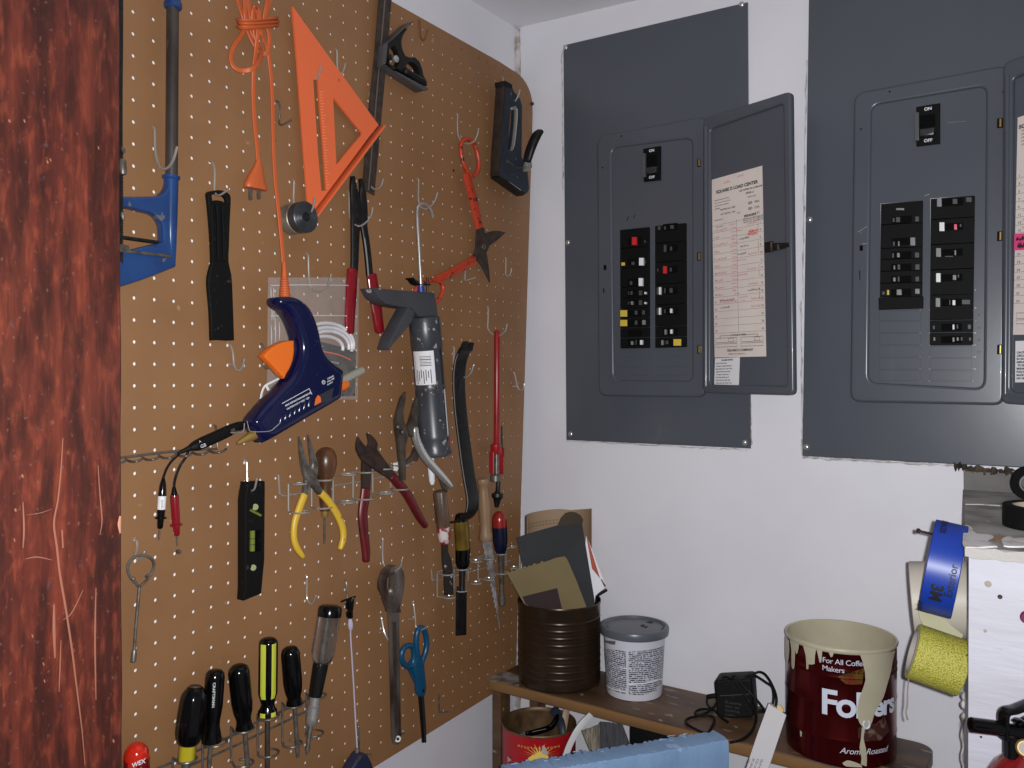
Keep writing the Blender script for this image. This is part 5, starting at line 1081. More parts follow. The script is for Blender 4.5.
for x0, x1 in ((620, 649), (655, 686)):
    for y in (357, 367, 376): mb.sweep([Q(x0, y, .0095), Q(x1, y-.6, .0095)], [(.0004, .0005)]*2, n=6)
mb.sweep([Q(655.4, 349, .0096), Q(655.4, 378, .0096)], .0007, n=6); obj('knockout_line', mb, M['gray'], t1)
mb = MB(); qslab(mb, [(603.6, 265), (606.2, 265), (606.2, 270), (603.6, 270)], .0125, .0136, b=.0001); qslab(mb, [(603.2, 288), (604.2, 288), (604.2, 293), (603.2, 293)], .0125, .0133, b=.0001)
for x, y in ((602.4, 167.6), (621.5, 136)): qslab(mb, [(x-.7, y-.7), (x+.7, y-.7), (x+.7, y+.7), (x-.7, y+.7)], .0125, .0133, b=.0001)
mb.sweep([Q(627, 221, .0098), Q(628.6, 216.4, .0098)], .0006, n=6); mb.sweep([Q(633.4, 219, .0098), Q(635.4, 214.4, .0098)], .0004, n=6); obj('latch_slot', mb, M['bk2'], t1)
screw(t1, [(565.6, 47.6), (741.6, 4.6), (568, 242.6), (570.6, 434), (744.6, 442.6)])
for y in (162.6, 256.4, 349.4):
    mb = MB(); qslab(mb, [(697.2, y-4), (700.2, y-4.2), (700.2, y+4), (697.2, y+4.2)], .012, .0145, b=.0004); obj('hinge_slot', mb, M['bk2'], t1)
    mb = MB(); mb.prod([(699.2, y-3.4, 1.0, .015), (699.2, y+3.4, 1.0, .015)], fn=Q, n=8); obj('hinge_pin', mb, M['brass'], t1)
# door
def make_door(panel, O, ang, outer, inner, lip):
    ux = Vector((math.cos(R(ang)), math.sin(R(ang)), 0)); nn = Vector((ux.y, -ux.x, 0))
    if nn.dot(CAM-O) < 0: nn = -nn
    D3 = lambda x, y, w=0.0: PN(x, y, O+nn*w, nn)
    def dsl(mb, px, w0, w1, holes=(), k=1, **kw):
        L = lambda q: [((p-O).dot(ux), p.z) for p in (D3(x, y, w1) for x, y in smooth_outline(q, k))]
        mb.slab(L(px), w0, w1, lambda u, v, w: Vector((O.x, O.y, 0))+ux*u+nn*w+Z1*v, [L(h) for h in holes], **kw)
    mb = MB(); dsl(mb, outer, -.008, .004, holes=[inner], b=.0035, seg=3); dsl(mb, [(x+(1 if x > (inner[0][0]+inner[len(inner)//2][0])/2 else -1)*1.5, y) for x, y in inner], -.007, -.002, b=.0004)
    d = obj('door', mb, M['gray'], panel)
    return d, D3, dsl, ux, nn
O1 = Vector((.3787, -.0195, 0))
outer = rr((702.4, 118.4), (790.2, 90.6), (793.4, 395.6), (701.6, 393), 6)
inner = rr((710, 128.6), (782.6, 103.6), (786.6, 386), (709.6, 384.4), 4)
door1, D1, ds1, ux1, nn1 = make_door(t1, O1, -18.97, outer, inner, 0)
mb = MB(); mb.sweep([D1(706, 127, .003), D1(706, 250, .003), D1(706, 386, .003)], .0040, n=10); obj('hinge_roll', mb, M['gray'], door1)
def sheet(parent, D3, dsl, c4, w, name='circuit_list', m='paper'):
    mb = MB(); dsl(mb, c4, w, w+.0004, b=.0001); s_ = obj(name, mb, M[m], parent)
    a, b, c, d = [D3(x, y, w+.0006) for x, y in c4]
    return s_, (lambda s, t: a.lerp(b, s).lerp(d.lerp(c, s), t)), (b-a).length, (d-a).length
sh, S, SW, SH = sheet(door1, D1, ds1, [(711.6, 179.8), (762.2, 165.6), (766.2, 356.4), (714.6, 357.6)], -.0015)
def st(mb, txt, s, t, size, bold=.00005, align='LEFT', space=1.0): mb.text(txt, size, lambda a, c: S(s+a/SW, t-c/SH), bold=bold, align=align, space=space)
mb = MB()
st(mb, 'SQUARE D LOAD CENTER', .5, .085, .0072, .0003, 'CENTER')
for k, s_ in enumerate(('SPECIFICATIONS AND RATINGS', 'TYPE QO AND QOB 120/240 VOLT', 'SUITABLE FOR USE AS SERVICE', 'EQUIPMENT')): st(mb, s_, .05, .125+k*.016, .0022)
st(mb, 'USE COPPER OR ALUMINUM', .55, .107, .0036, .0001); st(mb, 'SERIES L1', .68, .128, .0040, .0001); st(mb, 'MAIN LUGS', .72, .150, .0030)
for t_, a_ in ((.185, '100A'), (.215, '125A')): st(mb, 'QO', .72, t_, .0050, .0002); st(mb, a_, .83, t_, .0050)
st(mb, 'BREAKERS', .64, .250, .0052, .0002); st(mb, '1-30', .84, .246, .0050)
for k in range(3): st(mb, 'REPLACE ONLY WITH SAME TYPE', .62, .262+k*.010, .0026)
st(mb, 'TIGHTEN ALL LUGS', .16, .185, .0036, .0001); st(mb, 'LINE   NEUTRAL   LINE', .17, .210, .0030, .0001); st(mb, 'INSTALLED BY', .05, .232+.005, .0028); st(mb, 'DATE', .50, .222, .0026); st(mb, 'LOCATION', .07, .256+.02, .0030)
rows = [.262+.0402*k for k in range(16)]
for t_ in rows: mb.sweep([S(.0, t_), S(1, t_)], [(.00022, .0001)]*2, n=4, side=Z1)
mb.sweep([S(.49, rows[0]-.01), S(.49, rows[-1])], [(.00022, .0001)]*2, n=4, side=ux1)
for k, t_ in enumerate(rows[1:]): st(mb, str(2*k+1), .025, t_-.008, .0042); st(mb, str(2*k+2), .93, t_-.008, .0042)
for k in range(0, 12, 3): mb.sweep([S(.96, rows[k]+.008), S(.90, rows[k]+.01), S(.90, rows[k+1]+.03), S(.96, rows[k+1]+.032)], .0002, n=4)
for a_, b_ in ((.03, .45), (.53, .95)):
    for t0, t1_ in ((.893, .918), (.925, .942)): mb.sweep([S(a_, t0), S(b_, t0), S(b_, t1_), S(a_, t1_)], .0003, n=4, closed=True)
    mb.sweep([S((a_+b_)/2+.05, .896), S(b_-.06, .896), S(b_-.06, .914), S((a_+b_)/2+.05, .914)], .0003, n=4, closed=True)
mb.sweep([S(.12, .896), S(.12, .880), S(.85, .880), S(.85, .896)], .0004, n=4); st(mb, '1 PHASE 3 WIRE', .34, .884, .0042, .0001); st(mb, 'SQUARE D COMPANY', .26, .968, .0052, .0002); st(mb, 'LEXINGTON  KENTUCKY', .28, .986, .0030)
obj('lettering', mb, M['ink'], sh)
mb = MB()
def scrib(mb, s, t, wd, hgt, seed, r_=.00022):
    rn = random.Random(seed); n_ = max(4, int(wd/.022)); pts = []
    for i in range(n_*2+1):
        f = i/(n_*2); pts.append(S(s+wd*f+rn.uniform(-.004, .004), t-hgt*(rn.uniform(.45, 1) if i % 2 else rn.uniform(0, .2))))
    mb.sweep(pts, r_, n=4, k=2)
for k, (a_, b_) in enumerate(((0.06, .30), (.06, .14), (.07, .30), (.05, .14), (.07, .28), (.05, .13), (.03, .28), (.05, .2), (.06, .22), (.07, .2), (.13, .46))): scrib(mb, a_, rows[k+1]-.004, b_-a_, .016, 11+k)
for k, (a_, b_) in enumerate(((.36, .46), (.37, .6), (.38, .46), (.36, .48), (.37, .5), (.36, .66), (.36, .48), (.37, .68), (.36, .50), (.40, .46), (.52, .68))): scrib(mb, a_, rows[k+1]-.022, b_-a_, .012, 51+k); scrib(mb, a_+.02, rows[k+1]-.003, .1, .012, 71+k)
for k, a_ in ((0, .70), (1, .72), (4, .70), (6, .68), (8, .70), (10, .74), (11, .74)): scrib(mb, a_, rows[k+1]-.006, .18, .016, 91+k)
obj('handwriting', mb, M['redink'], sh); mb = MB()
for q_ in range(3): scrib(mb, .70+.01*q_, rows[2]-.008*q_+.012, .18, .012, 120+q_, .0004)
obj('crossed_out', mb, mat('darker red ink', (196, 66, 66), .7), sh); mb = MB()
scrib(mb, .25, .045, .12, .02, 140); scrib(mb, .52, .028, .12, .016, 141)
obj('handwriting', mb, M['redink'], sh)
mb = MB()
for a_, k, w_ in ((.53, 2, .2), (.55, 3, .16), (.5, 4, .16), (.12, 10, .3), (.14, 11, .18), (.68, 9, .24)): scrib(mb, a_, rows[k]+.026, w_, .014, 160+k, .00026)
obj('pen_note', mb, M['ink'], sh)
sk, S, SW, SH = sheet(door1, D1, ds1, [(715, 358.4), (739.8, 357.2), (740.4, 385), (737, 390), (712.8, 390), (715.2, 383)][:1]+[(739.8, 357.2), (738.6, 390), (714, 390.2)], -.0012, 'notice_sticker', 'label')
mb = MB(); st(mb, 'DANGER NOTICE', .5, .085, .0030, .0002, 'CENTER')
for k, s_ in enumerate(('KEEP DOORS AND', 'COVERS CLOSED. REPLACE', 'BREAKERS ONLY WITH THE', 'SAME TYPE AND RATING.', ' TO RESET TURN FULLY', 'OFF THEN BACK ON. IF', 'TRIPS AGAIN CHECK FOR', 'OVERLOAD OR SHORT AND', 'CALL AN ELECTRICIAN')): st(mb, s_, .05, .18+k*.088, .0027, .0001)
obj('lettering', mb, M['ink'], sk)
mb = MB(); ds1(mb, [(764, 242.6), (771.6, 241), (772, 251.4), (764.4, 252.6)], -.002, .003, b=.0005); ds1(mb, [(771.4, 243), (788, 242.4), (788.4, 246.8), (771.8, 250.4)], -.002, .006, b=.0008); obj('latch', mb, M['blackm'], door1)
mb = MB(); ds1(mb, [(770.2, 242.4), (772, 242), (772.4, 251), (770.6, 251.2)], .002, .006, b=.0004); ds1(mb, [(776.8, 244), (778.4, 244), (778.6, 249.4), (777, 249.4)], .004, .008, b=.0004); obj('latch_spring', mb, M['dsteel'], door1)

# ---------------- right panel
t2 = thing('breaker_panel', 'grey breaker panel on the right, cut by the picture edge, with blank slots', 'breaker panel', Q(900, 455, .002))
mb = MB(); qslab(mb, [(811.8, -214), (802.2, 456), (954.6, 464.2), (1066, 470), (1066, -300)], 0, .0042, b=.001); obj('cover_plate', mb, M['gray'], t2)
inner = rr((871.6, 105.2), (986, 86), (983, 388), (868.6, 382.4), 9)
lc = [(881, 204), (922.5, 200.6), (921.8, 308.8), (879.8, 309)]; rc = [(930.8, 198.8), (974.6, 195.6), (972.6, 345), (929.8, 345.4)]; mc = [(916.2, 106.8), (939.8, 103.2), (939.8, 143.2), (916.4, 146)]
frame_and_recess(t2, rr((853.6, 93), (1008, 64), (1004, 405.6), (849.6, 402), 11), inner, [lc, rc, mc])
main_breaker(t2, *mc)
ys = [204, 225, 248.6, 259.6, 271.4, 283.4, 297]
tg = [[(898, 219.6, 4, 5, 'tick'), (917, 219, 3.6, 5, 'tick'), (893.6, 220, 1.8, 4, 'tick'), (900, 209, 8, 2, 'tog')], [(912.6, 241.4, 4.8, 8, 'tog'), (898.6, 243.6, 1.4, 4.6, 'tog'), (893.8, 243.6, 1.8, 4, 'tick')], [(898.2, 255, 2.6, 4.4, 'tog'), (893, 255.4, 1.8, 4.4, 'tick'), (917, 255, 4, 5, 'tick')], [(894.2, 267.4, 1.4, 4, 'tog'), (898.8, 267, 2.4, 5, 'tick'), (917.4, 267, 4, 5.4, 'tick')],
      [(894.2, 279.4, 2.4, 4, 'tog'), (898.6, 279, 1.6, 5, 'tick'), (917.2, 279, 3.4, 4.6, 'tick')], [(888, 292.4, 2.2, 5, 'ysq'), (899, 292.2, 4.8, 5.6, 'tog'), (917.2, 291.2, 4.4, 5, 'tog'), (883.4, 293, 2.6, 3, 'tick')]]
for q_, g_ in zip(col(0, ys, lc), tg): breaker(t2, q_, g_)
mb = MB(); qslab(mb, [(878.4, 297.6), (922.8, 296.2), (922.6, 308), (878.6, 309.6)], .009, .017, b=.001); obj('filler_plate', mb, M['bk'], t2)
ys = [198.8, 219.6, 244.8, 270, 295.4, 320.4, 332.6, 345.4]
tg = [[(939.2, 202.2, 4.6, 8.6, 'tog'), (955, 201.4, 4.6, 5, 'tick'), (968.8, 199.6, 5.4, 4.6, 'tick')], [(941.8, 226.6, 5, 8.8, 'togw'), (955.4, 226.8, 2.8, 5.4, 'togp'), (960.6, 225.4, 1.6, 3, 'tick')], [(938.4, 252.4, 4.8, 8.8, 'tog'), (955.2, 252.6, 1.6, 5, 'tog'), (949, 256.4, 8, 1, 'tick')], [(938.2, 277.6, 4.4, 9, 'togw'), (954.4, 277.4, 3.4, 5, 'tog'), (958.4, 276, 1.4, 3, 'tick')], [(937.8, 302.4, 4.4, 9, 'tog'), (953.8, 302.6, 2.8, 5, 'togw'), (949.8, 302.4, 1, 5, 'tick'), (966, 302, 8, 4.4, 'tick')], [(953.4, 327, 1.8, 5, 'togw'), (933.8, 327.4, 1.8, 3.4, 'tick'), (957.4, 326.6, 1.4, 4, 'tick'), (969.4, 326.8, 3, 4.4, 'tick')],
      [(953.4, 339.6, 2, 4.4, 'tog'), (934.2, 339, 1.6, 3.6, 'tog'), (957.6, 339, 2, 3.4, 'tog'), (961.6, 338.8, 1.6, 3.4, 'tick'), (970, 339, 2, 3, 'tick')]]
for q_, g_ in zip(col(0, ys, rc), tg): breaker(t2, q_, g_)
def blank(x0, x1, yy, sl):
    for y0, y1 in zip(yy, yy[1:]):
        mb = MB(); qslab(mb, [(x0, y0+.5), (x1, y0+.5+sl), (x1-.1, y1-.5+sl), (x0, y1-.5)], .009, .0100, b=.0003, seg=1); obj('blank_slot', mb, M['gray'], t2)
blank(879.4, 920.8, [309.6, 321.2, 333.2, 345.4, 357.6, 369.8, 381], -.2); blank(930, 972, [345.8, 358, 370.2, 381.6], .2)
mb = MB()
for y in (310, 333, 345, 357, 369, 381):
    for x in (920.2, 973, 929.6): mb.disc(Q(x, y, .0105), -Y1, .0011, th=.0006, n=8)
for y in (290, 308, 321, 333, 345, 357, 369): mb.disc(Q(975.4, y, .0095), -Y1, .0016, th=.0012, n=10)
obj('tab_dimple', mb, M['dsteel'], t2)
mb = MB()
for k, y in enumerate((316, 329, 341, 353)): 
    o_ = Q(977.2, y, .0098); mb.text(str(21+2*k), .0044, lambda a, c: o_+X1*a+Z1*c)
obj('slot_number', mb, M['ink'], t2)
mb = MB(); qslab(mb, [(859.6, 245.4), (862.8, 245.2), (862.8, 250.6), (859.6, 250.8)], .0125, .0136, b=.0001); mb.sweep([Q(859.6, 270, .0134), Q(860, 280, .0134)], .0006, n=6)
for x, y in ((861, 129), (889.6, 91.6), (1003, 92)): qslab(mb, [(x-.8, y-.8), (x+.8, y-.8), (x+.8, y+.8), (x-.8, y+.8)], .0125, .0133, b=.0001)
obj('latch_slot', mb, M['bk2'], t2)
mb = MB(); mb.sweep([Q(858, 232, .0135), Q(862.4, 229.4, .0136), Q(867, 226.4, .0135)], .0006, n=6); mb.sweep([Q(860, 234, .0135), Q(862.4, 231.6, .0135)], .0006, n=6); mb.sweep([Q(861.6, 244.4, .0135), Q(867, 243.4, .0135)], .0007, n=6); mb.sweep([Q(924.6, 196, .0098), Q(930, 194, .0098)], .0006, n=6); mb.sweep([Q(947, 122.8, .0098), Q(957, 122, .0098), Q(966, 121, .0098)], .0003, n=6); obj('scratch', mb, M['chrome'], t2)
screw(t2, [(809.6, 219.8), (806.4, 447)])
for y in (123, 236, 349.4):
    mb = MB(); qslab(mb, [(997.2, y-4.6), (1003.4, y-5.2), (1003.2, y+4.4), (997, y+5)], .012, .0145, b=.0004); obj('hinge_slot', mb, M['bk2'], t2)
    mb = MB(); mb.prod([(1000.6, y-4, 1.3, .015), (1000.4, y+4, 1.3, .015)], fn=Q, n=8); obj('hinge_pin', mb, M['brass'], t2)
O2 = V(1003, 240, -.0195); O2.z = 0
outer = rr((1002.6, 63), (1128, 15), (1132, 412), (1000.2, 403.6), 8)
inner = rr((1013, 78), (1118, 36), (1122, 400), (1010.4, 392), 5)
door2, D2, ds2, ux2, nn2 = make_door(t2, O2, -18.97, outer, inner, 0)
mb = MB(); mb.sweep([D2(1007.6, 76, .003), D2(1006.6, 240, .003), D2(1005.4, 394, .003)], .0036, n=10); obj('hinge_roll', mb, M['gray'], door2)
sh2, S, SW, SH = sheet(door2, D2, ds2, [(1017.6, 117.6), (1092, 93), (1092, 334), (1013, 334.8)], -.0015)
mb = MB()
for k in range(17): mb.sweep([S(0, .28+k*.036), S(1, .28+k*.036)], [(.00025, .0001)]*2, n=4, side=Z1); st(mb, str(2*k+1), .03, .275+k*.036, .0046)
for k in range(5): st(mb, 'UNDERWRITERS INSPECTED TYPE', .06, .07+k*.016, .0032)
for t0, t1_ in ((.90, .925), (.932, .95)): mb.sweep([S(.04, t0), S(.45, t0), S(.45, t1_), S(.04, t1_)], .0003, n=4, closed=True)
st(mb, 'SQUARE D LOAD CENTER', .5, .055, .0074, .0003, 'CENTER'); obj('lettering', mb, M['ink'], sh2)
mb = MB()
for k in range(6): scrib(mb, .1, .40+k*.04, .3, .016, 300+k)
obj('handwriting', mb, M['redink'], sh2)
sn, S, SW, SH = sheet(door2, D2, ds2, [(1014.4, 234), (1050, 231), (1050, 248.6), (1014, 250.4)], -.0009, 'pink_note', 'redpink') if M.setdefault('redpink', mat('magenta note', (216, 60, 122), 0.6)) else None
mb = MB(); scrib(mb, .06, .45, .5, .3, 400, .0004); scrib(mb, .1, .9, .6, .4, 401, .0004); obj('pen_note', mb, M['ink'], sn)
sk2, S, SW, SH = sheet(door2, D2, ds2, [(1015.4, 341), (1052, 340), (1052, 382), (1015, 382.4)], -.0012, 'notice_sticker', 'label')
mb = MB()
for k, s_ in enumerate(('CAUTION: TO', 'CIRCUITS KEEP', 'IN GOOD ORDER', 'REPLACE ONLY', ' TO RESET', 'BREAKER PUSH', 'FULLY OFF THEN', 'BACK ON', 'NO HEAT')): st(mb, s_, .04, .30+k*.078, .0036, .0002)
obj('lettering', mb, M['ink'], sk2)

# rough joint of old caulk and crust under the right panel, paint bead at the panel edges
mb = MB()
def bead(pts, r_, seed, m=0, fn=Q):
    rn = random.Random(seed); q_ = catmull([tuple(p) for p in pts], 14)
    mb.sweep([fn(x+rn.uniform(-.6, .6), y+rn.uniform(-.6, .6), .002) for x, y in q_], [max(.0003, r_*rn.uniform(.2, 1.3)) for _ in q_], n=6, mat=m)
bead([(803, 457.2), (850, 460), (900, 462.6), (955, 465.6)], .0022, 1); bead([(801, 300), (802, 400), (801.6, 455)], .0012, 2); bead([(567, 441), (640, 444.4), (700, 447.6), (748, 450)], .0011, 3); bead([(750.6, 330), (751, 400), (751.4, 446)], .0010, 4); bead([(806.5, 60), (804, 200), (803, 300)], .0011, 5)
bead([(561.8, 50), (562.4, 120), (563, 190)], .0012, 6)
struct(obj('trim_2', mb, M['caulk']), 'cracked paint bead along the panel edges', 'trim')
mb = MB(); bead([(955, 465.6), (975, 468.6), (1000, 471), (1030, 473), (1060, 475)], .0068, 8); bead([(965, 470.6), (990, 474), (1024, 476.6)], .004, 9)
struct(obj('trim_3', mb, mat('dark crusted mortar', (84, 70, 56), 0.85, col2=(44, 36, 30), scale=60, specks=((190, 182, 176), 70, .68), bump=.6, bscale=90)), 'dark crusted joint under the right panel', 'trim')
# ------------------------------------------------------------------ shelf unit and what stands on it
ZS = 1.027
M['plank'] = mat('worn shelf wood', (98, 70, 46), 0.5, col2=(58, 40, 27), scale=9, detail=8, thr=(.36, .66), stretch=(.5, 2.4, 2.4), specks=((132, 118, 104), 26, 0.64), bump=.15, bscale=50)
M['plankedge'] = mat('pale shelf edge', (130, 94, 54), 0.55, col2=(100, 70, 40), scale=9, detail=5, stretch=(.3, 2, 2))
t = thing('shelf', 'worn brown wooden shelf unit under the breaker panels', 'shelf', (0.38, -0.08, 0))
mb = MB(); c = []
for (x, y, r_) in ((.742, -.158, .03), (.742, -.003, .028)):
    for i in range(7):
        a = (-90+15*i if y < -.1 else 15*i); c.append((x-r_+r_*math.cos(R(a)), (y+r_ if y < -.1 else y-r_)+r_*math.sin(R(a))))
mb.slab([(.0262, -.158)]+c+[(.0262, -.003)], ZS-.020, ZS, lambda u, v, w: Vector((u, v, w)), b=.002, seg=2, mat=0)
o = obj('shelf_board', mb, [M['plank']], t)
mb = MB(); mb.box(Vector((.027, -.1592, ZS-.0185)), Vector((.68, 0, 0)), Vector((0, .0014, 0)), Vector((0, 0, .0165)), b=.0003); obj('edge_band', mb, M['plankedge'], t, label='paler front edge strip')
mb = MB()
PL = mat('dried plaster', (150, 138, 128), 0.8, col2=(84, 70, 60), scale=40)
for q_ in ([(487, 680), (500, 682.5), (519, 686), (519, 676), (505, 671), (496, 673)],):
    mb = MB(); mb.slab([(p.x, p.y) for p in (H(x, y, ZS) for x, y in q_)], ZS-.0002, ZS+.0003, lambda u, v, w: Vector((u, v, w)), b=0); obj('plaster_splash', mb, PL, t)
for q_ in ([(580, 694.6), (582, 693.8), (583.6, 695), (581.4, 696)], [(632, 707.6), (640, 709.6), (637, 710.4)], [(659, 719), (663, 720.6), (660, 722.6), (658, 720.6)], [(664, 714), (672, 714.6), (673, 717), (667, 718)], [(655, 714.6), (651, 713), (648, 713.6)], [(733.6, 726), (738, 727), (736, 728.4)]):
    mb = MB(); mb.slab([(p.x, p.y) for p in (H(x, y, ZS) for x, y in q_)], ZS-.0002, ZS+.0005, lambda u, v, w: Vector((u, v, w)), b=0); obj('plaster_splash', mb, PL, t)
lx = V(493.4, 730, -.15).x; lw = V(501.4, 730, -.15).x-lx
def leg(x, y, z1, w=lw, dd=.03):
    mb = MB(); mb.box(Vector((x, y, 0)), Vector((w, 0, 0)), Vector((0, dd, 0)), Vector((0, 0, z1)), b=.001); obj('leg', mb, M['plankedge'] if False else M['plank'], t)
leg(lx, -.152, ZS-.020); leg(lx+.004, -.036, ZS-.020); leg(.69, -.152, ZS-.020, .03); leg(.69, -.036, ZS-.020, .03)
mb = MB(); mb.box(Vector((lx+lw+.001, -.20, .765)), Vector((.685-lx-lw-.001, 0, 0)), Vector((0, .195, 0)), Vector((0, 0, .02)), b=.001); obj('lower_board', mb, M['plank'], t)
mb = MB(); mb.box(Vector((lx+.001, -.121, .748)), Vector((.72-lx, 0, 0)), Vector((0, .02, 0)), Vector((0, 0, .0168)), b=.001); obj('cross_rail', mb, M['plank'], t)
ZL = .785

class Cyl:
    """upright can: centre, radius, base and rim heights; unprojects pixels onto its wall"""
    def __init__(s, x, y, r, z0, z1, r0=None): s.c = Vector((x, y)); s.r = r; s.z0 = z0; s.z1 = z1; s.r0 = r if r0 is None else r0
    def rad(s, z): return s.r0+(s.r-s.r0)*(z-s.z0)/(s.z1-s.z0)
    def hit(s, px, py):
        d = ray(px, py); o = Vector((CAM.x, CAM.y))-s.c; e = Vector((d.x, d.y)); z = (s.z0+s.z1)/2
        for _ in range(5):
            r = s.rad(z); a, b, c = e.dot(e), 2*o.dot(e), o.dot(o)-r*r; D = b*b-4*a*c
            k = (-b-math.sqrt(max(D, 0)))/(2*a); p = CAM+d*k; z = p.z
        return math.atan2(p.y-s.c.y, p.x-s.c.x), p.z
    def at(s, th, z, off=0.0):
        r = s.rad(z)+off; return Vector((s.c.x+r*math.cos(th), s.c.y+r*math.sin(th), z))
    def poly(s, mb, px, off=.0006, mat=0, k=1, step=2.0):
        bm = bmesh.new(); bm.faces.new([bm.verts.new((x, y, 0)) for x, y in smooth_outline(px, k)])
        bmesh.ops.triangulate(bm, faces=bm.faces[:])
        for ax in (0, 1):
            lo = min(v.co[ax] for v in bm.verts); hi = max(v.co[ax] for v in bm.verts); x = lo+step
            while x < hi:
                co = [0, 0, 0]; no = [0, 0, 0]; co[ax] = x; no[ax] = 1
                bmesh.ops.bisect_plane(bm, geom=bm.verts[:]+bm.edges[:]+bm.faces[:], plane_co=co, plane_no=no); x += step*(1 if ax == 0 else 4)
        bm.verts.index_update(); vs = [s.at(*s.hit(v.co.x, v.co.y), off) for v in bm.verts]
        mb.add(vs, [[v.index for v in f.verts] for f in bm.faces], mat); bm.free()
    def text(s, mb, txt, px, py, size, off=.0008, mat=0, **kw):
        th, z = s.hit(px, py); mb.text(txt, size, lambda a, c: s.at(th+a/s.rad(z), z+c, off), mat, cut=.004, **kw)

# ribbed brown can ------------------------------------------------------------------------
t = thing('can', 'dark brown ribbed tin can holding sheets of sandpaper', 'can', (.1337, -.0868, ZS))
RC = Cyl(.1337, -.0868, .0745, ZS, 1.1735)
def zpx(cyl, py, px): 
    return cyl.hit(px, py)[1]
prof = [(ZS, .0715), (ZS+.002, .0738), (ZS+.005, .0745)]
ribs = [zpx(RC, y, 559) for y in (681.2, 674.2, 667.2, 659.6, 647, 639.8, 632.6, 625.6)]
for z in ribs: prof += [(z-.0055, .0745), (z-.0030, .0740), (z-.0012, .0747), (z, .0750), (z+.0012, .0747), (z+.0030, .0740), (z+.0050, .0745)]
prof += [(1.169, .0745), (1.171, .0757), (1.1735, .0760), (1.1755, .0752), (1.1745, .0737), (1.170, .0733), (ZS+.004, .0733)]
prof.sort(key=lambda q: 0) 
mb = MB(); n = 72
rings = [[Vector((RC.c.x+r_*math.cos(2*PI*j/n), RC.c.y+r_*math.sin(2*PI*j/n), z)) for j in range(n)] for z, r_ in prof]
mb.rings(rings, True); obj('body', mb, mat('bronze lacquered tin', (62, 47, 34), 0.3, 0.55, col2=(54, 40, 28), scale=18), t, ang=60)
# sheets standing in it, each a curved or flat sheet of its own thickness
vd2 = Vector((RC.c.x-CAM.x, RC.c.y-CAM.y, 0)).normalized()
def sheet_px(name, label, cat, px, off, m, th=.0006, k=1, lean=0.0, parts=()):
    """flat sheet facing the room; off = metres toward the camera from the can's axis"""
    o_ = Vector((RC.c.x, RC.c.y, 1.15))-vd2*off; nn = (-vd2+Z1*lean).normalized(); ux = nn.cross(Z1).normalized()*-1; uz = nn.cross(ux)*-1
    if uz.z < 0: uz = -uz
    def L(q): return [((p-o_).dot(ux), (p-o_).dot(uz)) for p in (PN(x, y, o_, nn) for x, y in smooth_outline(q, k))]
    to = lambda u, v, w: o_+ux*u+uz*v+nn*w
    mb = MB(); mb.slab(L(px), -th, 0, to, b=.0001, mat=0)
    t_ = thing(name, label, cat, o_); obj('sheet', mb, M[m] if isinstance(m, str) else m, t_)
    for nm, q, mm in parts:
        mb = MB(); mb.slab(L(q), .0001, .0005, to, b=.0001); obj(nm, mb, mm, t_)
    return t_, to, L
M['kraft'] = mat('brown sandpaper backing', (150, 124, 98), 0.7)
M['emery'] = mat('grey emery sheet', (46, 47, 49), 0.85, col2=(39, 40, 42), scale=14, specks=((150, 148, 142), 30, .745), bump=.3, bscale=400)
t_ = thing('sandpaper_roll', 'brown curved sandpaper sheet standing at the back of the ribbed can', 'sandpaper', (RC.c.x, RC.c.y, 1.1))
mb = MB(); n = 28; top = []
lo_ = []
bk_ = Vector((RC.c.x, RC.c.y, 1.15))+vd2*.058; sdv = Vector((-vd2.y, vd2.x, 0))
if sdv.dot(CR) < 0: sdv = -sdv
ztop = PN(545, 509, bk_, -vd2).z
for i in range(n+1):
    a = R(-112+186*i/n); rr_ = .061
    p = Vector((RC.c.x, RC.c.y, 0))+vd2*(rr_*math.cos(a))+sdv*(rr_*1.02*math.sin(a)); x, y = p.x, p.y
    zt_ = ztop-.004*abs(math.sin(a))+.012*max(0, (i-20)/8)
    top.append(Vector((x, y, zt_))); lo_.append(Vector((x, y, ZS+.01)))
th = .0006
inn = lambda L: [Vector((RC.c.x+(p.x-RC.c.x)*.99, RC.c.y+(p.y-RC.c.y)*.99, p.z)) for p in L]
ti, li = inn(top), inn(lo_)
mb.rings([[lo_[i], top[i], ti[i], li[i]] for i in range(n+1)], True); obj('sheet', mb, M['kraft'], t_)
mb = MB()
for row in range(2):
    for i in range(6, 17):
        a, b = ti[i], ti[i].lerp(ti[i+1], .7); dz = Vector((0, 0, -.022-.006*row)); inw = Vector((-(a.x-RC.c.x)*.006, -(a.y-RC.c.y)*.006, 0))
        mb.quad(a+dz+inw, b+dz+inw, b+dz+inw+Vector((0, 0, .003)), a+dz+inw+Vector((0, 0, .003)))
obj('printed_line', mb, mat('faded print', (128, 104, 80), 0.7), t_)
sheet_px('sandpaper', 'dark grey emery paper with a curled top corner in the ribbed can', 'sandpaper', [(516.4, 537.6), (530, 533), (557, 525.4), (571, 522.8), (582, 522.8), (585.6, 545), (590, 572), (594.6, 600), (595, 640), (527, 640), (522.5, 563.8)], .030, 'emery', lean=.0)
mb = MB(); o_ = Vector((RC.c.x, RC.c.y, 1.15))-vd2*.031
pts = [PN(x, y, o_, -vd2) for x, y in ((557.5, 526.5), (561, 517.5), (565.6, 512.2), (570.4, 510.8), (576, 511.6), (580.6, 514.6), (583.4, 519.4), (582.4, 523.6))]
fr = [p-vd2*(.010*math.sin(PI*i/7)) for i, p in enumerate(pts)]; basel = [PN(557.5+25*i/7, 526.4-2.6*i/7, o_, -vd2) for i in range(8)]
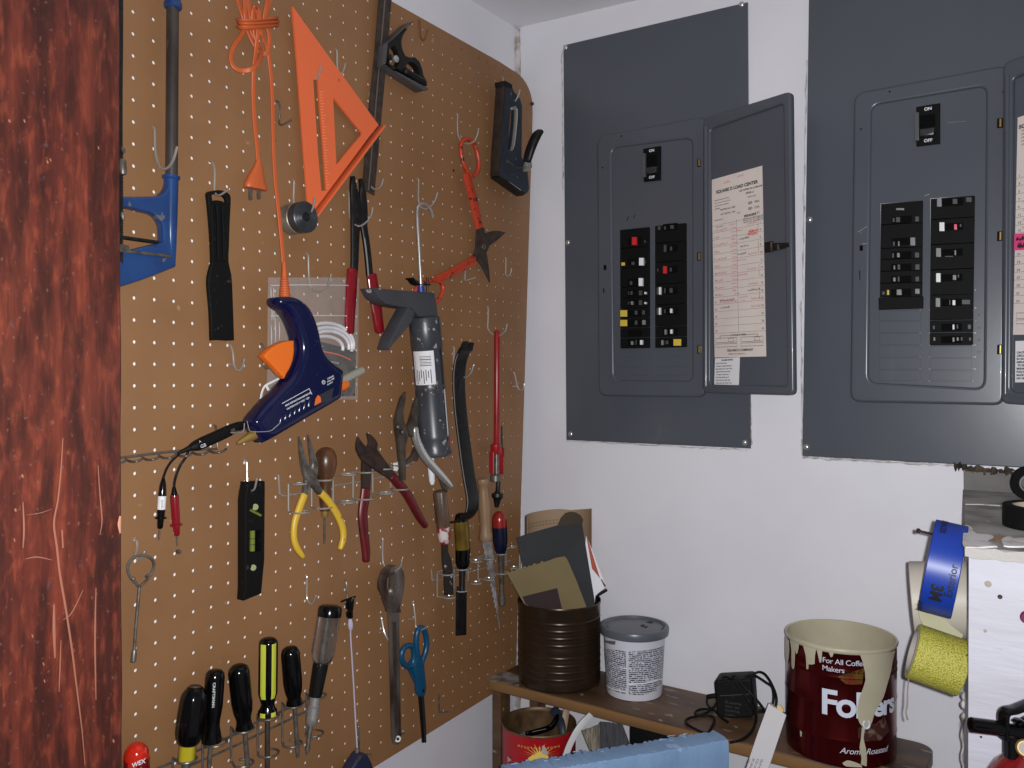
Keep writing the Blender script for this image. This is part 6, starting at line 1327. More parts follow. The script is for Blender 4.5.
mb.add(basel+fr+[p+vd2*.0008 for p in basel]+[p+vd2*.0008 for p in fr], [[i, i+1, 9+i, 8+i] for i in range(7)]+[[16+i, 24+i, 25+i, 17+i] for i in range(7)]+[[8+i, 9+i, 25+i, 24+i] for i in range(7)])
obj('curled_corner', mb, mat('emery back', (66, 54, 42), 0.8), bpy.data.objects['sandpaper'])
zig = []
for i in range(14): zig += [(506+i*2.9, 573.2-i*.86+(0 if i % 2 else -1.3)), (507.6+i*2.9, 571.8-i*.86+(1.2 if i % 3 else -.6))]
sheet_px('sandpaper', 'tan torn-edged sandpaper with a maroon corner in front in the ribbed can', 'sandpaper', zig+[(556, 557.8), (565, 556.4), (568, 561), (577, 582), (586.4, 606.6), (585, 610), (560, 612.5), (534, 610.5), (528, 606), (523.8, 603.6)], .052, mat('tan sandpaper', (116, 100, 66), 0.8, col2=(110, 94, 60), scale=12),
         parts=[('maroon_patch', [(522.4, 596.6), (557.2, 588), (560, 600), (562.6, 611), (536, 610), (525.6, 604)], mat('maroon grit', (46, 29, 32), 0.85))])
sheet_px('card', 'white and rust printed card slanting out of the ribbed can', 'card', [(586, 536), (588.2, 540), (605.8, 586), (595.4, 596), (593, 620), (580, 620)], .006, mat('white card', (226, 224, 230), 0.5), lean=0,
         parts=[('rust_print', [(586.4, 537), (588.2, 540), (600.2, 578.6), (592, 568.6)], mat('rust red print', (168, 64, 30), 0.5)), ('edge_print', [(600.6, 579.4), (602, 579.4), (606, 586), (604.4, 587)], mat('checked print', (150, 60, 40), 0.5, col2=(30, 26, 26), scale=300, thr=(.49, .51)))])
mb = MB(); o_ = Vector((RC.c.x, RC.c.y, 1.15))-vd2*.002; mb.sweep([PN(590, 601, o_, -vd2), PN(598, 595, o_, -vd2), PN(607, 589.6, o_, -vd2)], [(.0028, .0018)]*3, n=8, up=-vd2, sq=4)
tag(obj('stick', mb, M['black']), 'short black stick poking out beside the white card', 'stick')

# joint compound tub ----------------------------------------------------------------------
TC = Cyl(.27395, -.06427, .0535, ZS, 1.136, r0=.0478)
t = thing('tub', 'small white plastic tub with a dark grey lid and printed label', 'tub', (TC.c.x, TC.c.y, ZS))
mb = MB(); mb.lathe((TC.c.x, TC.c.y, ZS), (TC.c.x, TC.c.y, 1.136), [(0, .045), (.01, .0475), (.03, .0480), (.97, TC.rad(1.133)), (.975, .0552), (1, .0552)], 64); obj('body', mb, mat('white tub plastic', (200, 200, 208), 0.4), t)
mb = MB(); lz = 1.131; mb.lathe((TC.c.x, TC.c.y, lz), (TC.c.x, TC.c.y, lz+.0145), [(0, .0572), (.06, .0594), (.35, .0600), (.80, .0600), (.95, .0590), (1, .0568), (.99, .0535), (.70, .0515), (.66, .049), (.78, .0478), (.80, .046), (.80, .001)], 64); obj('lid', mb, mat('grey lid', (84, 87, 94), 0.32), t)
mb = MB()
for q_ in ([(640, 625.6), (644, 624), (645, 626.4), (648, 626), (646.6, 628), (642, 626.8)], [(646, 622), (651, 621), (653.6, 622.4), (650.6, 623.4)], [(602.6, 625), (604.4, 627), (608, 629.6), (605, 628.6)], [(661.6, 629.4), (663.6, 627), (664, 628.4), (662, 630.4)]):
    mb.slab([(p.x, p.y) for p in (H(x, y, lz+.0117) for x, y in q_)], lz+.0114, lz+.0121, lambda u, v, w: Vector((u, v, w)), b=0)
obj('lid_smudge', mb, M['ink'], t)
m = bpy.data.materials.new('small print'); m.use_nodes = True; nt = m.node_tree; N = nt.nodes; L = nt.links; b = N['Principled BSDF']; b.inputs['Roughness'].default_value = .5
tc = N.new('ShaderNodeTexCoord'); sx = N.new('ShaderNodeSeparateXYZ'); L.new(tc.outputs['Object'], sx.inputs[0])
mm = N.new('ShaderNodeMath'); mm.operation = 'MULTIPLY'; mm.inputs[1].default_value = 2*PI/.0034; L.new(sx.outputs['Z'], mm.inputs[0])
sn_ = N.new('ShaderNodeMath'); sn_.operation = 'SINE'; L.new(mm.outputs[0], sn_.inputs[0])
gt = N.new('ShaderNodeMath'); gt.operation = 'GREATER_THAN'; gt.inputs[1].default_value = -.35; L.new(sn_.outputs[0], gt.inputs[0])
mp = N.new('ShaderNodeMapping'); mp.inputs['Scale'].default_value = (420, 420, 300); L.new(tc.outputs['Object'], mp.inputs['Vector'])
no = N.new('ShaderNodeTexNoise'); no.inputs['Scale'].default_value = 1; no.inputs['Detail'].default_value = 1; L.new(mp.outputs['Vector'], no.inputs['Vector'])
g2 = N.new('ShaderNodeMath'); g2.operation = 'GREATER_THAN'; g2.inputs[1].default_value = .44; L.new(no.outputs['Fac'], g2.inputs[0])
mu = N.new('ShaderNodeMath'); mu.operation = 'MULTIPLY'; L.new(gt.outputs[0], mu.inputs[0]); L.new(g2.outputs[0], mu.inputs[1])
mx = N.new('ShaderNodeMix'); mx.data_type = 'RGBA'; mx.inputs['A'].default_value = lin((196, 196, 206)); mx.inputs['B'].default_value = lin((36, 38, 46)); L.new(mu.outputs[0], mx.inputs['Factor']); L.new(mx.outputs['Result'], b.inputs['Base Color'])
mb = MB(); TC.poly(mb, [(604, 648), (612, 649.4), (626, 651), (626.6, 694.6), (618, 692.8), (608, 689)], .0004); TC.poly(mb, [(628.6, 651.2), (642, 650.8), (654, 649), (664, 645.6), (661.4, 684), (657, 686), (656.4, 691), (642, 695.4), (628.8, 695.2)], .0004); obj('printed_label', mb, m, t)
mb = MB(); TC.poly(mb, [(606, 684.6), (614, 688.6), (627, 691.4), (627, 692.6), (614, 690), (606, 686)], .0007); TC.poly(mb, [(628, 683.4), (645, 682.4), (662, 678), (662, 679.4), (645, 684), (628, 685)], .0007); TC.poly(mb, [(622.4, 667.4), (627, 667.8), (627, 669), (622.4, 668.6)], .0007); obj('label_rule', mb, M['white'], t)
mb = MB(); TC.poly(mb, [(605, 640.4), (610, 640.6), (616, 641), (615.6, 644.6), (612, 644.4), (605, 642)], .0012); obj('tape_scrap', mb, mat('grey smear', (96, 92, 92), .6), t)

# power adapter and its cord ------------------------------------------------------------------
t = thing('power_adapter', 'black plug-in power adapter with its tangled cord on the shelf', 'power adapter', H(735, 720, ZS))
A0_ = H(735.6, 719.6, ZS); an_ = Vector((A0_.x-CAM.x, A0_.y-CAM.y, 0)).normalized()
an_ = (an_+Vector((.18, 0, 0))).normalized(); o_ = A0_.copy(); nn = -an_; ux = nn.cross(Z1)*-1
def AP(x, y, w=0): return PN(x, y, o_+nn*w, nn)
mb = MB(); L_ = [((p-o_).dot(ux), p.z) for p in (AP(x, y) for x, y in rr((713.6, 680.4), (751.4, 678.6), (754.2, 717.4), (717.2, 719.6), 4))]
mb.slab(L_, -.042, 0, lambda u, v, w: Vector((o_.x, o_.y, 0))+ux*u+nn*w+Z1*v, b=.003, seg=3)
obj('case', mb, M['black'], t)
mb = MB(); mb.sweep([AP(720, 695.8, .0006), AP(749, 694.2, .0006)], .0005, n=6)
for k, s_ in enumerate(('AC ADAPTER', 'INPUT 120V', 'OUTPUT 9V', 'CLASS 2')):
    p_ = AP(725, 703+k*4, .0006); mb.text(s_, .0044, lambda a, c: p_+ux*a+Z1*c)
obj('case_print', mb, M['tick'], t)
mb = MB(); cr2 = .0021
def SH_(x, y, h=.003): return H(x, y, ZS+h)
def cord2(pts): mb.sweep(pts, cr2, n=8, k=4)
mb.sweep([AP(716, 695.4, -.02), AP(708.4, 696.6, -.02)], .004, n=10, rnd=True)
cord2([AP(711, 695.6, -.02), AP(707.4, 698.6, -.02), AP(707, 703, -.018), AP(709.4, 707, -.012), SH_(716, 711.4), SH_(722, 718), SH_(728, 722)])
cord2([AP(717.6, 702, -.02), SH_(713, 708, .008), SH_(706, 713), SH_(697, 716.2), SH_(689.4, 718), SH_(685.6, 721), SH_(688, 724.6), SH_(694, 728.4), SH_(703, 732.5), SH_(708, 732.6), SH_(711.6, 727), SH_(714.4, 720.4), SH_(712.6, 716.8), SH_(706, 715.4), SH_(699, 715.6), SH_(695.2, 713.8), SH_(696, 711.4), SH_(700, 709.6), SH_(707, 709), SH_(713, 710.6)])
cord2([AP(726, 681, .002), AP(723, 677.6, 0), AP(727, 676.8, -.004), AP(731, 679, .003), AP(734, 676, .003), AP(737, 678, .004), AP(742, 684, .004), AP(749, 691.4, .004), AP(756, 699, .004), AP(762, 706.4, .003), AP(762.8, 709.8, .002), AP(757, 710.6, .002), AP(753, 708, .003), AP(748, 700, .004), AP(742, 692, .004), AP(736, 682, .003)])
cord2([AP(743.6, 679, -.01), AP(746, 676, -.012), AP(752, 674.8, -.015), AP(758, 677.2, -.02), AP(766, 682.4, -.02), AP(772, 687, -.02), AP(773.6, 695, -.02), AP(773, 703, -.018), AP(770, 709, -.012), AP(763, 711.8, 0), AP(755, 712.4, .003)])
cord2([AP(750, 678.8, -.004), AP(754, 674, -.01), AP(759.6, 672, -.014), AP(765, 674.4, -.018), AP(770, 681, -.02), AP(774, 689.4, -.02), AP(776.4, 697.6, -.02), AP(776, 705, -.016), AP(772, 711, -.01)])
yf = -.160
cord2([AP(753.6, 704, .003), AP(756, 714, .003), SH_(755.6, 722), SH_(752, 730.6), SH_(746, 737), SH_(738, 741), SH_(730, 742.4)])

mb.sweep([AP(732.6, 681, .002), AP(732.8, 674.6, .0)], .0018, n=8)
obj('cord', mb, M['black'], t)

# coffee can with paint runs ---------------------------------------------------------------------
FC = Cyl(.6248, -.0850, .0771, ZS, 1.1925)
t = thing('coffee_can', 'red coffee can streaked with cream paint at the right end of the shelf', 'can', (FC.c.x, FC.c.y, ZS))
prof = [(ZS, .0745), (ZS+.0015, .0768), (ZS+.004, .0771)]
for y in (741, 706.6, 678.6, 672): 
    z = FC.hit(842, y)[1]; prof += [(z-.0035, .0771), (z-.0014, .0776), (z, .0778), (z+.0014, .0776), (z+.0035, .0771)]
prof += [(1.1885, .0771), (1.190, .0783), (1.192, .0786), (1.1938, .0779)]
n = 80; mb = MB(); rings = [[Vector((FC.c.x+r_*math.cos(2*PI*j/n), FC.c.y+r_*math.sin(2*PI*j/n), z)) for j in range(n)] for z, r_ in prof]
mb.rings(rings, False); obj('body', mb, mat('red lacquered tin', (98, 20, 21), 0.22, 0.8, col2=(84, 16, 18), scale=10), t, ang=60)
M['cream'] = mat('cream paint', (182, 174, 150), 0.38, col2=(174, 166, 142), scale=20)
mb = MB(); rings = [[Vector((FC.c.x+r_*math.cos(2*PI*j/n), FC.c.y+r_*math.sin(2*PI*j/n), z)) for j in range(n)] for z, r_ in ((1.1880, .0776), (1.1895, .0788), (1.192, .0792), (1.1945, .0784), (1.1935, .0762), (1.189, .0758), (1.15, .0757), (ZS+.003, .0755))]
mb.rings(rings, False); mb.add(rings[-1], [list(range(n))]); obj('paint_lining', mb, M['cream'], t, ang=60)
mb = MB(); yy = lambda x: None
for q_ in ([(783.6, 634), (790, 641), (789.4, 660), (787.4, 664), (785.2, 650)], [(790.6, 639), (796.2, 642), (795.4, 666), (794, 669), (792.4, 666), (792.2, 650)], [(795.4, 640), (800, 642.6), (798.6, 652), (797, 654), (796, 650)],
           [(803, 643), (817, 647), (815.4, 656), (815.2, 663.6), (812.6, 664.4), (811.2, 657), (809.4, 660), (809, 668.8), (807, 669), (806.4, 656)], [(816.4, 646.6), (822.6, 648.4), (821.8, 661), (820, 662.4), (818.6, 656)], [(827.6, 649), (834.6, 650.4), (832.6, 656.4), (831, 657), (829.6, 653.6)],
           [(858.6, 652.4), (876, 653.4), (890, 651.6), (894.4, 650), (892, 660), (889.8, 672), (887, 682), (883, 696), (879, 704), (874, 713), (871.4, 722), (868, 727), (864, 726.8), (861, 725), (858, 719.5), (857, 708), (859.5, 696), (865, 680), (863, 665), (860.6, 657)],
           [(861.4, 727), (864.8, 727), (863.2, 738), (865.4, 748), (866.4, 758), (866, 766), (860.4, 764), (861, 757), (859.2, 747), (860.6, 738)], [(842.4, 762.6), (847, 760), (852.6, 761), (860, 764), (862, 767), (846, 766)], [(783, 630), (798, 642.6), (812, 646.8), (830, 650), (850, 652), (866, 653), (882, 652), (896, 648), (896, 646), (880, 649.4), (860, 650), (840, 648.4), (820, 645), (800, 639), (785, 630)]):
    mb = MB(); FC.poly(mb, q_, .0014, k=2); obj('paint_run', mb, M['cream'], t)
mb = MB(); FC.poly(mb, [(800.6, 730), (802.8, 732), (802.4, 736.6), (801, 736)], .0014, k=2)
obj('paint_run', mb, M['cream'], t)
mb = MB(); FC.text(mb, 'For All Coffee', 822.4, 661.8, .0107, off=.0009, bold=0, space=.95); FC.text(mb, 'Makers', 822.2, 669.6, .0107, off=.0009, bold=0, space=.95)
FC.text(mb, 'Fol', 820.4, 712, .0500, off=.0009, bold=.0012, space=.9); FC.text(mb, 'ers', 872.5, 716, .0400, off=.0009, bold=.0012, space=.9)
FC.text(mb, 'Aroma Roasted', 839.6, 752.6, .0118, off=.0009, shear=.35, bold=0, space=.95)
obj('lettering', mb, mat('silver white print', (206, 210, 224), 0.4), t)
mb = MB(); FC.poly(mb, [(858, 728), (866, 722), (875, 724), (884, 716), (889, 731), (880, 740), (866, 741), (858, 738)], .0007); obj('brown_picture', mb, mat('brown printed picture', (64, 34, 28), 0.4, col2=(120, 96, 84), scale=70, thr=(.52, .62)), t)
mb = MB(); th, z = FC.hit(866, 724); mb.sweep([FC.at(th+.06*math.cos(a), z+.0058*math.sin(a), .0014) for a in [R(60)-k*R(300)/12 for k in range(13)]], .0014, n=8); obj('letter_curl', mb, mat('silver white curl', (206, 210, 224), 0.4), t)
mb = MB(); FC.poly(mb, [(838, 676), (856, 677), (864, 668), (862, 684), (846, 684)], .0006, k=2); obj('gold_band', mb, mat('gold print', (120, 92, 40), 0.35, .5, col2=(130, 40, 30), scale=50), t)

# below the shelf -------------------------------------------------------------------------------
KC = Cyl(.1206, -.135, .0655, ZL, .962)
t = thing('coffee_can', 'red coffee can with a yellow sunburst standing under the shelf', 'can', (KC.c.x, KC.c.y, ZL))
mb = MB(); n = 64
prof = [(ZL, .063), (ZL+.003, .0655), (.957, .0655), (.960, .0668), (.962, .0670), (.9635, .0662), (.962, .0648), (.955, .0645), (ZL+.004, .0643)]
mb.rings([[Vector((KC.c.x+r_*math.cos(2*PI*j/n), KC.c.y+r_*math.sin(2*PI*j/n), z)) for j in range(n)] for z, r_ in prof], True, mat=lambda i, j: 0 if i < 3 else 1)
obj('body', mb, [mat('bright red tin', (190, 26, 34), 0.4, .2), mat('rusty tin lip', (122, 96, 66), 0.45, .6, col2=(86, 62, 44), scale=40)], t, ang=60)
mb = MB(); KC.text(mb, 'MOUNTAIN GROWN', 518, 746.2, .0052, off=.0006, space=1.75, bold=.0001); obj('lettering', mb, mat('gold lettering', (214, 160, 70), 0.5), t)
mb = MB()
for i in range(-6, 7):
    a = R(i*13.5); c, s_ = math.sin(a), math.cos(a); L1 = 21+3*(i % 2)
    KC.poly(mb, [(539.6+c*4-s_*1.0, 758-s_*4), (539.6+c*L1, 758-s_*L1*.62), (539.6+c*4+s_*1.0, 758-s_*4)], .0006)
KC.poly(mb, [(528, 758), (533, 754.6), (540, 753.4), (546, 754.6), (551, 758), (548, 764), (531, 764)], .0008); obj('sunburst', mb, mat('yellow sunburst', (232, 200, 96), 0.5), t)
mb = MB(); KC.poly(mb, [(542, 746), (544, 745), (547, 751.6), (548.6, 752), (547, 755.4), (544, 753.4), (542, 754)], .0009); KC.poly(mb, [(508, 756), (512, 760), (508, 762)], .0009); obj('bare_chip', mb, mat('bare tin chip', (176, 166, 160), .5), t)
vk = Vector((KC.c.x-CAM.x, KC.c.y-CAM.y, 0)).normalized(); sk_ = Vector((-vk.y, vk.x, 0))
def KP(x, y, off=0): return PN(x, y, Vector((KC.c.x, KC.c.y, .95))-vk*off, -vk)
t = thing('putty_knife', 'black-handled putty knife lying in the red can under the shelf', 'putty knife', KP(545, 733))
mb = MB(); mb.sweep([KP(527, 733.6, .03), KP(535, 732.2, .02), KP(545, 729.4, .01), KP(552, 726, .005), KP(556, 720, 0), KP(557.6, 716, -.005)], [(.005, .004), (.007, .005), (.0075, .005), (.0075, .005), (.008, .005), (.006, .004)], n=12, k=3, rnd=.003); obj('handle', mb, M['blackg'], t)
mb = MB(); mb.sweep([KP(532, 732, .028), KP(546, 729, .018)], [(.0012, .0006)]*2, n=6); obj('rivet_plate', mb, M['steel'], t)
mb = MB(); mb.sweep([KP(527, 733.6, .03), KP(523, 739, .03), KP(520, 760, .025)], [(.008, .0005), (.014, .0005), (.02, .0005)], n=8, up=-vk); obj('blade', mb, M['dsteel'], t)
t = thing('scraper', 'small scraper with a slate blue handle in the red can under the shelf', 'scraper', KP(560, 720))
mb = MB(); mb.sweep([KP(554, 709.6, -.035), KP(559, 718, -.015), KP(562, 727, .005), KP(563, 738, .012)], [(.009, .005), (.008, .005), (.007, .005), (.006, .004)], n=12, k=2, rnd=.003); obj('handle', mb, mat('slate blue grip', (44, 54, 66), 0.5), t)
mb = MB(); mb.sweep([KP(563, 738, .012), KP(561, 755, .012)], [(.010, .0006), (.014, .0006)], n=8, up=-vk); obj('blade', mb, M['dsteel'], t)
t = thing('paint_stick', 'pale wooden paint stick standing in the red can under the shelf', 'stick', KP(566, 725))
mb = MB(); mb.sweep([KP(567, 707.5, -.02), KP(563, 731, .0), KP(559, 760, .01)], [(.006, .0015)]*3, n=8, up=-vk, sq=4); obj('stick', mb, M['paleWood'], t)
# white strap
mb = MB(); pth = [(563.4, 766, -.208), (566, 755, -.206), (570.6, 743, -.200), (577, 731, -.192), (584, 721.6, -.182), (591.4, 714.6, -.176)]
mb.sweep([V(x, y, yv) for x, y, yv in pth], [(.0052, .0012)]*6, n=10, up=-CF, sq=4, k=4)
tag(obj('strap', mb, mat('white strap', (196, 194, 194), 0.5)), 'curved white plastic strap arching in front of the red can', 'strap')
# paint brushes
def brush(label, q_, top, yv, m, seed):
    t = thing('paintbrush', label, 'paintbrush', V(q_[0][0], q_[0][1], yv))
    rn = random.Random(seed); mb = MB(); d0 = yv
    (xa, ya), (xb, yb), (xc, yc_), (xd, yd) = q_
    for i in range(46):
        for k_ in range(3):
            f = i/45; a = Vector(V(xa+(xb-xa)*f+rn.uniform(-.3, .3), ya+(yb-ya)*f+rn.uniform(-1.2, 1.2), d0+.005*k_)); b = Vector(V(xd+(xc-xd)*f+rn.uniform(-.5, .5), yd+(yc_-yd)*f, d0+.006*k_))
            mb.sweep([b, b.lerp(a, .6), a], [.0011, .0010, .0004], n=5)
    o = obj('bristles', mb, m, t); 
    mb = MB(); a, b = V(xd, yd, d0+.006), V(xc, yc_, d0+.006); c_ = (a+b)/2
    mb.sweep([c_, c_+Vector((0, 0, -.03))], [((b-a).length*.5, .010)]*2, n=16, up=Y1, sq=4); obj('ferrule', mb, M['dsteel'], t)
    mb = MB(); mb.sweep([c_+Vector((0, 0, -.03)), c_+Vector((0, 0, -.06)), c_+Vector((.01, 0, ZL+.012-c_.z))], [(.018, .008), (.009, .007), (.008, .006)], n=12, up=Y1, rnd=.006); obj('handle', mb, M['wood'], t)
brush('grey-bristled paintbrush under the shelf, right of the cream one', [(600, 722), (622, 724), (632, 752), (601, 752)], None, -.128, mat('grey bristles', (82, 82, 86), .8, col2=(58, 58, 62), scale=120, stretch=(3, 3, .3)), 3)
brush('cream-bristled paintbrush under the shelf beside the white strap', [(582, 731), (602, 724), (603, 754), (592, 754)], None, -.118, mat('cream bristles', (158, 148, 130), .8, col2=(84, 76, 66), scale=90, stretch=(3, 3, .3)), 4)
t = thing('box', 'black box standing in for the shade under the shelf behind the blue foam', 'box', (.40, -.08, ZL))
mb = MB(); a, b = V(630, 735, -.10).x, V(700, 735, -.10).x; mb.box(Vector((a, -.10, ZL)), Vector((b-a, 0, 0)), Vector((0, .08, 0)), Vector((0, 0, V(640, 724, -.10).z-ZL)), b=.003); obj('shade_box', mb, M['black'], t)  # black block added where the space under the shelf is only shaded

# blue foam board leaning in front ---------------------------------------------------------------
FZ = 1.068
fa, fb = H(585, 765.2, FZ), H(727.5, 741.2, FZ); fd = (fb-fa); fd.z = 0; fl = fd.length; fu = fd/fl; fn = Vector((fu.y, -fu.x, 0))
fo = fa+fu*((H(512, 779, FZ)-fa).dot(fu))     # front top edge line origin under the traced crease
t = thing('foam_board', 'pale blue rigid foam board standing in front of the shelf', 'foam board', (fo.x, fo.y, 0))
rn = random.Random(5); mb = MB(); NX = 110
L0 = .0; L1 = (H(728.4, 740.5, FZ)-fo).dot(fu)
TH = .040
cols = []
for i in range(NX+1):
    u = L0+(L1-L0)*i/NX; j_ = rn.uniform(-.0007, .0007); j2 = rn.uniform(-.0011, .0013); j3 = rn.uniform(-.0007, .0007)
    f_ = fo+fu*u
    p = lambda w, z: Vector((f_.x-fn.x*w, f_.y-fn.y*w, z))
    cols.append([p(0, 0.0), p(0, FZ-.10), p(j3*.3, FZ-.018), p(.0012+j3*.5, FZ-.004+j3), p(.003+j_, FZ+j_*.8), p(.012+j_, FZ+.0015-abs(j_)), p(.026+j2, FZ+.001+j_), p(TH-.004+j2, FZ+j2), p(TH+j2*.4, FZ-.004+j2), p(TH, FZ-.05), p(TH, 0)])
mb.rings(cols, True)
M['foam'] = mat('blue foam', (122, 150, 184), 0.6, col2=(112, 140, 174), scale=16, bump=.35, bscale=90, specks=((138, 166, 198), 30, .68))
obj('board', mb, M['foam'], t, ang=25)
mb = MB()
for i in range(40):
    u = L0+.02+(L1-L0-.03)*rn.random(); f_ = fo+fu*u-fn*(.002+rn.uniform(-.001, .002)); f_.z = FZ-.001+rn.uniform(-.002, .002)
    mb.sweep([f_, f_+fu*rn.uniform(.003, .010)+Z1*rn.uniform(-.0015, .0015)], [(rn.uniform(.0006, .0016), .0006), (.0004, .0004)], n=6)
for i in range(16):
    u = L0+(L1-L0)*rn.random(); f_ = fo+fu*u-fn*rn.uniform(.02, TH); f_.z = FZ+rn.uniform(0, .003)
    mb.sweep([f_, f_+fu*rn.uniform(.004, .012)], [(rn.uniform(.0008, .0022), .0009), (.001, .0004)], n=6)
obj('frayed_edge', mb, mat('frayed foam skin', (140, 170, 202), .3), t)

# white paint stick with a yellow strip behind ------------------------------------------------------
t = thing('paint_stirrer', 'white printed stirring stick leaning in front of the coffee can', 'stick', V(760, 740, -.19))
so = V(770, 730, -.178); sn2 = Vector((0, -1, .12)).normalized(); su = X1; sv = sn2.cross(su)*-1
if sv.z < 0: sv = -sv
def SL(q_): return [((p-so).dot(su), (p-so).dot(sv)) for p in (PN(x, y, so, sn2) for x, y in q_)]
sto = lambda u, v, w: so+su*u+sv*v+sn2*w
mb = MB(); mb.slab(SL([(768.6, 703.4), (786.2, 715.2), (771, 761), (756, 800), (735, 800), (746, 768), (757, 735)]), -.0022, 0, sto, b=.0004); obj('stick', mb, mat('off-white stick', (206, 202, 204), 0.5), t)
mb = MB(); mb.slab(SL([(776.4, 705.8), (780, 705.4), (783, 710.4), (781, 716), (776, 712)]), -.006, -.0024, sto, b=.0004); obj('yellow_strip', mb, mat('pale yellow strip', (216, 184, 130), 0.5), t)
mb = MB(); mb.slab(SL([(768.4, 703), (770.4, 702.6), (776.6, 707.4), (775, 707.8)]), -.001, .001, sto, b=.0002); obj('metal_clip', mb, M['steel'], t)
mb = MB(); du = (PN(758, 765, so, sn2)-PN(746, 757.5, so, sn2)).normalized()*-1
dv = sn2.cross(du); dv = dv if dv.z > 0 else -dv
du2 = (PN(768.6, 703.4, so, sn2)-PN(757, 735, so, sn2)).normalized(); dv2 = Vector((0, 0, 0))+(PN(757, 735, so, sn2)-PN(772, 742, so, sn2)).normalized()
for k, s_ in enumerate(('STIR WELL', 'BEFORE USE', 'PAINT STICK', 'WASH AFTER')):
    p_ = PN(746.5+k*3.9, 770+k*1.2, so+sn2*.0004, sn2); mb.text(s_, .0046, lambda a, c: p_+du2*(a*.8)+dv2*c)
obj('lettering', mb, M['ink'], t)
# ------------------------------------------------------------------ white painted pier with a ledge, right
ZP = 1.413
fl_ = H(966, 546, ZP); bl_ = H(963.6, 503.4, ZP); bl_ = fl_+(bl_-fl_)*((-.0005-fl_.y)/(bl_.y-fl_.y))
M['ledge'] = mat('grey weathered ledge', (172, 168, 165), 0.75, col2=(112, 107, 103), scale=14, detail=8, stretch=(1, 1, 1), specks=((170, 165, 162), 40, .69), bump=.3, bscale=60)
M['pier'] = mat('brushed white paint', (170, 168, 178), 0.5, col2=(163, 161, 170), scale=8, stretch=(.6, 1, 3), bump=.35, bscale=30, specks=((150, 136, 122), 42, .765))
mb = MB(); out = [(fl_.x+.002, fl_.y+.004), (1.35, fl_.y+.004), (1.35, -.0005), (bl_.x+.002, -.0005)]
mb.slab(out, 0, ZP-.010, lambda u, v, w: Vector((u, v, w)), b=.0015); pier = struct(obj('wall_right', mb, M['pier']), 'white painted pier on the right with brush marks', 'pier')
mb = MB(); out2 = [(fl_.x, fl_.y), (1.35, fl_.y), (1.35, -.0005), (bl_.x, -.0005)]
mb.slab(out2, ZP-.0098, ZP, lambda u, v, w: Vector((u, v, w)), b=.0012); ledge = struct(obj('trim_4', mb, [M['ledge']]), 'weathered grey ledge on top of the white pier', 'ledge')
def hz(mb, q_, z0, z1, jit=0, k=1, seed=0, **kw):
    rn = random.Random(seed); q_ = smooth_outline(q_, k); mb.slab([(p.x, p.y) for p in (H(x+rn.uniform(-jit, jit), y+rn.uniform(-jit, jit)*.6, z1) for x, y in q_)], z0, z1, lambda u, v, w: Vector((u, v, w)), **kw)
mb = MB()
hz(mb, [(963.6, 527), (966, 524.8), (971.4, 526.6), (973, 530), (976.4, 533), (984, 533.6), (992.4, 535), (993.6, 536.6), (989, 538.4), (988.6, 541.4), (994, 544), (998, 546), (980, 546.6), (966, 546.4), (962.8, 543)], ZP, ZP+.0016, .5, k=2, b=.0005)
hz(mb, [(1001, 539.4), (1004, 537.4), (1009, 536), (1014, 537.6), (1024, 537.4), (1040, 538.4), (1040, 546), (1024, 546), (1012, 546), (1003.6, 545.4)], ZP, ZP+.0016, .4, k=2, b=.0005)
hz(mb, [(965.4, 503.2), (980, 503.4), (1003, 505), (1003, 505.8), (980, 504.4), (965.4, 504.2)], ZP, ZP+.0006, b=.0002)
obj('paint_flake', mb, mat('flaked white paint', (226, 222, 222), .6, col2=(186, 172, 160), scale=60, thr=(.5, .7), bump=.4, bscale=150), ledge)
mb = MB()
hz(mb, [(992, 535), (1001, 535.4), (1006, 537), (1001, 540), (996, 541), (993, 538.6)], ZP, ZP+.0005, .4, b=.0001); obj('bare_wood', mb, mat('bare brown wood', (160, 124, 90), .8), ledge)
yfp = fl_.y+.004
mb = MB(); rn = random.Random(9); zt2 = ZP-.0004; L_ = []
for i in range(60): L_.append((fl_.x-.001+.0085*i, zt2+rn.uniform(-.0016, .0012)))
for i in range(59, -1, -1): L_.append((fl_.x-.001+.0085*i, ZP-.0105+rn.uniform(-.0012, .0010)))
mb.slab(L_, fl_.y+.0002, fl_.y-.0016, lambda u, v, w: Vector((u, w, v)), b=.0004); obj('painted_edge', mb, mat('chipped cream paint', (170, 164, 160), .6, col2=(120, 92, 66), scale=26, thr=(.62, .70), bump=.3), ledge)
mb = MB()
for x, y, r_ in ((988, 584, 3.2), (985.2, 631, 1.6)): p = V(x, y, yfp); mb.lathe(p, p-Y1*.001, [(0, r_*sc(p)), (.8, r_*sc(p)*.9), (1, r_*sc(p)*.6)], 14)
obj('filled_hole', mb, mat('filled hole', (152, 142, 130), .7), pier)
mb = MB(); p = V(1000, 596.8, yfp); mb.lathe(p, p-Y1*.002, [(0, .0022), (.6, .002), (1, .001)], 12); p = V(967.6, 655, yfp); mb.lathe(p, p-Y1*.001, [(0, .0008), (1, .0005)], 8); p = V(981, 737, yfp); mb.lathe(p, p-Y1*.001, [(0, .0012), (1, .0005)], 8); obj('screw', mb, M['ruststeel'], pier)
mb = MB()
for i, y in enumerate((696, 704.6, 717)): p = H(964.8, 600, 1.2); q_ = PN(964.6-(i % 2)*.6, y, Vector((bl_.x+.02, -.2, 1)), Vector((0, -1, 0))); mb.lathe(q_-X1*.004, q_+X1*.004, [(0, .002), (.3, .0055), (.7, .0055), (1, .002)], 10)
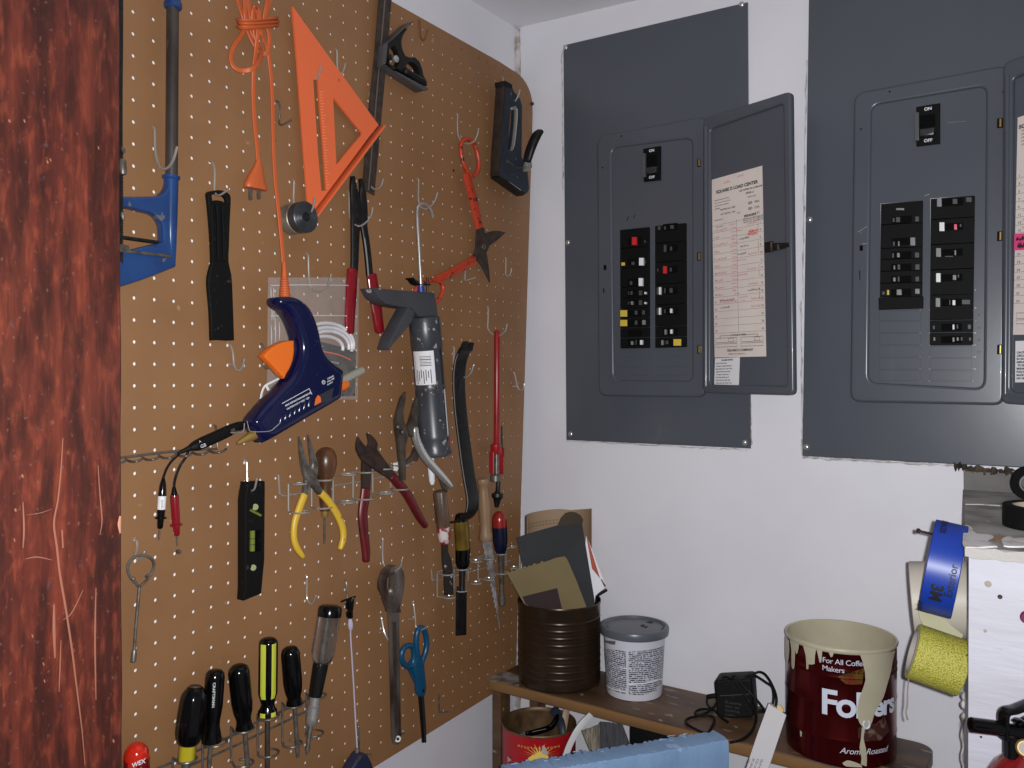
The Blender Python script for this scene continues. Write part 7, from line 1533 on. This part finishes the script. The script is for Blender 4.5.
pts = [PN(962.4+1.2*math.sin(i*1.7), 718+i*6, Vector((0, -.2, 1)), Vector((0, -1, 0))) for i in range(10)]; mb.sweep(pts, .0011, n=6); obj('caulk_blob', mb, M['caulk'], pier)

mb = MB(); bq = [(p.x, p.z) for p in (Q(963.4, 471, .006), Q(1066, 477, .006), Q(1066, 512, .006), Q(963.8, 505, .006))]
mb.slab(bq, .0004, .006, lambda u, v, w: Vector((u, -w, v)), b=.001); struct(obj('trim_5', mb, mat('grey backing board', (112, 109, 107), .8, col2=(92, 89, 86), scale=14)), 'grey upright board at the back of the ledge', 'ledge')
def DP(x, y, dep): return CAM+ray(x, y)*dep
# tape rolls hanging on a nail from the pier's hidden side
dn = .93
t = thing('nail', 'long rusty nail sticking out beside the blue tape', 'nail', DP(940, 535, dn))
mb = MB(); mb.sweep([DP(918.6, 530.8, dn), DP(934, 534.4, dn), DP(975, 543.5, dn)], .0014, n=8); a, b = DP(917.2, 530.4, dn), DP(919.4, 531, dn); mb.lathe(a, b, [(0, .0026), (1, .0026)], 12); obj('shaft', mb, M['ruststeel'], t)
def roll(name, label, c, ax, r, wd, core, m, mcore, dep, n=56, turn=0.0):
    """c px centre; ax px direction of the axis; r radius px, wd width px"""
    C_ = DP(*c, dep); av = (DP(c[0]+ax[0], c[1]+ax[1], dep)-C_).normalized(); s_ = dep/F; rv = (C_-CAM).normalized(); av = (av-rv*(av.dot(rv)+turn)).normalized()
    t = thing(name, label, 'tape', C_); p0, p1 = C_-av*(wd*s_/2), C_+av*(wd*s_/2)
    mb = MB(); mb.tube(p0, p1, r*s_, core*s_+.0016, n=n); o = obj('tape', mb, m, t)
    mb = MB(); mb.tube(p0-av*.0006, p1+av*.0006, core*s_+.0016, core*s_, n=n); obj('core', mb, mcore, t)
    u = (CAM-C_); u = (u-av*u.dot(av)).normalized(); w = av.cross(u)
    if w.z < 0: w = -w
    return t, C_, av, u, w, r*s_
M['coreboard'] = mat('tape core', (170, 150, 124), .7)
tb, C_, av, u_, w_, rb = roll('tape_roll', 'roll of bright blue masking tape on the nail by the pier', (943.4, 568.5), (30, 7.4), 46.5, 29.5, 30, mat('blue masking tape', (20, 52, 142), 0.4), M['coreboard'], .905)
def on_roll(along, ang, off=.0005): return C_+av*along+(u_*math.cos(ang)+w_*math.sin(ang))*(rb+off)
mb = MB(); s_ = .905/F
def rtext(txt, along_px, ang0, size, up=True, **kw):
    sg = 1 if up else -1
    mb.text(txt, size, lambda a, c: on_roll(along_px*s_-sg*c, ang0+sg*a/rb), cut=.003, **kw)
rtext('Exterior', 11.5, R(-33), .0105, True, bold=.0002); rtext('3M', -7, R(-20), .0160, False, bold=.0007); rtext('SURFACES', -9, R(86), .0078, False, bold=.0003); rtext('Exterior', -12, R(-78), .0075, True, bold=.0002)
obj('lettering', mb, M['ink'], tb)
tw, *_ = roll('tape_roll', 'wide roll of white tape behind the blue and yellow rolls', (943, 599.5), (30, 0.6), 37.5, 56, 24, mat('ivory tape', (176, 168, 156), 0.5), M['coreboard'], .985)
mb = MB(); mb.sweep([DP(926, 608, .955), DP(932, 620, .95), DP(944, 632, .945), DP(960, 641, .94)], [(.010, .0006), (.012, .0006), (.011, .0006), (.008, .0006)], n=8, up=-CF, sq=6, k=3); obj('loose_end', mb, mat('creamy tape end', (168, 163, 132), .5), tw)
m = mat('yellow mesh tape', (170, 164, 60), 0.5)
nt = m.node_tree; N = nt.nodes; L = nt.links; b = N['Principled BSDF']; tc = N.new('ShaderNodeTexCoord'); vo = N.new('ShaderNodeTexVoronoi'); vo.inputs['Scale'].default_value = 620; L.new(tc.outputs['Object'], vo.inputs['Vector'])
bp = N.new('ShaderNodeBump'); bp.inputs['Strength'].default_value = .8; bp.inputs['Distance'].default_value = .001; L.new(vo.outputs['Distance'], bp.inputs['Height']); L.new(bp.outputs['Normal'], b.inputs['Normal'])
rp = N.new('ShaderNodeValToRGB'); rp.color_ramp.elements[0].color = lin((196, 190, 92)); rp.color_ramp.elements[1].color = lin((140, 134, 40)); rp.color_ramp.elements[1].position = .8; L.new(vo.outputs['Distance'], rp.inputs['Fac']); L.new(rp.outputs['Color'], b.inputs['Base Color'])
ty, Cy, ay, uy, wy, ry = roll('tape_roll', 'roll of yellow mesh joint tape hanging lowest by the pier', (937.6, 659.6), (44, 15.6), 28, 47, 21, m, mat('grey board core', (150, 142, 136), .7), .915, turn=-.13)
mb = MB(); mb.prod([(909, 676, .7, 0), (907.6, 690, .6, 0), (907.2, 705, .8, 0), (906, 712, .6, 0), (907.6, 720, .9, 0)], fn=lambda x, y, d: DP(x, y, .915), n=6, k=3); obj('loose_thread', mb, mat('grey thread', (130, 118, 112), .7), ty)

# black tape on the ledge
M['blacktape'] = mat('black tape', (10, 10, 11), .8, col2=(16, 16, 16), scale=60, spec=.15)
def ledge_roll(label, c, rpx, z0, h, core):
    p = H(c[0], c[1], z0); r = rpx*sc(p); t = thing('tape_roll', label, 'tape', p)
    mb = MB(); mb.tube(p+Z1*.0002, p+Z1*h, r, r*core+.002, n=48); obj('tape', mb, M['blacktape'], t)
    mb = MB(); mb.tube(p+Z1*.0002, p+Z1*(h-.001), r*core+.002, r*core, n=48); obj('core', mb, mat('pale tape core', (186, 170, 150), .6), t)
ledge_roll('roll of black tape lying flat on the ledge of the white pier', (1049.5, 528), 41, ZP, .0245, .76)
p = DP(1030, 478, 1.12); t = thing('tape_roll', 'black tape roll standing on edge at the back of the ledge', 'tape', p)
axd = (CAM-p); axd.z = 0; axd.normalize(); rz = p.z-ZP; mb = MB(); r = 17*1.12/F; p.z = ZP+r+.0006
mb.tube(p-axd*.009, p+axd*.009, r, r*.55, n=40); obj('tape', mb, M['blacktape'], t)
mb = MB(); mb.tube(p-axd*.009, p+axd*.0085, r*.55, r*.45, n=32); obj('core', mb, mat('grey tape core', (96, 96, 98), .5), t)

# fire extinguisher in front of the pier
t = thing('fire_extinguisher', 'red fire extinguisher with a black valve at the lower right edge', 'fire extinguisher', DP(1032, 800, .63))
D_ = .745; cx = 1031; top = DP(cx, 752, D_); k_ = D_/F
mb = MB(); base = Vector((top.x, top.y, top.z-.36)); mb.lathe(base, top, [(0, .030), (.01, .040), (.03, .044), (.80, .044), (.86, .0425), (.92, .037), (.96, .029), (.985, .020), (1, .014)], 48); obj('cylinder', mb, mat('extinguisher red', (110, 18, 22), 0.25, coat=.3), t)
mb = MB(); DD = lambda x, y, r_=0: DP(x, y, D_)
mb.sweep([DP(1012, 757, D_), DP(1012, 733, D_)], [(.0062, .0062)]*2, n=14, sq=3); mb.sweep([DP(1004, 731.4, D_), DP(1024, 734, D_), DP(1040, 734, D_)], [(.0062, .0075), (.007, .009), (.006, .008)], n=14, sq=3); obj('valve', mb, M['blackg'], t)
mb = MB(); mb.tube(DP(970.6, 724.6, D_), DP(1006, 729, D_), 7.4*k_, 4.4*k_, n=20); obj('nozzle', mb, M['blackg'], t)
mb = MB(); mb.sweep([DP(1004, 738, D_), DP(1003.4, 724, D_), DP(1003.8, 714.6, D_), DP(1007, 710.6, D_), DP(1014, 709.4, D_), DP(1022, 706.4, D_), DP(1036, 701, D_), DP(1050, 698, D_)], [(.0030, .0070)]*8, n=12, sq=3, k=3, up=-CF); obj('carry_handle', mb, M['blackg'], t)
mb = MB(); mb.sweep([DP(1016, 723.4, D_), DP(1019, 721, D_), DP(1024, 722, D_), DP(1029, 719, D_), DP(1046, 717, D_)], [(.0022, .006)]*5, n=10, sq=3, k=2, up=-CF); obj('squeeze_lever', mb, M['blackg'], t)
g = DP(1025.6, 748.5, D_-.045); gd = (CAM-g).normalized(); mb = MB(); mb.lathe(g-gd*.012, g, [(0, .0075), (.5, .0075), (.9, .0075), (1, .006)], 24); o = obj('gauge', mb, mat('dull brass', (112, 90, 52), .45, .5), t)
mb = MB(); mb.lathe(g, g+gd*.0004, [(0, .0050), (1, .0050)], 24); obj('dial', mb, mat('tan dial', (116, 104, 88), .5), o)
mb = MB(); mb.box(Vector((top.x-.012, top.y+.030, top.z-.30)), Vector((.024, 0, 0)), Vector((0, yfp-top.y-.0305, 0)), Vector((0, 0, .22)), b=.001); obj('wall_bracket', mb, M['blackm'], t)
# magenta tag at the picture edge
t = thing('tag', 'magenta tag on the white pier at the picture edge', 'tag', V(1026, 615, yfp))
mb = MB(); p = V(1027.4, 617, yfp); s_ = sc(p); mb.lathe(p, p-Y1*.004, [(0, 6.4*s_), (.7, 6.4*s_), (1, 5*s_)], 24); obj('disc', mb, mat('magenta plastic', (96, 12, 62), .4), t)

# ------------------------------------------------------------------ light: phone flash beside the lens, room light spilling in, camera
for o in bpy.data.objects:
    if '_w' in o: del o['_w']
w = bpy.data.worlds.new('room'); scene.world = w; w.use_nodes = True
w.node_tree.nodes['Background'].inputs['Color'].default_value = (0.96, 0.97, 1.0, 1); w.node_tree.nodes['Background'].inputs['Strength'].default_value = 0.18
def light(name, kind, loc, energy, size, col=(1, 1, 1)):
    l = bpy.data.lights.new(name, kind); l.energy = energy; l.color = col
    l.shadow_soft_size = size
    o = bpy.data.objects.new(name, l); COL.objects.link(o); o.location = loc; return o
fo_ = light('flash', 'SPOT', CAM+CR*.014+CU*.006-CF*.004, 57, .0045, (.96, .98, 1.0))
fo_.data.spot_size = R(140); fo_.data.spot_blend = 1.0
fo_.matrix_world = Matrix(((CR.x, CU.x, -CF.x, fo_.location.x), (CR.y, CU.y, -CF.y, fo_.location.y), (CR.z, CU.z, -CF.z, fo_.location.z), (0, 0, 0, 1)))
cam = bpy.data.cameras.new('camera'); co = bpy.data.objects.new('camera', cam); COL.objects.link(co)
cam.sensor_width = 36; cam.lens = F*36/1024; cam.clip_start = .02
co.matrix_world = Matrix(((CR.x, CU.x, -CF.x, CAM.x), (CR.y, CU.y, -CF.y, CAM.y), (CR.z, CU.z, -CF.z, CAM.z), (0, 0, 0, 1)))
scene.camera = co
scene.view_settings.view_transform = 'Standard'; scene.view_settings.look = 'None'; scene.view_settings.gamma = 1; scene.view_settings.exposure = 0
scene.view_settings.use_curve_mapping = False
